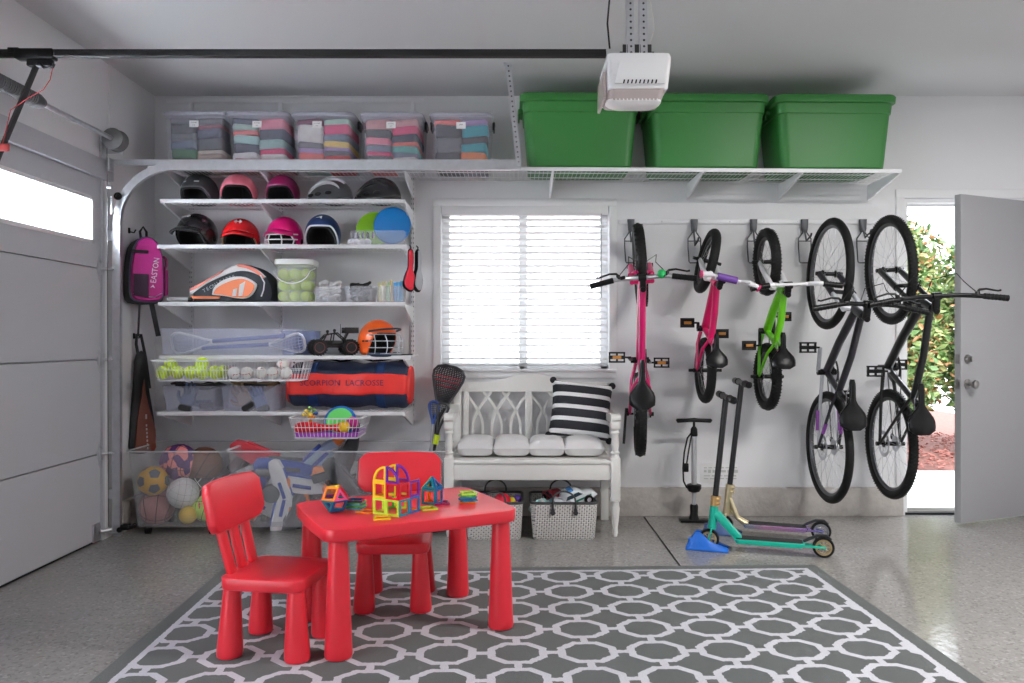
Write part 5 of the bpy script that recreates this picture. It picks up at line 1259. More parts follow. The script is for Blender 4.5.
QT=[(0,0),(E_,0)]+[(E_*math.cos(rad(a)),E_*math.sin(rad(a))) for a in range(15,91,15)]
def tile(parent,kind,c,o,x,y,name=None):
    poly={'sq':SQ,'tri':TRI,'qt':QT}[kind]; M=frame(o,x,y)
    b=B(M); tri_frame_b=tri_frame(poly,.0085,.0065)
    for v in tri_frame_b.v: b.v.append(M@v)
    b.f=tri_frame_b.f; b.fm=tri_frame_b.fm; b.M=None
    return obj({'sq':'square_tile','tri':'triangle_tile','qt':'quarter_round_tile'}[kind],b,tm(c),parent)
# house: local +x runs along the lime front, +y back along the blue side
hx_,hy_=W(399,2.905),2.905
HS=thing('magnet_tile_house','arched house of magnetic tiles, largest build on the red table','building toy',(hx_,hy_,TZ),rad(-30),'magnetic tile builds')
e=E_; X=Vector((1,0,0)); Yv=Vector((0,1,0)); Z=Vector((0,0,1))
tile(HS,'sq','lime',(-2*e,0,0),X,Z); tile(HS,'sq','lime',(-e,0,0),X,Z); tile(HS,'sq','teal',(0,0,0),Yv,Z); tile(HS,'sq','blue',(0,e,0),Yv,Z)
tile(HS,'sq','lime',(-2*e,2*e,0),X,Z); tile(HS,'sq','orange',(-e,2*e,0),X,Z); tile(HS,'sq','lime',(-2*e,0,0),Yv,Z); tile(HS,'sq','green',(-2*e,e,0),Yv,Z)
tile(HS,'sq','yellow',(-2*e,0,e),X,Z); tile(HS,'sq','red',(-e,0,e),X,Z); tile(HS,'sq','red',(0,0,e),Yv,Z); tile(HS,'sq','orange',(-2*e,0,e),Yv,Z)
tile(HS,'sq','red',(-e,e,e),X,Z); tile(HS,'sq','yellow',(-2*e,e,e),X,Z); tile(HS,'sq','purple',(0,e,e),Yv,Z)
tile(HS,'qt','yellow',(-e,0,2*e),-X,Z); tile(HS,'qt','purple',(-e,0,2*e),X,Z); tile(HS,'qt','purple',(-e,e,2*e),X,Z); tile(HS,'qt','yellow',(-e,e,2*e),-X,Z)
def loc(p,root): return root.matrix_basis@Vector(p)
# icosa-like ball: cuboctahedron of squares and triangles
BL_=thing('magnet_tile_ball','faceted ball of magnetic tiles at the garage door end of the table','building toy',(W(335,3.0),3.0,TZ),rad(25),'magnetic tile builds')
E0=E_; vs=[]
s_=.056/math.sqrt(2)
for a,b_ in ((1,1),(1,-1),(-1,1),(-1,-1)): vs+= [(a*s_,b_*s_,0),(a*s_,0,b_*s_),(0,a*s_,b_*s_)]
vs=[Vector(v) for v in vs]
def face_tile(parent,pts,c,nm):
    n=len(pts); cc=sum(pts,Vector())/n; x=(pts[1]-pts[0]).normalized(); nrm=cc.normalized(); y=nrm.cross(x)
    P2=sorted(pts,key=lambda p:math.atan2((p-cc).dot(y),(p-cc).dot(x))); poly=[((p-cc).dot(x),(p-cc).dot(y)) for p in P2]
    M=frame(cc,x,y); q=tri_frame(poly,.008,.006); b=B(); b.v=[M@v for v in q.v]; b.f=q.f; b.fm=q.fm
    return obj(nm,b,tm(c),parent)
Rm=Vector((1,1,1)).normalized().rotation_difference(Vector((0,0,1))).to_matrix()
cols=['yellow','navy','red','purple','orange','blue']; ci=0
zmin=min((Rm@v).z for v in vs)
up=lambda p:Rm@p-Vector((0,0,zmin-.0045))
ctr=Vector((0,0,-zmin+.0045))
def ft(pts,c,nm):
    pts=[Rm@p for p in pts]; o=face_tile(BL_,pts,c,nm); o.location=(0,0,-zmin+.0045); return o
for ax in range(3):
    for sg in (-1,1):
        f_=[v for v in vs if abs(v[ax]-sg*s_)<1e-6]; zc_=(Rm@(sum(f_,Vector())/4)).z; ft(f_,['red','magenta','orange'][ax] if zc_>0 else ['navy','blue','teal'][ax],'square_tile')
k=0
for a in (-1,1):
    for b_ in (-1,1):
        for c in (-1,1):
            f_=[v for v in vs if v.x*a>=-1e-9 and v.y*b_>=-1e-9 and v.z*c>=-1e-9 and abs(v.x*a+v.y*b_+v.z*c-2*s_)<1e-6]; zc_=(Rm@(sum(f_,Vector())/3)).z
            ft(f_,'yellow' if zc_>.03 else 'pink' if zc_>0 else 'teal' if k%2 else 'navy','triangle_tile'); k+=1
# small tower behind the house
TW=thing('magnet_tile_tower','small teal peaked tower of magnetic tiles behind the arched house','building toy',(W(432,3.16),3.16,TZ),rad(-20),'magnetic tile builds')
tile(TW,'sq','orange',(-e/2,-e/2,0),Yv,Z); tile(TW,'sq','blue',(e/2,-e/2,0),Yv,Z); tile(TW,'sq','teal',(-e/2,-e/2,0),X,Z); tile(TW,'sq','orange',(-e/2,e/2,0),X,Z)
ap=Vector((0,0,e+e*.78))
for p0,p1,c in (((-e/2,-e/2,e),(e/2,-e/2,e),'teal'),((e/2,-e/2,e),(e/2,e/2,e),'blue'),((e/2,e/2,e),(-e/2,e/2,e),'teal'),((-e/2,e/2,e),(-e/2,-e/2,e),'lime')):
    p0=Vector(p0);p1=Vector(p1); xx=p1-p0; yy=ap-(p0+p1)/2; tile(TW,'tri',c,p0,xx,yy)
# loose tiles
def flat(label,u,v,c,rz,kind='sq',lev=0,group=None,dz=0):
    Y=.659*F/(v-V0); b=tri_frame(SQ if kind=='sq' else TRI,.0085,.0065)
    for i,p in enumerate(b.v): b.v[i]=p-Vector((e/2,e/2 if kind=='sq' else e*.3,-.00325))
    o=obj('square_tile' if kind=='sq' else 'triangle_tile',b,tm(c)); place(o,(W(u,Y),Y,TZ+lev*.0068),rad(rz)); tag(o,label,'magnetic tile',group); return o
flat('yellow magnetic tile lying flat nearest the front edge of the red table',382,518.5,'yellow',10)
flat('orange magnetic tile lying flat against the lime front of the tile house',367,512,'orange',-25)
flat('lime magnetic tile lying flat at the blue side of the tile house',428,509,'lime',25)
flat('dark magenta magnetic tile lying flat by the small teal tower',441,503.5,'magenta',15)
for k,(c,rz) in enumerate((('teal',8),('green',-4),('teal',12),('green',3),('navy',20))):
    flat(f'{c} magnetic tile, {("lowest","second","middle","fourth","topmost")[k]} of the small stack between ball and house',356,508,c,rz-20,lev=k,group='short stack of magnetic tiles beside the tile ball')
for k,(c,rz) in enumerate((('orange',0),('teal',25),('blue',-12),('teal',6),('green',-20),('lime',14))):
    flat(f'{c} magnetic tile, {("lowest","second","third","fourth","fifth","topmost")[k]} of the stack at the bench side of the table',468,502,c,rz,lev=k,group='stack of magnetic tiles at the bench side of the table')
# ---------------------------------------------------------------- bicycle wall rack
RZ_=H(221.5,5.07)
rk=B(); rk.box(((W(619,5.07)+W(904,5.07))/2,YB-.007,RZ_),(W(904,5.07)-W(619,5.07),.014,.030),.004); rk.mi=1
for k in range(9): rk.cyl((W(628+k*34,5.07),YB-.0135,RZ_),(W(628+k*34,5.07),YB-.0165,RZ_),.006,n=8)
tag(obj('rack_rail',rk,[WHITE,STEEL]),'white wall rail carrying the five bicycle hooks','rail')
hookm=mat('hook_grey',(.09,.095,.105),.45,.3)
def hook(label,x,zrim):
    t=thing('bicycle_hook',label,'hook',(x,YB,RZ_),0,'bicycle hooks on the wall rail')
    b=B(); b.loft([[(p[0],p[1]-.030,z) for p in rr(w,d,.006,2)] for z,w,d in ((-.068,.030,.032),(-.05,.036,.038),(.004,.044,.030),(.012,.046,.028))]); obj('bracket',b,hookm,t)
    b=B(); b.tube([(-.010,-.034,-.060),(-.014,-.034,-.075),(-.042,-.036,-.115),(-.042,-.038,-.17),(-.036,-.040,-.262),(-.030,-.042,-.272),(.026,-.042,-.272),(.032,-.040,-.262),(.040,-.038,-.17),(.040,-.036,-.115),(.014,-.034,-.075),(.010,-.034,-.060)],.0045,7); b.tube([(-.042,-.036,-.130),(.040,-.036,-.130)],.0038,6)
    obj('wire_loop',b,hookm,t)
    b=B(); z=zrim-RZ_; b.tube([(-.010,-.045,-.062),(-.010,-.065,-.075),(-.006,-.080,z-.03),(0,-.105,z-.012),(0,-.135,z-.006),(0,-.150,z+.012)],.006,8); obj('wheel_hook',b,hookm,t)
# ---------------------------------------------------------------- bicycles, hanging by the front wheel
def pm(name,c,rough=.3,coat=.25): return mat('bike_'+name,c,rough,coat=coat)
SPK=mat('spoke_steel',(.45,.46,.48),.3,.9)
def wheel(t,c,R,tr,spokes,rimc,steer=0,knob=0,name='wheel'):
    Mw=T(*c)@RZ(steer)@RX(90); b=B(); b.torus((0,0,0),R-tr,tr,64,12,Mw)
    if knob:
        for k in range(knob):
            a=360*k/knob
            for s in (-1,0,1): b.box((0,0,0),(.0035,.5*PI*R/knob*1.1,tr*.42),0,Mw@RZ(a+(180/knob if s==0 else 0))@T(R-tr+tr*math.cos(s*.75),0,tr*math.sin(s*.75)))
    w=obj(name,b,RUBBER,t)
    ri=R-2*tr+.004; b=B(); b.loft([[Vector((r*math.cos(2*PI*i/64),r*math.sin(2*PI*i/64),z)) for i in range(64)] for r,z in ((ri+.006,-tr*.52),(ri-.014,-tr*.36),(ri-.020,0),(ri-.014,tr*.36),(ri+.006,tr*.52),(ri+.006,0))],closed=True,M=Mw); obj('rim',b,rimc,w)
    b=B(); hw=.042 if R>.3 else .034; b.lathe([(.006,-hw*1.5),(.006,-hw),(.022,-hw),(.022,-hw+.006),(.013,-hw+.010),(.013,hw-.010),(.022,hw-.006),(.022,hw),(.006,hw),(.006,hw*1.5)],16,Mw); obj('hub',b,BLACK,w)
    b=B()
    for k in range(spokes):
        a=2*PI*k/spokes; s=1 if k%2 else -1; a2=a+(1 if (k//2)%2 else -1)*1.25
        b.tube([Mw@Vector((.020*math.cos(a2),.020*math.sin(a2),s*(hw-.003))),Mw@Vector(((ri-.012)*math.cos(a),(ri-.012)*math.sin(a),0))],.0011,4)
    obj('spokes',b,SPK,w); return w
def saddle(t,c,L,wd,m,tilt=0):
    b=B(); rings=[]; n=12
    for i in range(n+1):
        q=i/n; x=-L*.5+L*q
        w=wd*( .5*(1-sm(.25,.62,q))+.145) * (1-.5*(1-sm(0,.10,q))) *(1-.35*sm(.92,1,q))
        h=.020+.022*(1-sm(.1,.6,q)); zt=.012*(1-sm(0,.35,q))*1.0-.006*sm(.8,1,q)
        ring=[]
        for k in range(16):
            a=2*PI*k/16; cs,sn=math.cos(a),math.sin(a)
            ring.append((x,w*cs,zt+(h*.55*sn if sn>0 else h*1.25*sn*(abs(cs)**.0)))) 
        rings.append(ring)
    b.loft(rings,M=T(*c)@RY(tilt)); s=obj('saddle',b,m,t)
    b=B()
    for y in (-.018,.018): b.tube([(c[0]-L*.32,c[1]+y*1.6,c[2]-.02),(c[0]-L*.15,c[1]+y,c[2]-.045),(c[0]+L*.18,c[1]+y,c[2]-.045),(c[0]+L*.38,c[1]+y*.5,c[2]-.02)],.0035,6)
    obj('saddle_rails',b,STEEL,s)
def pedal(t,c,side,big,refl=None):
    b=B(); w=.10 if big else .085; d=.066 if big else .058; y=c[1]-side*w*.55
    y=c[1]+side*(.02+w/2)
    for s in (-1,1): b.box((c[0]+s*d*.42,y,c[2]),(.010,w,.024),.003); b.box((c[0],y+s*w*.44,c[2]),(d,.010,.022),.003)
    b.box((c[0],y,c[2]),(.022,w,.020),.003); b.box((c[0],y,c[2]),(d*.9,.012,.014),.002); b.cyl((c[0],c[1],c[2]),(c[0],y,c[2]),.006,n=8)
    if not big: b.box((c[0],y,c[2]),(d*.95,w*.92,.020),.005)
    p=obj('pedal',b,BLACK,t)
    if refl:
        for s in (-1,1): 
            b=B(); b.box((c[0],y,c[2]+s*.013),(d*.30,w*.52,.006),.001); obj('reflector',b,refl,p)
AMB=mat('amber_reflector',(.55,.22,.03),.3)
def cranks(t,bb,L,ang,big,crm,ring,refl,yo):
    for s in (-1,1):
        a=ang if s>0 else ang+PI; e=(bb[0]+L*math.cos(a),s*(yo+.016),bb[2]+L*math.sin(a))
        b=B(); b.bar((bb[0],s*yo,bb[2]),e,.014,.024 if big else .018,(0,1,0),.004); obj('crank_arm',b,crm,t)
        pedal(t,(e[0],e[1]+s*.004,e[2]),s,big,refl)
    b=B(); M=T(bb[0],-yo+.014,bb[2])@RX(90)
    prof=[(ring,-.002),(ring,.002)]
    pts=[]
    n=40
    A=[];
    for i in range(n*2):
        a=2*PI*i/(n*2); r=ring*(1.0 if i%2 else .955); A.append((r*math.cos(a),r*math.sin(a)))
    I=[(ring*.78*math.cos(2*PI*i/(n*2)),ring*.78*math.sin(2*PI*i/(n*2))) for i in range(n*2)]
    b.loft([[(x,y,-.002) for x,y in A],[(x,y,.002) for x,y in A],[(x,y,.002) for x,y in I],[(x,y,-.002) for x,y in I]],closed=True,M=M)
    for k in range(4): b.box((0,0,0),(ring*.82,.020,.005),.001,M@RZ(45*k+20)@T(ring*.0,0,0)) if k<2 else None
    b.cyl((bb[0],-yo-.004,bb[2]),(bb[0],yo+.004,bb[2]),.019,n=14); obj('chainring',b,BLACK,t)
def bike(label,x,yw,zr,WB,R,tr,frame_m,cfg,yaw=0):
    t=thing('bicycle',label,'bicycle',(x,yw,zr),0,'bicycles hanging on the wall')
    Mx=Matrix(((0,-1,0),(0,0,-1),(1,0,0))); t.rotation_euler=(Matrix.Rotation(rad(yaw),3,'Z')@Mx).to_euler()
    g=lambda k,d=None: cfg.get(k,d); k_=R/.34 if not g('k') else g('k')
    big=g('big',False)
    front_steer=g('steer',0)
    ax=Vector((WB,0,0))
    hx0=g('htx',0); ht0=Vector((WB-.155*k_+hx0,0,.40*k_)) ; ht1=ht0+Vector((-.05*k_,0,.135*k_)); sa=(ht1-ht0).normalized()
    if g('ht'): ht0=Vector(g('ht')[0]); ht1=Vector(g('ht')[1]); sa=(ht1-ht0).normalized()
    bb=Vector(g('bb',(.425*k_,0,-.035*k_)))
    st=Vector(g('st',(.29*k_,0,.36*k_)))
    R1=.0195*(1 if big else 1.08); R2=g('dt',.022)
    # frame
    b=B(); b.tube([bb,bb+(ht0-bb)*.5+Vector((0,0,g('curve',0))),ht0+sa*.03],R2,12); obj('down_tube',b,frame_m[0],t)
    b=B(); b.tube([st-(st-bb).normalized()*.02,(st+ht1)/2+Vector((0,0,g('tcurve',0))),ht1-sa*.025],R1,12); obj('top_tube',b,frame_m[1],t)
    b=B(); b.tube([bb,st],R1*.9,12); b.tube([st-(st-bb)*.01,st+(st-bb).normalized()*.05],R1*1.02,12); obj('seat_tube',b,frame_m[1],t)
    b=B(); b.tube([ht0,ht1],R1*1.15,14); obj('head_tube',b,frame_m[0],t)
    yo=.062 if big else .052
    for s in (-1,1):
        b=B(); b.tube([bb+Vector((-.02,s*.026,0)),bb*.62+Vector((0,s*(tr+.018),0)),Vector((.0,s*yo,0))],[.012,.0105,.009],8); obj('chain_stay',b,frame_m[2],t)
        q=st*.93+bb*.07
        b=B(); b.tube([q+Vector((0,s*.012,0)),q*.72+Vector((0,s*(tr+.016),.02)),Vector((.0,s*yo,0))],[.0105,.0095,.008],8); obj('seat_stay',b,frame_m[3],t)
    b=B(); b.cyl((0,-yo-.022,0),(0,yo+.022,0),.0065,n=10); 
    for s in (-1,1): b.cyl((0,s*(yo+.006),0),(0,s*(yo+.022),0),.013,n=8)
    if g('pegs'): b.cyl((0,-yo-.05,0),(0,yo+.05,0),.010,n=10)
    obj('rear_axle',b,BLACK,t)
    # front end, may be turned a little
    Ms=Matrix.Translation(ht0)@Matrix.Rotation(rad(front_steer),4,sa)@Matrix.Translation(-ht0)
    def S(p): return Ms@Vector(p)
    cw=.058 if big else .046
    b=B()
    b.tube([S(ht0-sa*.012+Vector((0,-cw,0))),S(ht0-sa*.006),S(ht0-sa*.012+Vector((0,cw,0)))],.017*(1 if big else .8),10)
    for s in (-1,1):
        top=ht0-sa*.012+Vector((0,s*cw,0)); end=ax+Vector((0,s*cw,0))
        if g('susp'): 
            mid=top.lerp(end,.42); b.tube([S(top+(top-end).normalized()*.02),S(mid)],.0135,10); b.mi=1; b.tube([S(mid-(end-top).normalized()*.01),S(end)],[.020,.018],10); b.mi=0
        else: b.tube([S(top),S(top.lerp(end,.7)),S(end)],([.014,.012,.009] if big else [.018,.017,.012]),10)
    if g('susp'):
        b.mi=1; m0=ht0-sa*.02; pts=[]
        a0=(ht0-sa*.012).lerp(ax,.46); fw=(ax-ht0).normalized(); 
        b.tube([S(a0+Vector((0,-cw,0))),S(a0-fw*.07+Vector((.03,-cw*.6,0))),S(a0-fw*.085+Vector((.035,0,0))),S(a0-fw*.07+Vector((.03,cw*.6,0))),S(a0+Vector((0,cw,0)))],.012,8)
    obj('fork',b,g('fork',[frame_m[0],frame_m[0]]),t)
    b=B(); c0=S(ax)
    d=S(ax+Vector((0,1,0)))-c0
    b.cyl(c0-d*(cw+.022),c0+d*(cw+.022),.0065,n=10)
    for s in (-1,1): b.cyl(c0+d*s*(cw+.005),c0+d*s*(cw+.022),.0125,n=8)
    if g('pegs'): b.cyl(c0-d*(cw+.045),c0+d*(cw+.045),.010,n=10)
    obj('front_axle',b,BLACK,t)
    wheel(t,(0,0,0),R,tr,g('spokes',28),g('rim'),0,g('knob',0))
    # front wheel turned with the fork
    cA=math.degrees(math.atan2(d.x,d.y)); wheel(t,c0,R,tr,g('spokes',28),g('rim'),-cA,g('knob',0))
    # stem and bars
    sl=g('stem',.075)*1.0; sb=ht1+sa*g('stack',.035); cl=sb+Vector((sl,0,.02))
    b=B(); b.tube([S(ht1),S(sb+sa*.02)],.016,12); b.bar(S(sb),S(cl),.034,.036,(0,1,0),.008); b.cyl(S(cl+Vector((0,-.022,0))),S(cl+Vector((0,.022,0))),.021,n=12); obj('stem',b,g('stemm',BLACK),t)
    rise=g('rise',.03); bw=g('bw',.31); sw=g('sweep',.03); i0=g('i0',.05); i1=g('i1',.14)
    def bp(y,r,x): return S(cl+Vector((x,y,r)))
    half=[(0,0,0),(i0,0,0),(i1*.55+i0*.45,rise*.55,0),(i1,rise,-sw*.1),(bw*.72,rise*1.02,-sw*.5),(bw,rise*1.03,-sw)]
    pts=[bp(-y,r,x) for y,r,x in reversed(half)]+[bp(y,r,x) for y,r,x in half[1:]]
    b=B(); b.tube(pts,.0125,10)
    if g('cross'):
        yy=i1*.62+i0*.38; rr_=rise*g('cross'); b.tube([bp(-yy*1.05,rr_,0),bp(yy*1.05,rr_,0)],.0085,8)
    hb=obj('handlebar',b,g('barm',BLACK),t)
    if g('pad'): 
        yy=i1*.5; rr_=rise*g('cross'); b=B(); b.tube([bp(-yy,rr_,0),bp(-yy*.98,rr_,0),bp(yy*.98,rr_,0),bp(yy,rr_,0)],[.012,.021,.021,.012],12); obj('bar_pad',b,g('pad'),t)
    gl=g('grip',.12)
    for s in (-1,1):
        e0=Vector(bp(s*bw,rise*1.03,-sw)); e1=Vector(bp(s*bw*.72,rise*1.02,-sw*.5)); dd=(e1-e0).normalized()
        b=B(); b.tube([e0-dd*.006,e0-dd*.004,e0+dd*.004,e0+dd*gl*.5,e0+dd*gl,e0+dd*(gl+.003)],[.012,.0175,.0165,.0155,.0165,.013],12)
        for q in range(5): b.torus((0,0,0),.0155,.0022,14,5,frame(e0+dd*(gl*.15+gl*.16*q),dd.orthogonal(),dd.cross(dd.orthogonal())))
        gm=g('gripm',BLACK); gm=gm[0 if s>0 else 1] if isinstance(gm,(list,tuple)) else gm
        gr_=obj('grip',b,gm,t)
        if g('gripend'): b=B(); b.lathe([(.001,0),(.021,.001),(.021,.010),(.014,.012)],14,frame(e0-dd*.008,dd.orthogonal(),dd.cross(dd.orthogonal()))); obj('grip_end',b,g('gripend'),gr_)
        if g('levers'):
            b=B(); c=e0+dd*(gl+.03); n=Vector((1,0,-.35)).normalized(); b.cyl(c-n*.004,c+n*.022,.012,n=8); b.tube([c+n*.018,c+n*.034-dd*.012,c+n*.044-dd*.05,c+n*.038-dd*.11,c+n*.044-dd*.125],[.008,.007,.0055,.005,.006],6); b.box((0,0,0),(.03,.03,.02),.005,frame(c+dd*.025,dd,Vector((0,0,1)))); obj('brake_lever',b,BLACK,t)
            b=B(); p0=c+n*.024+dd*.01; p3=S(ht0+Vector((.05,s*.03,.02))); b.tube([p0,p0+dd*.05+n*.05,(p0+p3)/2+Vector((.09,0,.06)),p3+Vector((.06,0,.05)),p3],.0026,5); obj('brake_cable',b,BLACK,t)
    # saddle
    sp=st+(st-bb).normalized()*g('post',.08); sd=Vector(g('saddle',(sp.x-.01,0,sp.z+.04)))
    b=B(); b.tube([st,Vector((sd.x+.01,0,sd.z-.045))],.0135,10); obj('seat_post',b,g('postm',BLACK),t)
    saddle(t,tuple(sd),g('sl',.27),g('swd',.15),g('sadm',mat('saddle_vinyl',(.005,.005,.006),.32,spec=.3)),g('stilt',0))
    cranks(t,bb,g('cl',.17),rad(g('ca',95)),big,g('crm',BLACK),g('ring',.085),g('refl'),.052 if big else .045)
    # chain and gears
    b=B(); y=-(.052 if big else .045)+.014; cg=g('cog',.045); rg=g('ring',.085)
    dch=Vector((bb.x,0,bb.z)); L=dch.length; u=dch/L; nrm=Vector((-u.z,0,u.x))
    for s in (-1,1): b.tube([Vector((0,y,0))+nrm*s*cg,Vector((bb.x,y,bb.z))+nrm*s*rg],.0035,5)
    obj('chain',b,mat('chain_steel',(.12,.12,.12),.4,.8),t)
    b=B()
    if big:
        for q in range(6): b.cyl((0,y-.004-.0045*q+.012,0),(0,y-.0065-.0045*q+.012,0),cg*(1.1-.11*q),n=22)
        obj('cassette',b,STEEL,t)
        b=B(); b.bar((0,y-.02,-.02),(-.012,y-.03,-.075),.012,.022,(0,1,0),.004); b.cyl((-.012,y-.024,-.07),(-.012,y-.034,-.07),.018,n=12); b.bar((-.012,y-.028,-.07),(.03,y-.026,-.12),.006,.02,(0,1,0),.002); b.cyl((.03,y-.022,-.12),(.03,y-.030,-.12),.018,n=12); obj('derailleur',b,BLACK,t)
        b=B(); M=T(0,.038,0)@RX(90); b.loft([[(r*math.cos(2*PI*i/36),r*math.sin(2*PI*i/36),z) for i in range(36)] for r,z in ((.080,-.001),(.080,.001),(.058,.001),(.058,-.001))],closed=True,M=M)
        for q in range(3): b.box((0,0,0),(.12,.008,.002),0,M@RZ(60*q))
        obj('brake_disc',b,STEEL,t)
    else:
        b.cyl((0,y-.002,0),(0,y+.002,0),cg,n=20); obj('sprocket',b,STEEL,t)
    return t,dict(S=S,cl=cl,bb=bb,ht0=ht0,ht1=ht1,sa=sa,st=st)
rimk=mat('rim_black',(.03,.03,.03),.4); rims=mat('rim_silver',(.55,.56,.58),.3,.8)
# 1 magenta geared child's bike, edge on
mg=pm('magenta',s2l(205,10,100)); 
t,_d=bike("magenta child's bicycle hanging nearest the window, seen end on",.772,4.80,.690,.915,.262,.034,[mg,mg,mg,mg],
  dict(big=True,k=.78,levers=True,rise=.05,bw=.285,sweep=.03,rim=rims,knob=44,grip=.125,steer=4,spokes=24,ca=82,cl=.14,ring=.07,refl=AMB,saddle=(.20,0,.34),sl=.285,swd=.116,barm=rims,dt=.025,fork=[mg,mg],stem=.06,susp=True,cog=.045,st=(.235,0,.27)),yaw=-7)
b=B(); c=_d['S'](_d['cl']+Vector((.01,-.105,.045))); b.ball(c,.026,14,10); b.cyl(c,c+Vector((0,0,-.03)),.012,n=10); obj('bell',b,mat('green_bell',s2l(40,190,100),.3),t)
b=B(); ls=mat('orange_decal',s2l(240,140,60),.4); e_=_d['ht0'].lerp(_d['bb'],.10); b.tube([_d['ht0'].lerp(_d['bb'],.04),_d['ht0'].lerp(_d['bb'],.13)],.0235,12); obj('orange_band',b,ls,t)
b=B(); b.tube([_d['ht0'].lerp(_d['bb'],.13),_d['ht0'].lerp(_d['bb'],.20)],.0233,12); obj('white_band',b,LM,t)
b=B(); b.tube([(.02,.085,.0),(-.18,.10,.05)],.008,8); b.box((.02,.082,0),(.03,.02,.04),.004); obj('kickstand',b,BLACK,t)
# 2 small pink bike
pk2=pm('raspberry',s2l(214,16,96))
bike("small raspberry pink bicycle with white handlebar and purple bar pad",1.187,4.853,.957,.684,.207,.029,[pk2,pk2,pk2,pk2],
  dict(k=.60,rise=.15,bw=.165,sweep=.02,i0=.045,i1=.115,cross=.62,pad=mat('purple_pad',s2l(112,66,160),.5),barm=mat('white_bar_paint',(.82,.82,.83),.3),rim=rimk,steer=-14,spokes=20,ca=70,cl=.095,ring=.055,refl=AMB,saddle=(.125,0,.30),sl=.200,swd=.100,grip=.055,gripm=mat('white_grip',(.78,.76,.78),.5),gripend=mat('pink_grip_end',s2l(220,30,110),.5),pegs=True,cog=.03,dt=.024,htx=-.05,fork=[mat('white_fork',(.75,.75,.77),.35)]*2,stem=.04,bb=(.262,0,-.005),st=(.185,0,.18),curve=.02),yaw=-1)
# 3 green bike
gr3=pm('lime',s2l(110,206,24)); gp=mat('white_bar_paint',(.82,.82,.83),.3)
bike("lime green child's bicycle with white handlebar, hanging in the middle of the five",1.573,4.847,.918,.715,.210,.030,[gr3,gr3,gr3,gr3],
  dict(k=.61,rise=.13,bw=.25,sweep=.02,i0=.05,i1=.13,cross=.55,barm=gp,rim=rimk,steer=2,knob=56,spokes=20,ca=150,cl=.105,ring=.058,refl=AMB,saddle=(.165,0,.295),sl=.215,swd=.108,grip=.10,pegs=True,cog=.032,dt=.026,htx=-.085,fork=[mat('white_fork',(.75,.75,.77),.35)]*2,stem=.05,bb=(.285,0,-.005),st=(.20,0,.19)),yaw=0)
# 4 dark grey mountain bike with purple
dg=pm('graphite',s2l(44,42,50)); pu=pm('violet',s2l(150,70,170)); sv=pm('silver',(.55,.56,.6),.3,.3)
t,_d=bike('graphite grey mountain bicycle with violet stays, hanging beside the lime green one',1.905,4.722,.496,1.052,.339,.024,[dg,dg,sv,dg],
  dict(big=True,levers=True,rise=.03,bw=.30,sweep=.035,rim=mat('rim_grey',(.16,.16,.17),.35,.5),spokes=32,ca=28,cl=.17,ring=.09,saddle=(.285,0,.355),sl=.285,swd=.12,htx=-.085,dt=.024,susp=True,fork=[sv,dg],k=.92,st=(.34,0,.18),bb=(.455,0,-.03),crm=sv,steer=-2),yaw=-1)
for s in (-1,1):
    b=B(); b.tube([Vector((.10,s*.0615,-.008)),Vector((.22,s*.058,-.016))],.0115,8); obj('violet_decal',b,pu,t)
    b=B(); b.tube([Vector((.09,s*.053,.052)),Vector((.15,s*.047,.085))],.0112,8); obj('violet_decal',b,pu,t)
# 5 black, white and green mountain bike by the door
bk5=pm('black',(.010,.010,.011)); gn=pm('deep_green',s2l(92,150,40)); 
t,_d=bike('black and green mountain bicycle with knobbly tyres, hanging by the open doorway',2.280,4.722,.516,1.055,.331,.026,[bk5,bk5,bk5,bk5],
  dict(big=True,levers=True,rise=.015,bw=.355,sweep=.03,rim=mat('rim_dark',(.06,.06,.065),.35,.5),knob=90,spokes=32,ca=95,cl=.17,ring=.095,saddle=(.245,0,.40),sl=.285,swd=.115,htx=-.055,dt=.026,susp=True,fork=[bk5,bk5],crm=sv,steer=3,st=(.285,0,.32),bb=(.46,0,-.035)),yaw=-2.5)
dtm=_d['ht0'].lerp(_d['bb'],.5)
b=B(); b.tube([_d['ht0'].lerp(_d['bb'],.30),_d['ht0'].lerp(_d['bb'],.56)],.0228,12); obj('green_decal',b,gn,t)
b=B(); b.tube([_d['ht0'].lerp(_d['bb'],.60),_d['ht0'].lerp(_d['bb'],.74)],.0228,12); obj('white_decal',b,LM,t)
b=B(); b.tube([_d['ht0'].lerp(_d['bb'],.08),_d['ht0'].lerp(_d['bb'],.14)],.0228,12); obj('white_decal',b,LM,t)
for x,lab,zr in ((.775,'grey wall hook holding the magenta bicycle nearest the window',1.605+.225),(1.187,'grey wall hook holding the small raspberry pink bicycle',1.641+.165),(1.573,'grey wall hook holding the lime green bicycle',1.633+.165),(1.905,'grey wall hook holding the graphite grey mountain bicycle',1.548+.285),(2.285,'grey wall hook holding the bicycle by the doorway',1.571+.285)):
    hook(lab,x-.02,zr-.02)
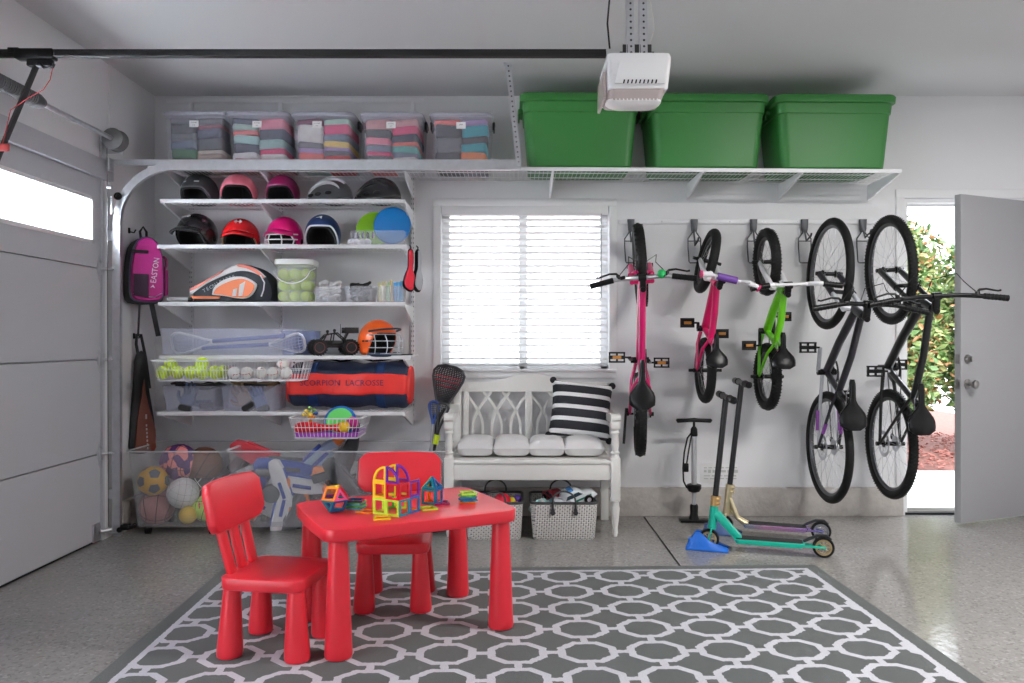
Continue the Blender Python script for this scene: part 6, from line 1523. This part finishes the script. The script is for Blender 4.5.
# ---------------------------------------------------------------- floor pump
t=thing('floor_pump','black and silver floor pump standing against the wall, left of the scooters','pump',(W(694,4.90),4.90,0))
b=B(); b.box((0,0,.010),(.18,.075,.016),.006); b.box((0,.02,.008),(.08,.10,.014),.005); b.lathe([(.034,.016),(.030,.03),(.024,.05),(.026,.10),(.022,.11)],16); obj('base',b,BLACK,t)
b=B(); b.cyl((0,0,.10),(0,0,.23),.0125,n=14); b.cyl((0,0,.20),(0,0,.555),.0165,n=18); obj('barrel',b,mat('pump_silver',(.62,.63,.65),.28,.7),t)
b=B(); b.lathe([(.012,-.032),(.036,-.022),(.046,-.002),(.046,.018),(.040,.022),(.012,.022)],20,T(0,0,.215)); obj('gauge_collar',b,BLACK,t)
b=B(); b.lathe([(.021,.54),(.023,.55),(.021,.585),(.012,.60)],16); b.cyl((0,0,.59),(0,0,.635),.008,n=10); obj('cap',b,BLACK,t)
b=B(); b.tube([(-.11,0,.634),(-.105,0,.637),(-.03,0,.640),(0,0,.642),(.03,0,.640),(.105,0,.637),(.11,0,.634)],[.010,.014,.0125,.014,.0125,.014,.010],10); obj('handle',b,BLACK,t)
b=B(); b.tube([(-.02,-.01,.56),(-.045,-.015,.53),(-.066,-.02,.44),(-.074,-.02,.34),(-.070,-.02,.26),(-.05,-.015,.22),(-.03,-.01,.21)],.0055,8); b.tube([(-.018,-.01,.545),(-.035,-.012,.46),(-.05,-.018,.37)],.005,8); b.box((-.055,-.02,.345),(.032,.022,.055),.006); obj('hose',b,BLACK,t)
# paper notice on the wall behind the scooters
o=obj('wall_notice',B().box((0,0,0),(.245,.002,.125),.0008),mat('notice_paper',(.80,.80,.80),.6)); place(o,(W(719,5.09),YB-.0015,H(473,5.09))); tag(o,'white paper notice on the wall low behind the scooters','notice')
b=B(); b.M=FRONT(0,-.0014,0)
nr=random.Random(4)
for k,(yy,hh) in enumerate(((.035,.010),(.012,.022),(-.018,.010),(-.036,.008))):
    x=-.10
    while x<.09:
        w=nr.uniform(.012,.045); b.box((x+w/2,yy,0),(w,hh*nr.uniform(.6,1),.0006)); x+=w+.010
obj('print',b,mat('notice_ink',(.50,.53,.50),.7),o,smooth=False)
# ---------------------------------------------------------------- scooters with their stands
def scooter(label,rear,front,bar_top,deckm,neckm,clampm,wheelm,tilt_y,stem_r=.016,group='stunt scooters'):
    rx_,ry_=rear; fx_,fy_=front; a=math.atan2(fy_-ry_,fx_-rx_); L=math.hypot(fx_-rx_,fy_-ry_)
    t=thing('scooter',label,'scooter',(rx_,ry_,0),a,group)
    def whl(x,z):
        M=T(x,0,z)@RX(90)
        b=B(); b.loft([[(r*math.cos(2*PI*i/32),r*math.sin(2*PI*i/32),z_) for i in range(32)] for r,z_ in ((.040,-.011),(.052,-.0115),(.055,-.006),(.055,.006),(.052,.0115),(.040,.011))],closed=True,M=M); w=obj('wheel',b,RUBBER,t)
        b=B(); b.loft([[(r*math.cos(2*PI*i/28),r*math.sin(2*PI*i/28),z_) for i in range(28)] for r,z_ in ((.042,-.0125),(.042,.0125),(.031,.0115),(.031,-.0115))],closed=True,M=M); b.lathe([(.001,-.014),(.012,-.014),(.012,.014),(.001,.014)],14,M)
        for k in range(4): b.box((0,0,0),(.070,.0055,.020),.001,M@RZ(45*k))
        obj('wheel_core',b,wheelm,w)
    whl(0,.056); whl(L,.056)
    # deck
    b=B(); b.loft([[(x,y,z) for x,y in rr_] for z,rr_ in ((.048,[(p[0]+.5*L-.02,p[1]) for p in rr(.30,.08,.02,3)]),(.052,[(p[0]+.5*L-.02,p[1]) for p in rr(.34,.104,.02,3)]),(.072,[(p[0]+.5*L-.02,p[1]) for p in rr(.36,.108,.022,3)]),(.076,[(p[0]+.5*L-.02,p[1]) for p in rr(.355,.100,.02,3)]))])
    for s in (-1,1): b.bar((.14,s*.028,.062),(-.012,s*.020,.058),.010,.026,(0,1,0),.003)
    obj('deck',b,deckm,t)
    b=B(); b.loft([[(x,y,.0765) for x,y in [(p[0]+.5*L-.02,p[1]) for p in rr(.34,.09,.015,3)]],[(x,y,.0775) for x,y in [(p[0]+.5*L-.02,p[1]) for p in rr(.335,.086,.015,3)]]]); obj('grip_tape',b,mat('grip_tape',(.03,.03,.03),.95,bump=.5,bscale=400),t)
    b=B(); b.tube([(-.038,0,.098),(-.015,0,.116),(.03,0,.114),(.07,0,.095),(.10,0,.078)],[.006,.008,.008,.008,.007],8); obj('brake',b,mat('brake_steel',(.05,.05,.055),.35,.8),t)
    # neck, head tube, fork
    hb=Vector((L-.018,0,.135)); top=Vector(bar_top); d=(top-hb).normalized(); h1=hb+d*.105
    b=B(); 
    b.bar((L*.5+.13,0,.066),(L-.035,0,.205),.042,.052,(0,1,0),.012) if tilt_y else None
    if not tilt_y:
        for s in (-1,1): b.tube([(L*.5+.13,s*.026,.068),(L*.5+.19,s*.020,.10),(L-.035,s*.010,.215)],.012,10)
        b.tube([(L*.5+.16,0,.07),(L-.03,0,.15)],.012,10)
    b.tube([hb-d*.005,h1],.0225,16); obj('neck',b,neckm,t)
    b=B(); b.tube([hb,hb-d*.02],.024,14)
    for s in (-1,1): b.bar(hb-d*.01+Vector((0,s*.024,0)),(L,s*.020,.056),.010,.030,(0,1,0),.004)
    b.cyl((L,-.030,.056),(L,.030,.056),.008,n=10); obj('fork',b,neckm,t)
    b=B(); b.tube([h1,h1+d*.055],.0235,16); 
    for q in (.014,.041): b.box((0,0,0),(.02,.052,.012),.003,Matrix.Translation(h1+d*q)@Matrix.Translation((-.022,0,0)))
    obj('clamp',b,clampm,t)
    b=B(); b.tube([h1+d*.03,top],stem_r,14); xh=Vector((-.19,.98,0)); b.tube([top-xh*.245,top+xh*.245],.0155,12); obj('handlebar',b,mat('scooter_black',(.010,.010,.012),.35),t)
    for s in (-1,1):
        b=B(); e=top+xh*s*.26; b.tube([e,e-xh*s*.006,e-xh*s*.125,e-xh*s*.13],[.016,.0195,.0185,.021],12); obj('grip',b,BLACK,t)
    return t,a,L
tealm=mat('teal_paint',s2l(20,196,168),.3,.2,coat=.5); gold=mat('gold_metal',(.75,.50,.22),.28,.9); pgold=mat('pale_gold_metal',(.78,.66,.42),.28,.9)
oil=bpy.data.materials.new('oil_slick_metal'); oil.use_nodes=True
_n=oil.node_tree; _p=_n.nodes['Principled BSDF']; _p.inputs['Metallic'].default_value=.85; _p.inputs['Roughness'].default_value=.25
_tc=_n.nodes.new('ShaderNodeTexCoord'); _sp=_n.nodes.new('ShaderNodeSeparateXYZ'); _n.links.new(_tc.outputs['Object'],_sp.inputs[0])
_cr=_n.nodes.new('ShaderNodeValToRGB'); _n.links.new(_sp.outputs[0],_cr.inputs[0])
for _i,(_q,_c) in enumerate(((0,(.25,.25,.65)),(.16,(.65,.35,.70)),(.30,(.75,.40,.65)),(.42,(.40,.55,.70)),(.52,(.75,.68,.40)))):
    _e=_cr.color_ramp.elements[_i] if _i<2 else _cr.color_ramp.elements.new(_q)
    _e.position=_q; _e.color=(*_c,1)
_n.links.new(_cr.outputs[0],_p.inputs['Base Color'])
A_,angA,LA=scooter('teal scooter with a black handlebar, in front of the gold scooter',(1.622,4.085),(1.063,4.26),(.495,0,.835),tealm,tealm,gold,mat('bronze_wheel',(.55,.42,.24),.3,.8),1)
B_,angB,LB=scooter('gold and violet metallic scooter behind the teal scooter',(1.745,4.43),(1.235,4.60),(.435,0,.895),oil,pgold,pgold,mat('dark_wheel',(.35,.36,.40),.3,.8),0)
def stand(label,x,y,a,col):
    t=thing('scooter_stand',label,'scooter stand',(x,y,0),a,'scooter stands')
    m=mat('stand_'+label[:8].replace(' ','_'),col,.45)
    for s in (-1,1):
        b=B(); P=[(-.115,0),(.105,0),(.11,.012),(.062,.088),(.045,.094),(.028,.088),(-.02,.045),(-.115,.014)]
        b.loft([[(px,s*yy,pz) for px,pz in P] for yy in (.017,.034)]); b.loft([[(px,s*(.034+.03*q),pz*(1-q*.75)+.002) for px,pz in P] for q in (0,1)]); obj('cheek',b,m,t)
    b=B(); b.box((0,0,.006),(.21,.038,.010),.002); b.box((.085,0,.028),(.03,.038,.05),.004); obj('wheel_slot',b,m,t)
stand('bright blue plastic stand holding the front wheel of the teal scooter',1.063-.01,4.263,angA,s2l(10,104,206))
stand('slate blue plastic stand holding the front wheel of the gold scooter',1.235-.01,4.603,angB,s2l(66,92,140))

# ---------------------------------------------------------------- garage door hardware
YT=4.50; zt=2.150
t=thing('door_track','galvanised garage door track curving from the floor up along the shelves','track',(0,YT,0))
xv=-2.303; Rc=.33
def cch(b,pts,ups):
    """C-channel swept along pts (in plane y=0); ups = outward normals"""
    rings=[]
    sec=[(-.022,-.014),(-.022,.014),(-.012,.016),(-.012,.0125),(-.019,.0115),(-.019,-.0115),(.019,-.0115),(.019,.0115),(.012,.0125),(.012,.016),(.022,.014),(.022,-.014)]
    for p,u in zip(pts,ups):
        p=Vector(p);u=Vector(u); rings.append([p+u*a+Vector((0,c,0)) for a,c in sec])
    b.loft(rings)
b=B(); cch(b,[(xv,0,.015),(xv,0,zt-Rc)],[(-1,0,0)]*2); obj('vertical_track',b,STEEL,t)
b=B(); A=[(xv+Rc-Rc*math.cos(rad(a)),0,zt-Rc+Rc*math.sin(rad(a))) for a in range(0,91,6)]; cch(b,A,[(-math.cos(rad(a)),0,math.sin(rad(a))) for a in range(0,91,6)]); obj('curved_track',b,STEEL,t)
xe=W(521,YT)
b=B(); cch(b,[(xv+Rc,0,zt),(xe,0,zt)],[(0,0,1)]*2); obj('horizontal_track',b,STEEL,t)
b=B(); b.box(((-2.33+xe)/2,.012,zt+.030),(xe+2.33,.003,.028)); b.box(((-2.33+xe)/2,.026,zt+.0165),(xe+2.33,.028,.003)); obj('support_angle',b,STEEL,t)
def perf(b,p0,p1,w,up,n,hm=1):
    b.bar(p0,p1,w,.003,up); p0=Vector(p0);p1=Vector(p1); z=(p1-p0).normalized(); x=Vector(up).cross(z).normalized(); y=z.cross(x); b.mi=hm
    for k in range(n):
        c=p0.lerp(p1,(k+.5)/n)
        for s in (-1,1): b.add([c+y*s*.0018+x*.0055*math.cos(q*PI/3)+z*.0055*math.sin(q*PI/3) for q in range(6)],[[0,1,2,3,4,5]])
    b.mi=0
hole=mat('punched_hole',(.05,.05,.055),.9)
b=B(); perf(b,(W(508,YT),-.006,ZC),(xe-.012,-.006,zt+.01),.032,(0,-1,0),20); b.box((W(508,YT),.0,ZC-.004),(.05,.05,.008),.001); obj('ceiling_hanger',b,[STEEL,hole],t)
b=B(); b.box((W(500,YT),.0,zt-.0),(.16,.012,.046),.002); b.cyl((xe-.012,-.012,zt+.01),(xe-.012,-.022,zt+.01),.009,n=6); b.cyl((xe-.03,-.018,zt+.012),(xe-.03,.02,zt+.012),.007,n=6); obj('end_plate',b,STEEL,t)
for z in (.25,1.0,1.75):
    b=B(); b.box(((xv+XL)/2-.01,.02,z),(abs(xv-XL)-.012,.03,.06),.002); b.cyl((xv+.010,.0,z),(xv+.018,.0,z),.008,n=6); obj('jamb_bracket',b,STEEL,t)
b=B(); b.tube([(xv,-.010,1.97),(xv+.03,-.04,1.985)],.010,8); b.lathe([(.001,-.012),(.022,-.012),(.022,.012),(.001,.012)],14,frame((xv+.012,-.012,1.975),(0,0,1),(1,0,0))); obj('roller',b,BLACK,t)
b=B(); b.tube([(xv+.03,-.02,.062),(xv+.10,-.03,.07),(xv+.12,-.03,.085)],.012,8); b.box((xv+.06,-.025,.07),(.05,.035,.035),.006); b.cyl((xv+.02,-.02,.05),(xv+.02,.03,.05),.016,n=10); obj('safety_sensor',b,BLACK,t)
# torsion spring
xs=W(117,4.40); zs=H(141,4.40)
t=thing('torsion_spring','steel torsion spring shaft with cable drum above the garage door','spring',(xs,0,zs))
b=B(); b.tube([(0,1.9,0),(0,4.46,0)],.0125,12); obj('shaft',b,STEEL,t)
dkm=mat('dark_steel',(.16,.16,.165),.5,.6)
b=B(); pts=[]
n=70*10
for i in range(n+1):
    a=2*PI*i/10; pts.append((.032*math.cos(a),2.85+.78*i/n,.032*math.sin(a)))
b.tube(pts,.0052,5); obj('coil_spring',b,dkm,t)
b=B(); MY=frame((0,0,0),(0,0,1),(1,0,0)); 
b.lathe([(.014,3.62),(.036,3.62),(.036,3.66),(.026,3.70),(.014,3.71)],18,MY); obj('winding_cone',b,dkm,t)
b=B(); b.lathe([(.014,4.33),(.030,4.335),(.060,4.345),(.060,4.352),(.052,4.356),(.052,4.362),(.056,4.366),(.052,4.37),(.052,4.376),(.056,4.38),(.052,4.385),(.058,4.40),(.062,4.405),(.062,4.412),(.014,4.412)],30,MY); obj('cable_drum',b,dkm,t)
b=B(); b.box((-.045,4.435,-.01),(.12,.006,.11),.001); b.box((-.10,4.435,-.05),(.012,.05,.16),.001); b.lathe([(.014,4.425),(.028,4.425),(.028,4.445),(.014,4.445)],18,MY); obj('bearing_plate',b,STEEL,t)
b=B(); b.tube([(-.052,4.39,0),(-.055,4.40,-.35),(-.062,4.42,-1.4),(-.064,4.43,zs*-1+.08)],.0022,5); obj('lift_cable',b,dkm,t)
b=B(); b.box((-.05,4.42,-.13),(.018,.05,.07),.002); b.cyl((-.055,4.40,-.26),(-.03,4.40,-.26),.012,n=10); b.box((-.045,4.43,-.36),(.014,.02,.10),.002); obj('top_bracket',b,STEEL,t)
# opener
YO=3.45
YH=YO-.15
t=thing('garage_door_opener','white ceiling mounted garage door opener on a long black rail','garage door opener',(W(634,YO),YO,ZC))
X0=W(634,YO); zr=H(54,YO)-ZC
b=B(); xl=XL+.02-X0; xr=W(606,YO)-X0; b.box(((xl+xr)/2,0,zr),(xr-xl,.028,.020),.002); b.box(((xl+xr)/2,0,zr+.014),(xr-xl,.010,.012)); b.box(((xl+xr)/2,0,zr-.011),(xr-xl,.036,.006),.002); obj('rail',b,mat('black_rail',(.010,.010,.011),.7),t)
hz0,hz1=H(88,YH)-ZC,H(51.5,YH)-ZC
b=B(); wd,dp=.268,.30
rings=[]
for q,(z,w,d,dx) in enumerate(((hz0,.250,.29,-.004),(hz0+.006,.256,.296,-.003),(hz0+.10,.272,.306,0),(hz1-.02,.276,.300,0),(hz1-.004,.268,.288,0),(hz1,.25,.27,0))):
    rings.append([(p[0]+dx,p[1],z) for p in rr(w,d,.022,4)])
b.loft(rings); 
b.prism([(-.085,hz1-.05),(.085,hz1-.05),(.105,hz0+.016),(-.105,hz0+.016)],.150,.162,frame((0,0,0),(1,0,0),(0,0,1)))
obj('housing',b,mat('opener_white',(.80,.80,.81),.35),t)
b=B()
for k in range(9): b.prism([(-.004,-.008),(.002,-.008),(.006,.008),(0,.008)],.161,.1635,frame((-.068+k*.017,0,hz0+.024),(1,0,0),(0,0,1)))
obj('vent_slots',b,BLACK,t)
lens=clear('opener_lens',(.62,.52,.50),.55,.3)
hb=H(99,YH)-ZC
b=B(); rings=[[(p[0]+dx,p[1]-(.282-d)/2,z) for p in rr(w,d,.03,4)] for z,w,d,dx in ((hb-.0,.215,.15,-.018),(hb+.012,.235,.20,-.014),(hz0+.004,.244,.282,-.006))]; b.loft(rings); obj('light_lens',b,lens,t)
b=B(); b.loft([[(-.138-q*.006,y,z) for y,z in ((-.11,hz1-.07),(.11,hz1-.07),(.12,hz0-.03),(-.12,hz0-.03))] for q in (0,2)]); obj('side_lens',b,lens,t)
b=B(); rings=[[(p[0]-.018,p[1]-.085,z) for p in rr(w,d,.035,5)] for z,w,d in ((hb-.024,.12,.05),(hb-.021,.17,.075),(hb-.012,.212,.095),(hb-.002,.235,.108),(hb+.006,.236,.108))]; b.loft(rings)
for k in range(13): b.box((-.018-.096+k*.016,-.138,hb-.001),(.005,.008,.012),.001)
obj('bottom_cover',b,mat('opener_cover',(.78,.77,.77),.35),t)
b=B(); b.box((0,-.07,hz1+.012),(.150,.03,.026),.003); b.box((0,-.087,hz1+.026),(.125,.006,.056),.002); obj('mounting_bracket',b,mat('bracket_black',(.03,.03,.032),.5),t)
for k,x in enumerate((-.026,.030)):
    b=B(); perf(b,(x-.006,-.092,0),(x,-.092,hz1+.004),.030,(0,-1,0),14); b.box((x-.020,-.078,hz1/2),(.003,.028,-hz1)); b.box((x-.006,-.08,-.004),(.05,.05,.008)); obj('hanger_strap',b,[STEEL,hole],t)
b=B(); b.tube([(W(608,YO)-X0,-.01,0),(W(608.5,YO)-X0+.004,-.01,-.08),(W(608,YO)-X0-.004,-.01,-.2),(W(609,YO)-X0+.002,-.01,zr+.02)],.0045,6); b.cyl((W(608,YO)-X0,-.01,-.02),(W(608,YO)-X0,-.01,-.06),.010,n=8); obj('power_cord',b,BLACK,t)
b=B(); b.tube([(.045,-.085,hz1+.03),(.075,-.09,hz1+.12),(.060,-.09,-.15),(.03,-.09,-.06)],.0016,5); obj('antenna_wire',b,mat('pale_wire',(.7,.68,.6),.5),t)
xt=W(36,YO)-X0
b=B(); b.box((xt,0,zr-.004),(.17,.05,.046),.006); b.box((xt+.02,0,zr-.04),(.11,.034,.035),.006); b.box((xt-.09,0,zr+.012),(.05,.044,.022),.004); b.tube([(xt+.03,-.018,zr-.05),(xt+.045,-.018,zr-.066),(xt+.085,-.018,zr-.064),(xt+.09,-.018,zr-.050)],.007,6); obj('trolley',b,BLACK,t)
b=B(); b.bar((xt+.005,-.0,zr-.045),(-2.31-X0,.0,1.92-ZC),.010,.032,(0,1,0),.002); b.bar((-2.285-X0,-.012,1.965-ZC),(-2.338-X0,-.012,1.80-ZC),.008,.034,(0,1,0),.002); obj('door_arm',b,mat('arm_black',(.025,.025,.027),.45),t)
b=B(); b.tube([(xt+.087,-.02,zr-.062),(xt+.075,-.02,zr-.12),(xt+.045,-.02,zr-.165),(xt-.02,-.02,zr-.20),(xt-.10,-.02,zr-.255),(-2.262-X0,-.02,zr-.405)],.0022,5); b.box((-2.262-X0,-.02,zr-.42),(.06,.012,.035),.006); obj('release_cord',b,mat('red_cord_opener',(.55,.06,.06),.6),t)

# ---------------------------------------------------------------- things hanging on the garage door side of the corner
hk=B(); hk.box((0,.0,0),(.008,.018,.035),.003); hk.tube([(.003,0,-.008),(.03,0,-.012),(.04,0,.006)],.0045,6)
yb_=4.74; xb_=XL
hp=obj('coat_hook',hk,BLACK); place(hp,(xb_+.007,yb_,H(233,yb_)+.015)); tag(hp,'small black hook on the wall holding up the magenta backpack','hook')
t=thing('backpack','magenta and black sports backpack hanging on the wall beside the garage door track','backpack',(xb_+.015,yb_-.03,H(304,yb_)))
t.rotation_euler=(0,0,rad(38)); t.scale=(.84,.95,.74)
# local: front faces -y (towards camera), back to the wall corner
hbk=H(240,yb_)-H(327,yb_)
mgm=mat('magenta_nylon',s2l(170,22,120),.5,bump=.25,bscale=30); bkm=mat('black_nylon',(.016,.016,.02),.6,bump=.25,bscale=40)
P=smooth_poly([(-.125,.03),(-.135,.14),(-.130,.30),(-.10,.46),(-.04,.535),(.04,.535),(.10,.46),(.128,.30),(.130,.14),(.12,.03),(.06,.0),(-.06,.0)],2)
b=puff(B(M=T(.10,0,0)),P,-.10,.085,.10); obj('main_body',b,bkm,t)
P2=[(x*.80,.02+z*.95) for x,z in P]
b=puff(B(M=T(.10,0,0)),[(x,z) for x,z in P2],-.138,-.08,.05); obj('front_panel',b,mgm,t)
b=B(M=T(.10,0,0)); b.tube([(x*1.02,-.100,z*1.0) for x,z in P2],.010,8,closed=True); obj('piping',b,mat('grey_blue_piping',(.10,.12,.2),.5),t)
b=B(M=T(.10,0,0)); b.box((-.055,-.142,.415),(.11,.008,.026),.003); obj('top_strap',b,bkm,t)
b=B(M=T(.10,0,0)); b.prism([(-.10,.06),(.0,.045),(.0,.235),(-.10,.235)],.137,.148,frame((0,0,0),(1,0,0),(0,0,1))); obj('mesh_pocket',b,mat('mesh_black',(.03,.012,.03),.8),t)
b=B(M=T(.10,0,0)); b.tube([(-.10,-.14,.075),(-.04,-.142,.055),(.04,-.142,.05),(.09,-.14,.085)],.004,6); obj('zip',b,STEEL,t)
b=B(M=T(.10,0,0)); M=frame((.045,-.1405,.27),(.12,0,1),(-1,0,.12)); text_b(b,'EASTON',.055,M,.0012); b.prism([(-.145,-.016),(-.118,0),(-.145,.016),(-.136,0)],-.001,.001,M); obj('lettering',b,LM,t)
b=B(M=T(.10,0,0)); b.tube([(-.018,-.02,.52),(-.022,0,.60),(.0,.0,.64),(.022,0,.60),(.018,-.02,.52)],.009,8); obj('carry_loop',b,bkm,t)
b=B(M=T(.10,0,0)); 
for s in (-1,1): b.tube([(s*.10,.085,.47),(s*.13,.11,.36),(s*.135,.11,.22),(s*.11,.09,.06)],.017,8)
obj('shoulder_strap',b,bkm,t)
b=B(M=T(.10,0,0)); b.tube([(.128,-.03,.40),(.150,-.02,.38),(.155,-.01,.33),(.140,-.02,.28)],.010,8); b.box((.14,-.03,.18),(.03,.09,.22),.014); obj('side_pocket',b,mgm,t)
b=B(M=T(.10,0,0)); b.bar((-.045,-.09,.02),(-.055,-.085,-.27),.014,.004,(0,1,0)); b.bar((.03,-.09,.02),(.085,-.07,-.265),.034,.006,(0,1,0),.002); obj('hanging_strap',b,bkm,t)
# paddle shaped bag below it
ys=4.80
t=thing('paddle_bag','brown and black paddle shaped bag hanging below the magenta backpack','sports bag',(xb_+.02,ys-.02,H(452,ys)))
t.rotation_euler=(0,0,rad(40)); t.scale=(.80,.9,.98); hh=H(345,ys)-H(452,ys)
hk2=obj('coat_hook',hk,BLACK); place(hk2,(xb_+.007,ys,H(336,ys))); tag(hk2,'small black hook on the wall holding up the brown paddle bag','hook')
P=smooth_poly([(-.085,.0),(-.088,.10),(-.075,.25),(-.055,.42),(-.045,.58),(-.02,.63),(.02,.63),(.035,.56),(.055,.38),(.09,.20),(.098,.08),(.085,0)],2)
b=puff(B(M=T(.045,0,0)),P,-.04,.03,.08); obj('sleeve',b,bkm,t)
P=smooth_poly([(-.050,.005),(-.052,.05),(-.040,.20),(-.01,.36),(.010,.46),(.020,.38),(.055,.25),(.092,.14),(.094,.06),(.084,.005)],2)
b=puff(B(M=T(.045,0,0)),P,-.052,-.03,.03); obj('brown_face',b,mat('brown_vinyl',s2l(112,54,36),.45,var=.15,vscale=9),t)
b=B(M=T(.045,0,0)); 
for k in range(7): b.box((.024+.0015*k,-.0545,.17-.024*k),(.010,.004,.014),.001)
b.torus((.022,-.0535,.255),.016,.0025,16,5,RX(90)); b.box((.022,-.054,.225),(.012,.004,.03),.001)
obj('lettering',b,mat('grey_lettering',(.40,.38,.38),.5),t)
b=B(M=T(.045,0,0)); b.tube([(-.02,-.01,.60),(-.035,-.005,.68),(-.03,0,.74),(.0,0,.74),(.03,-.01,.60),(.055,-.03,.40)],.011,8); obj('carry_strap',b,bkm,t)
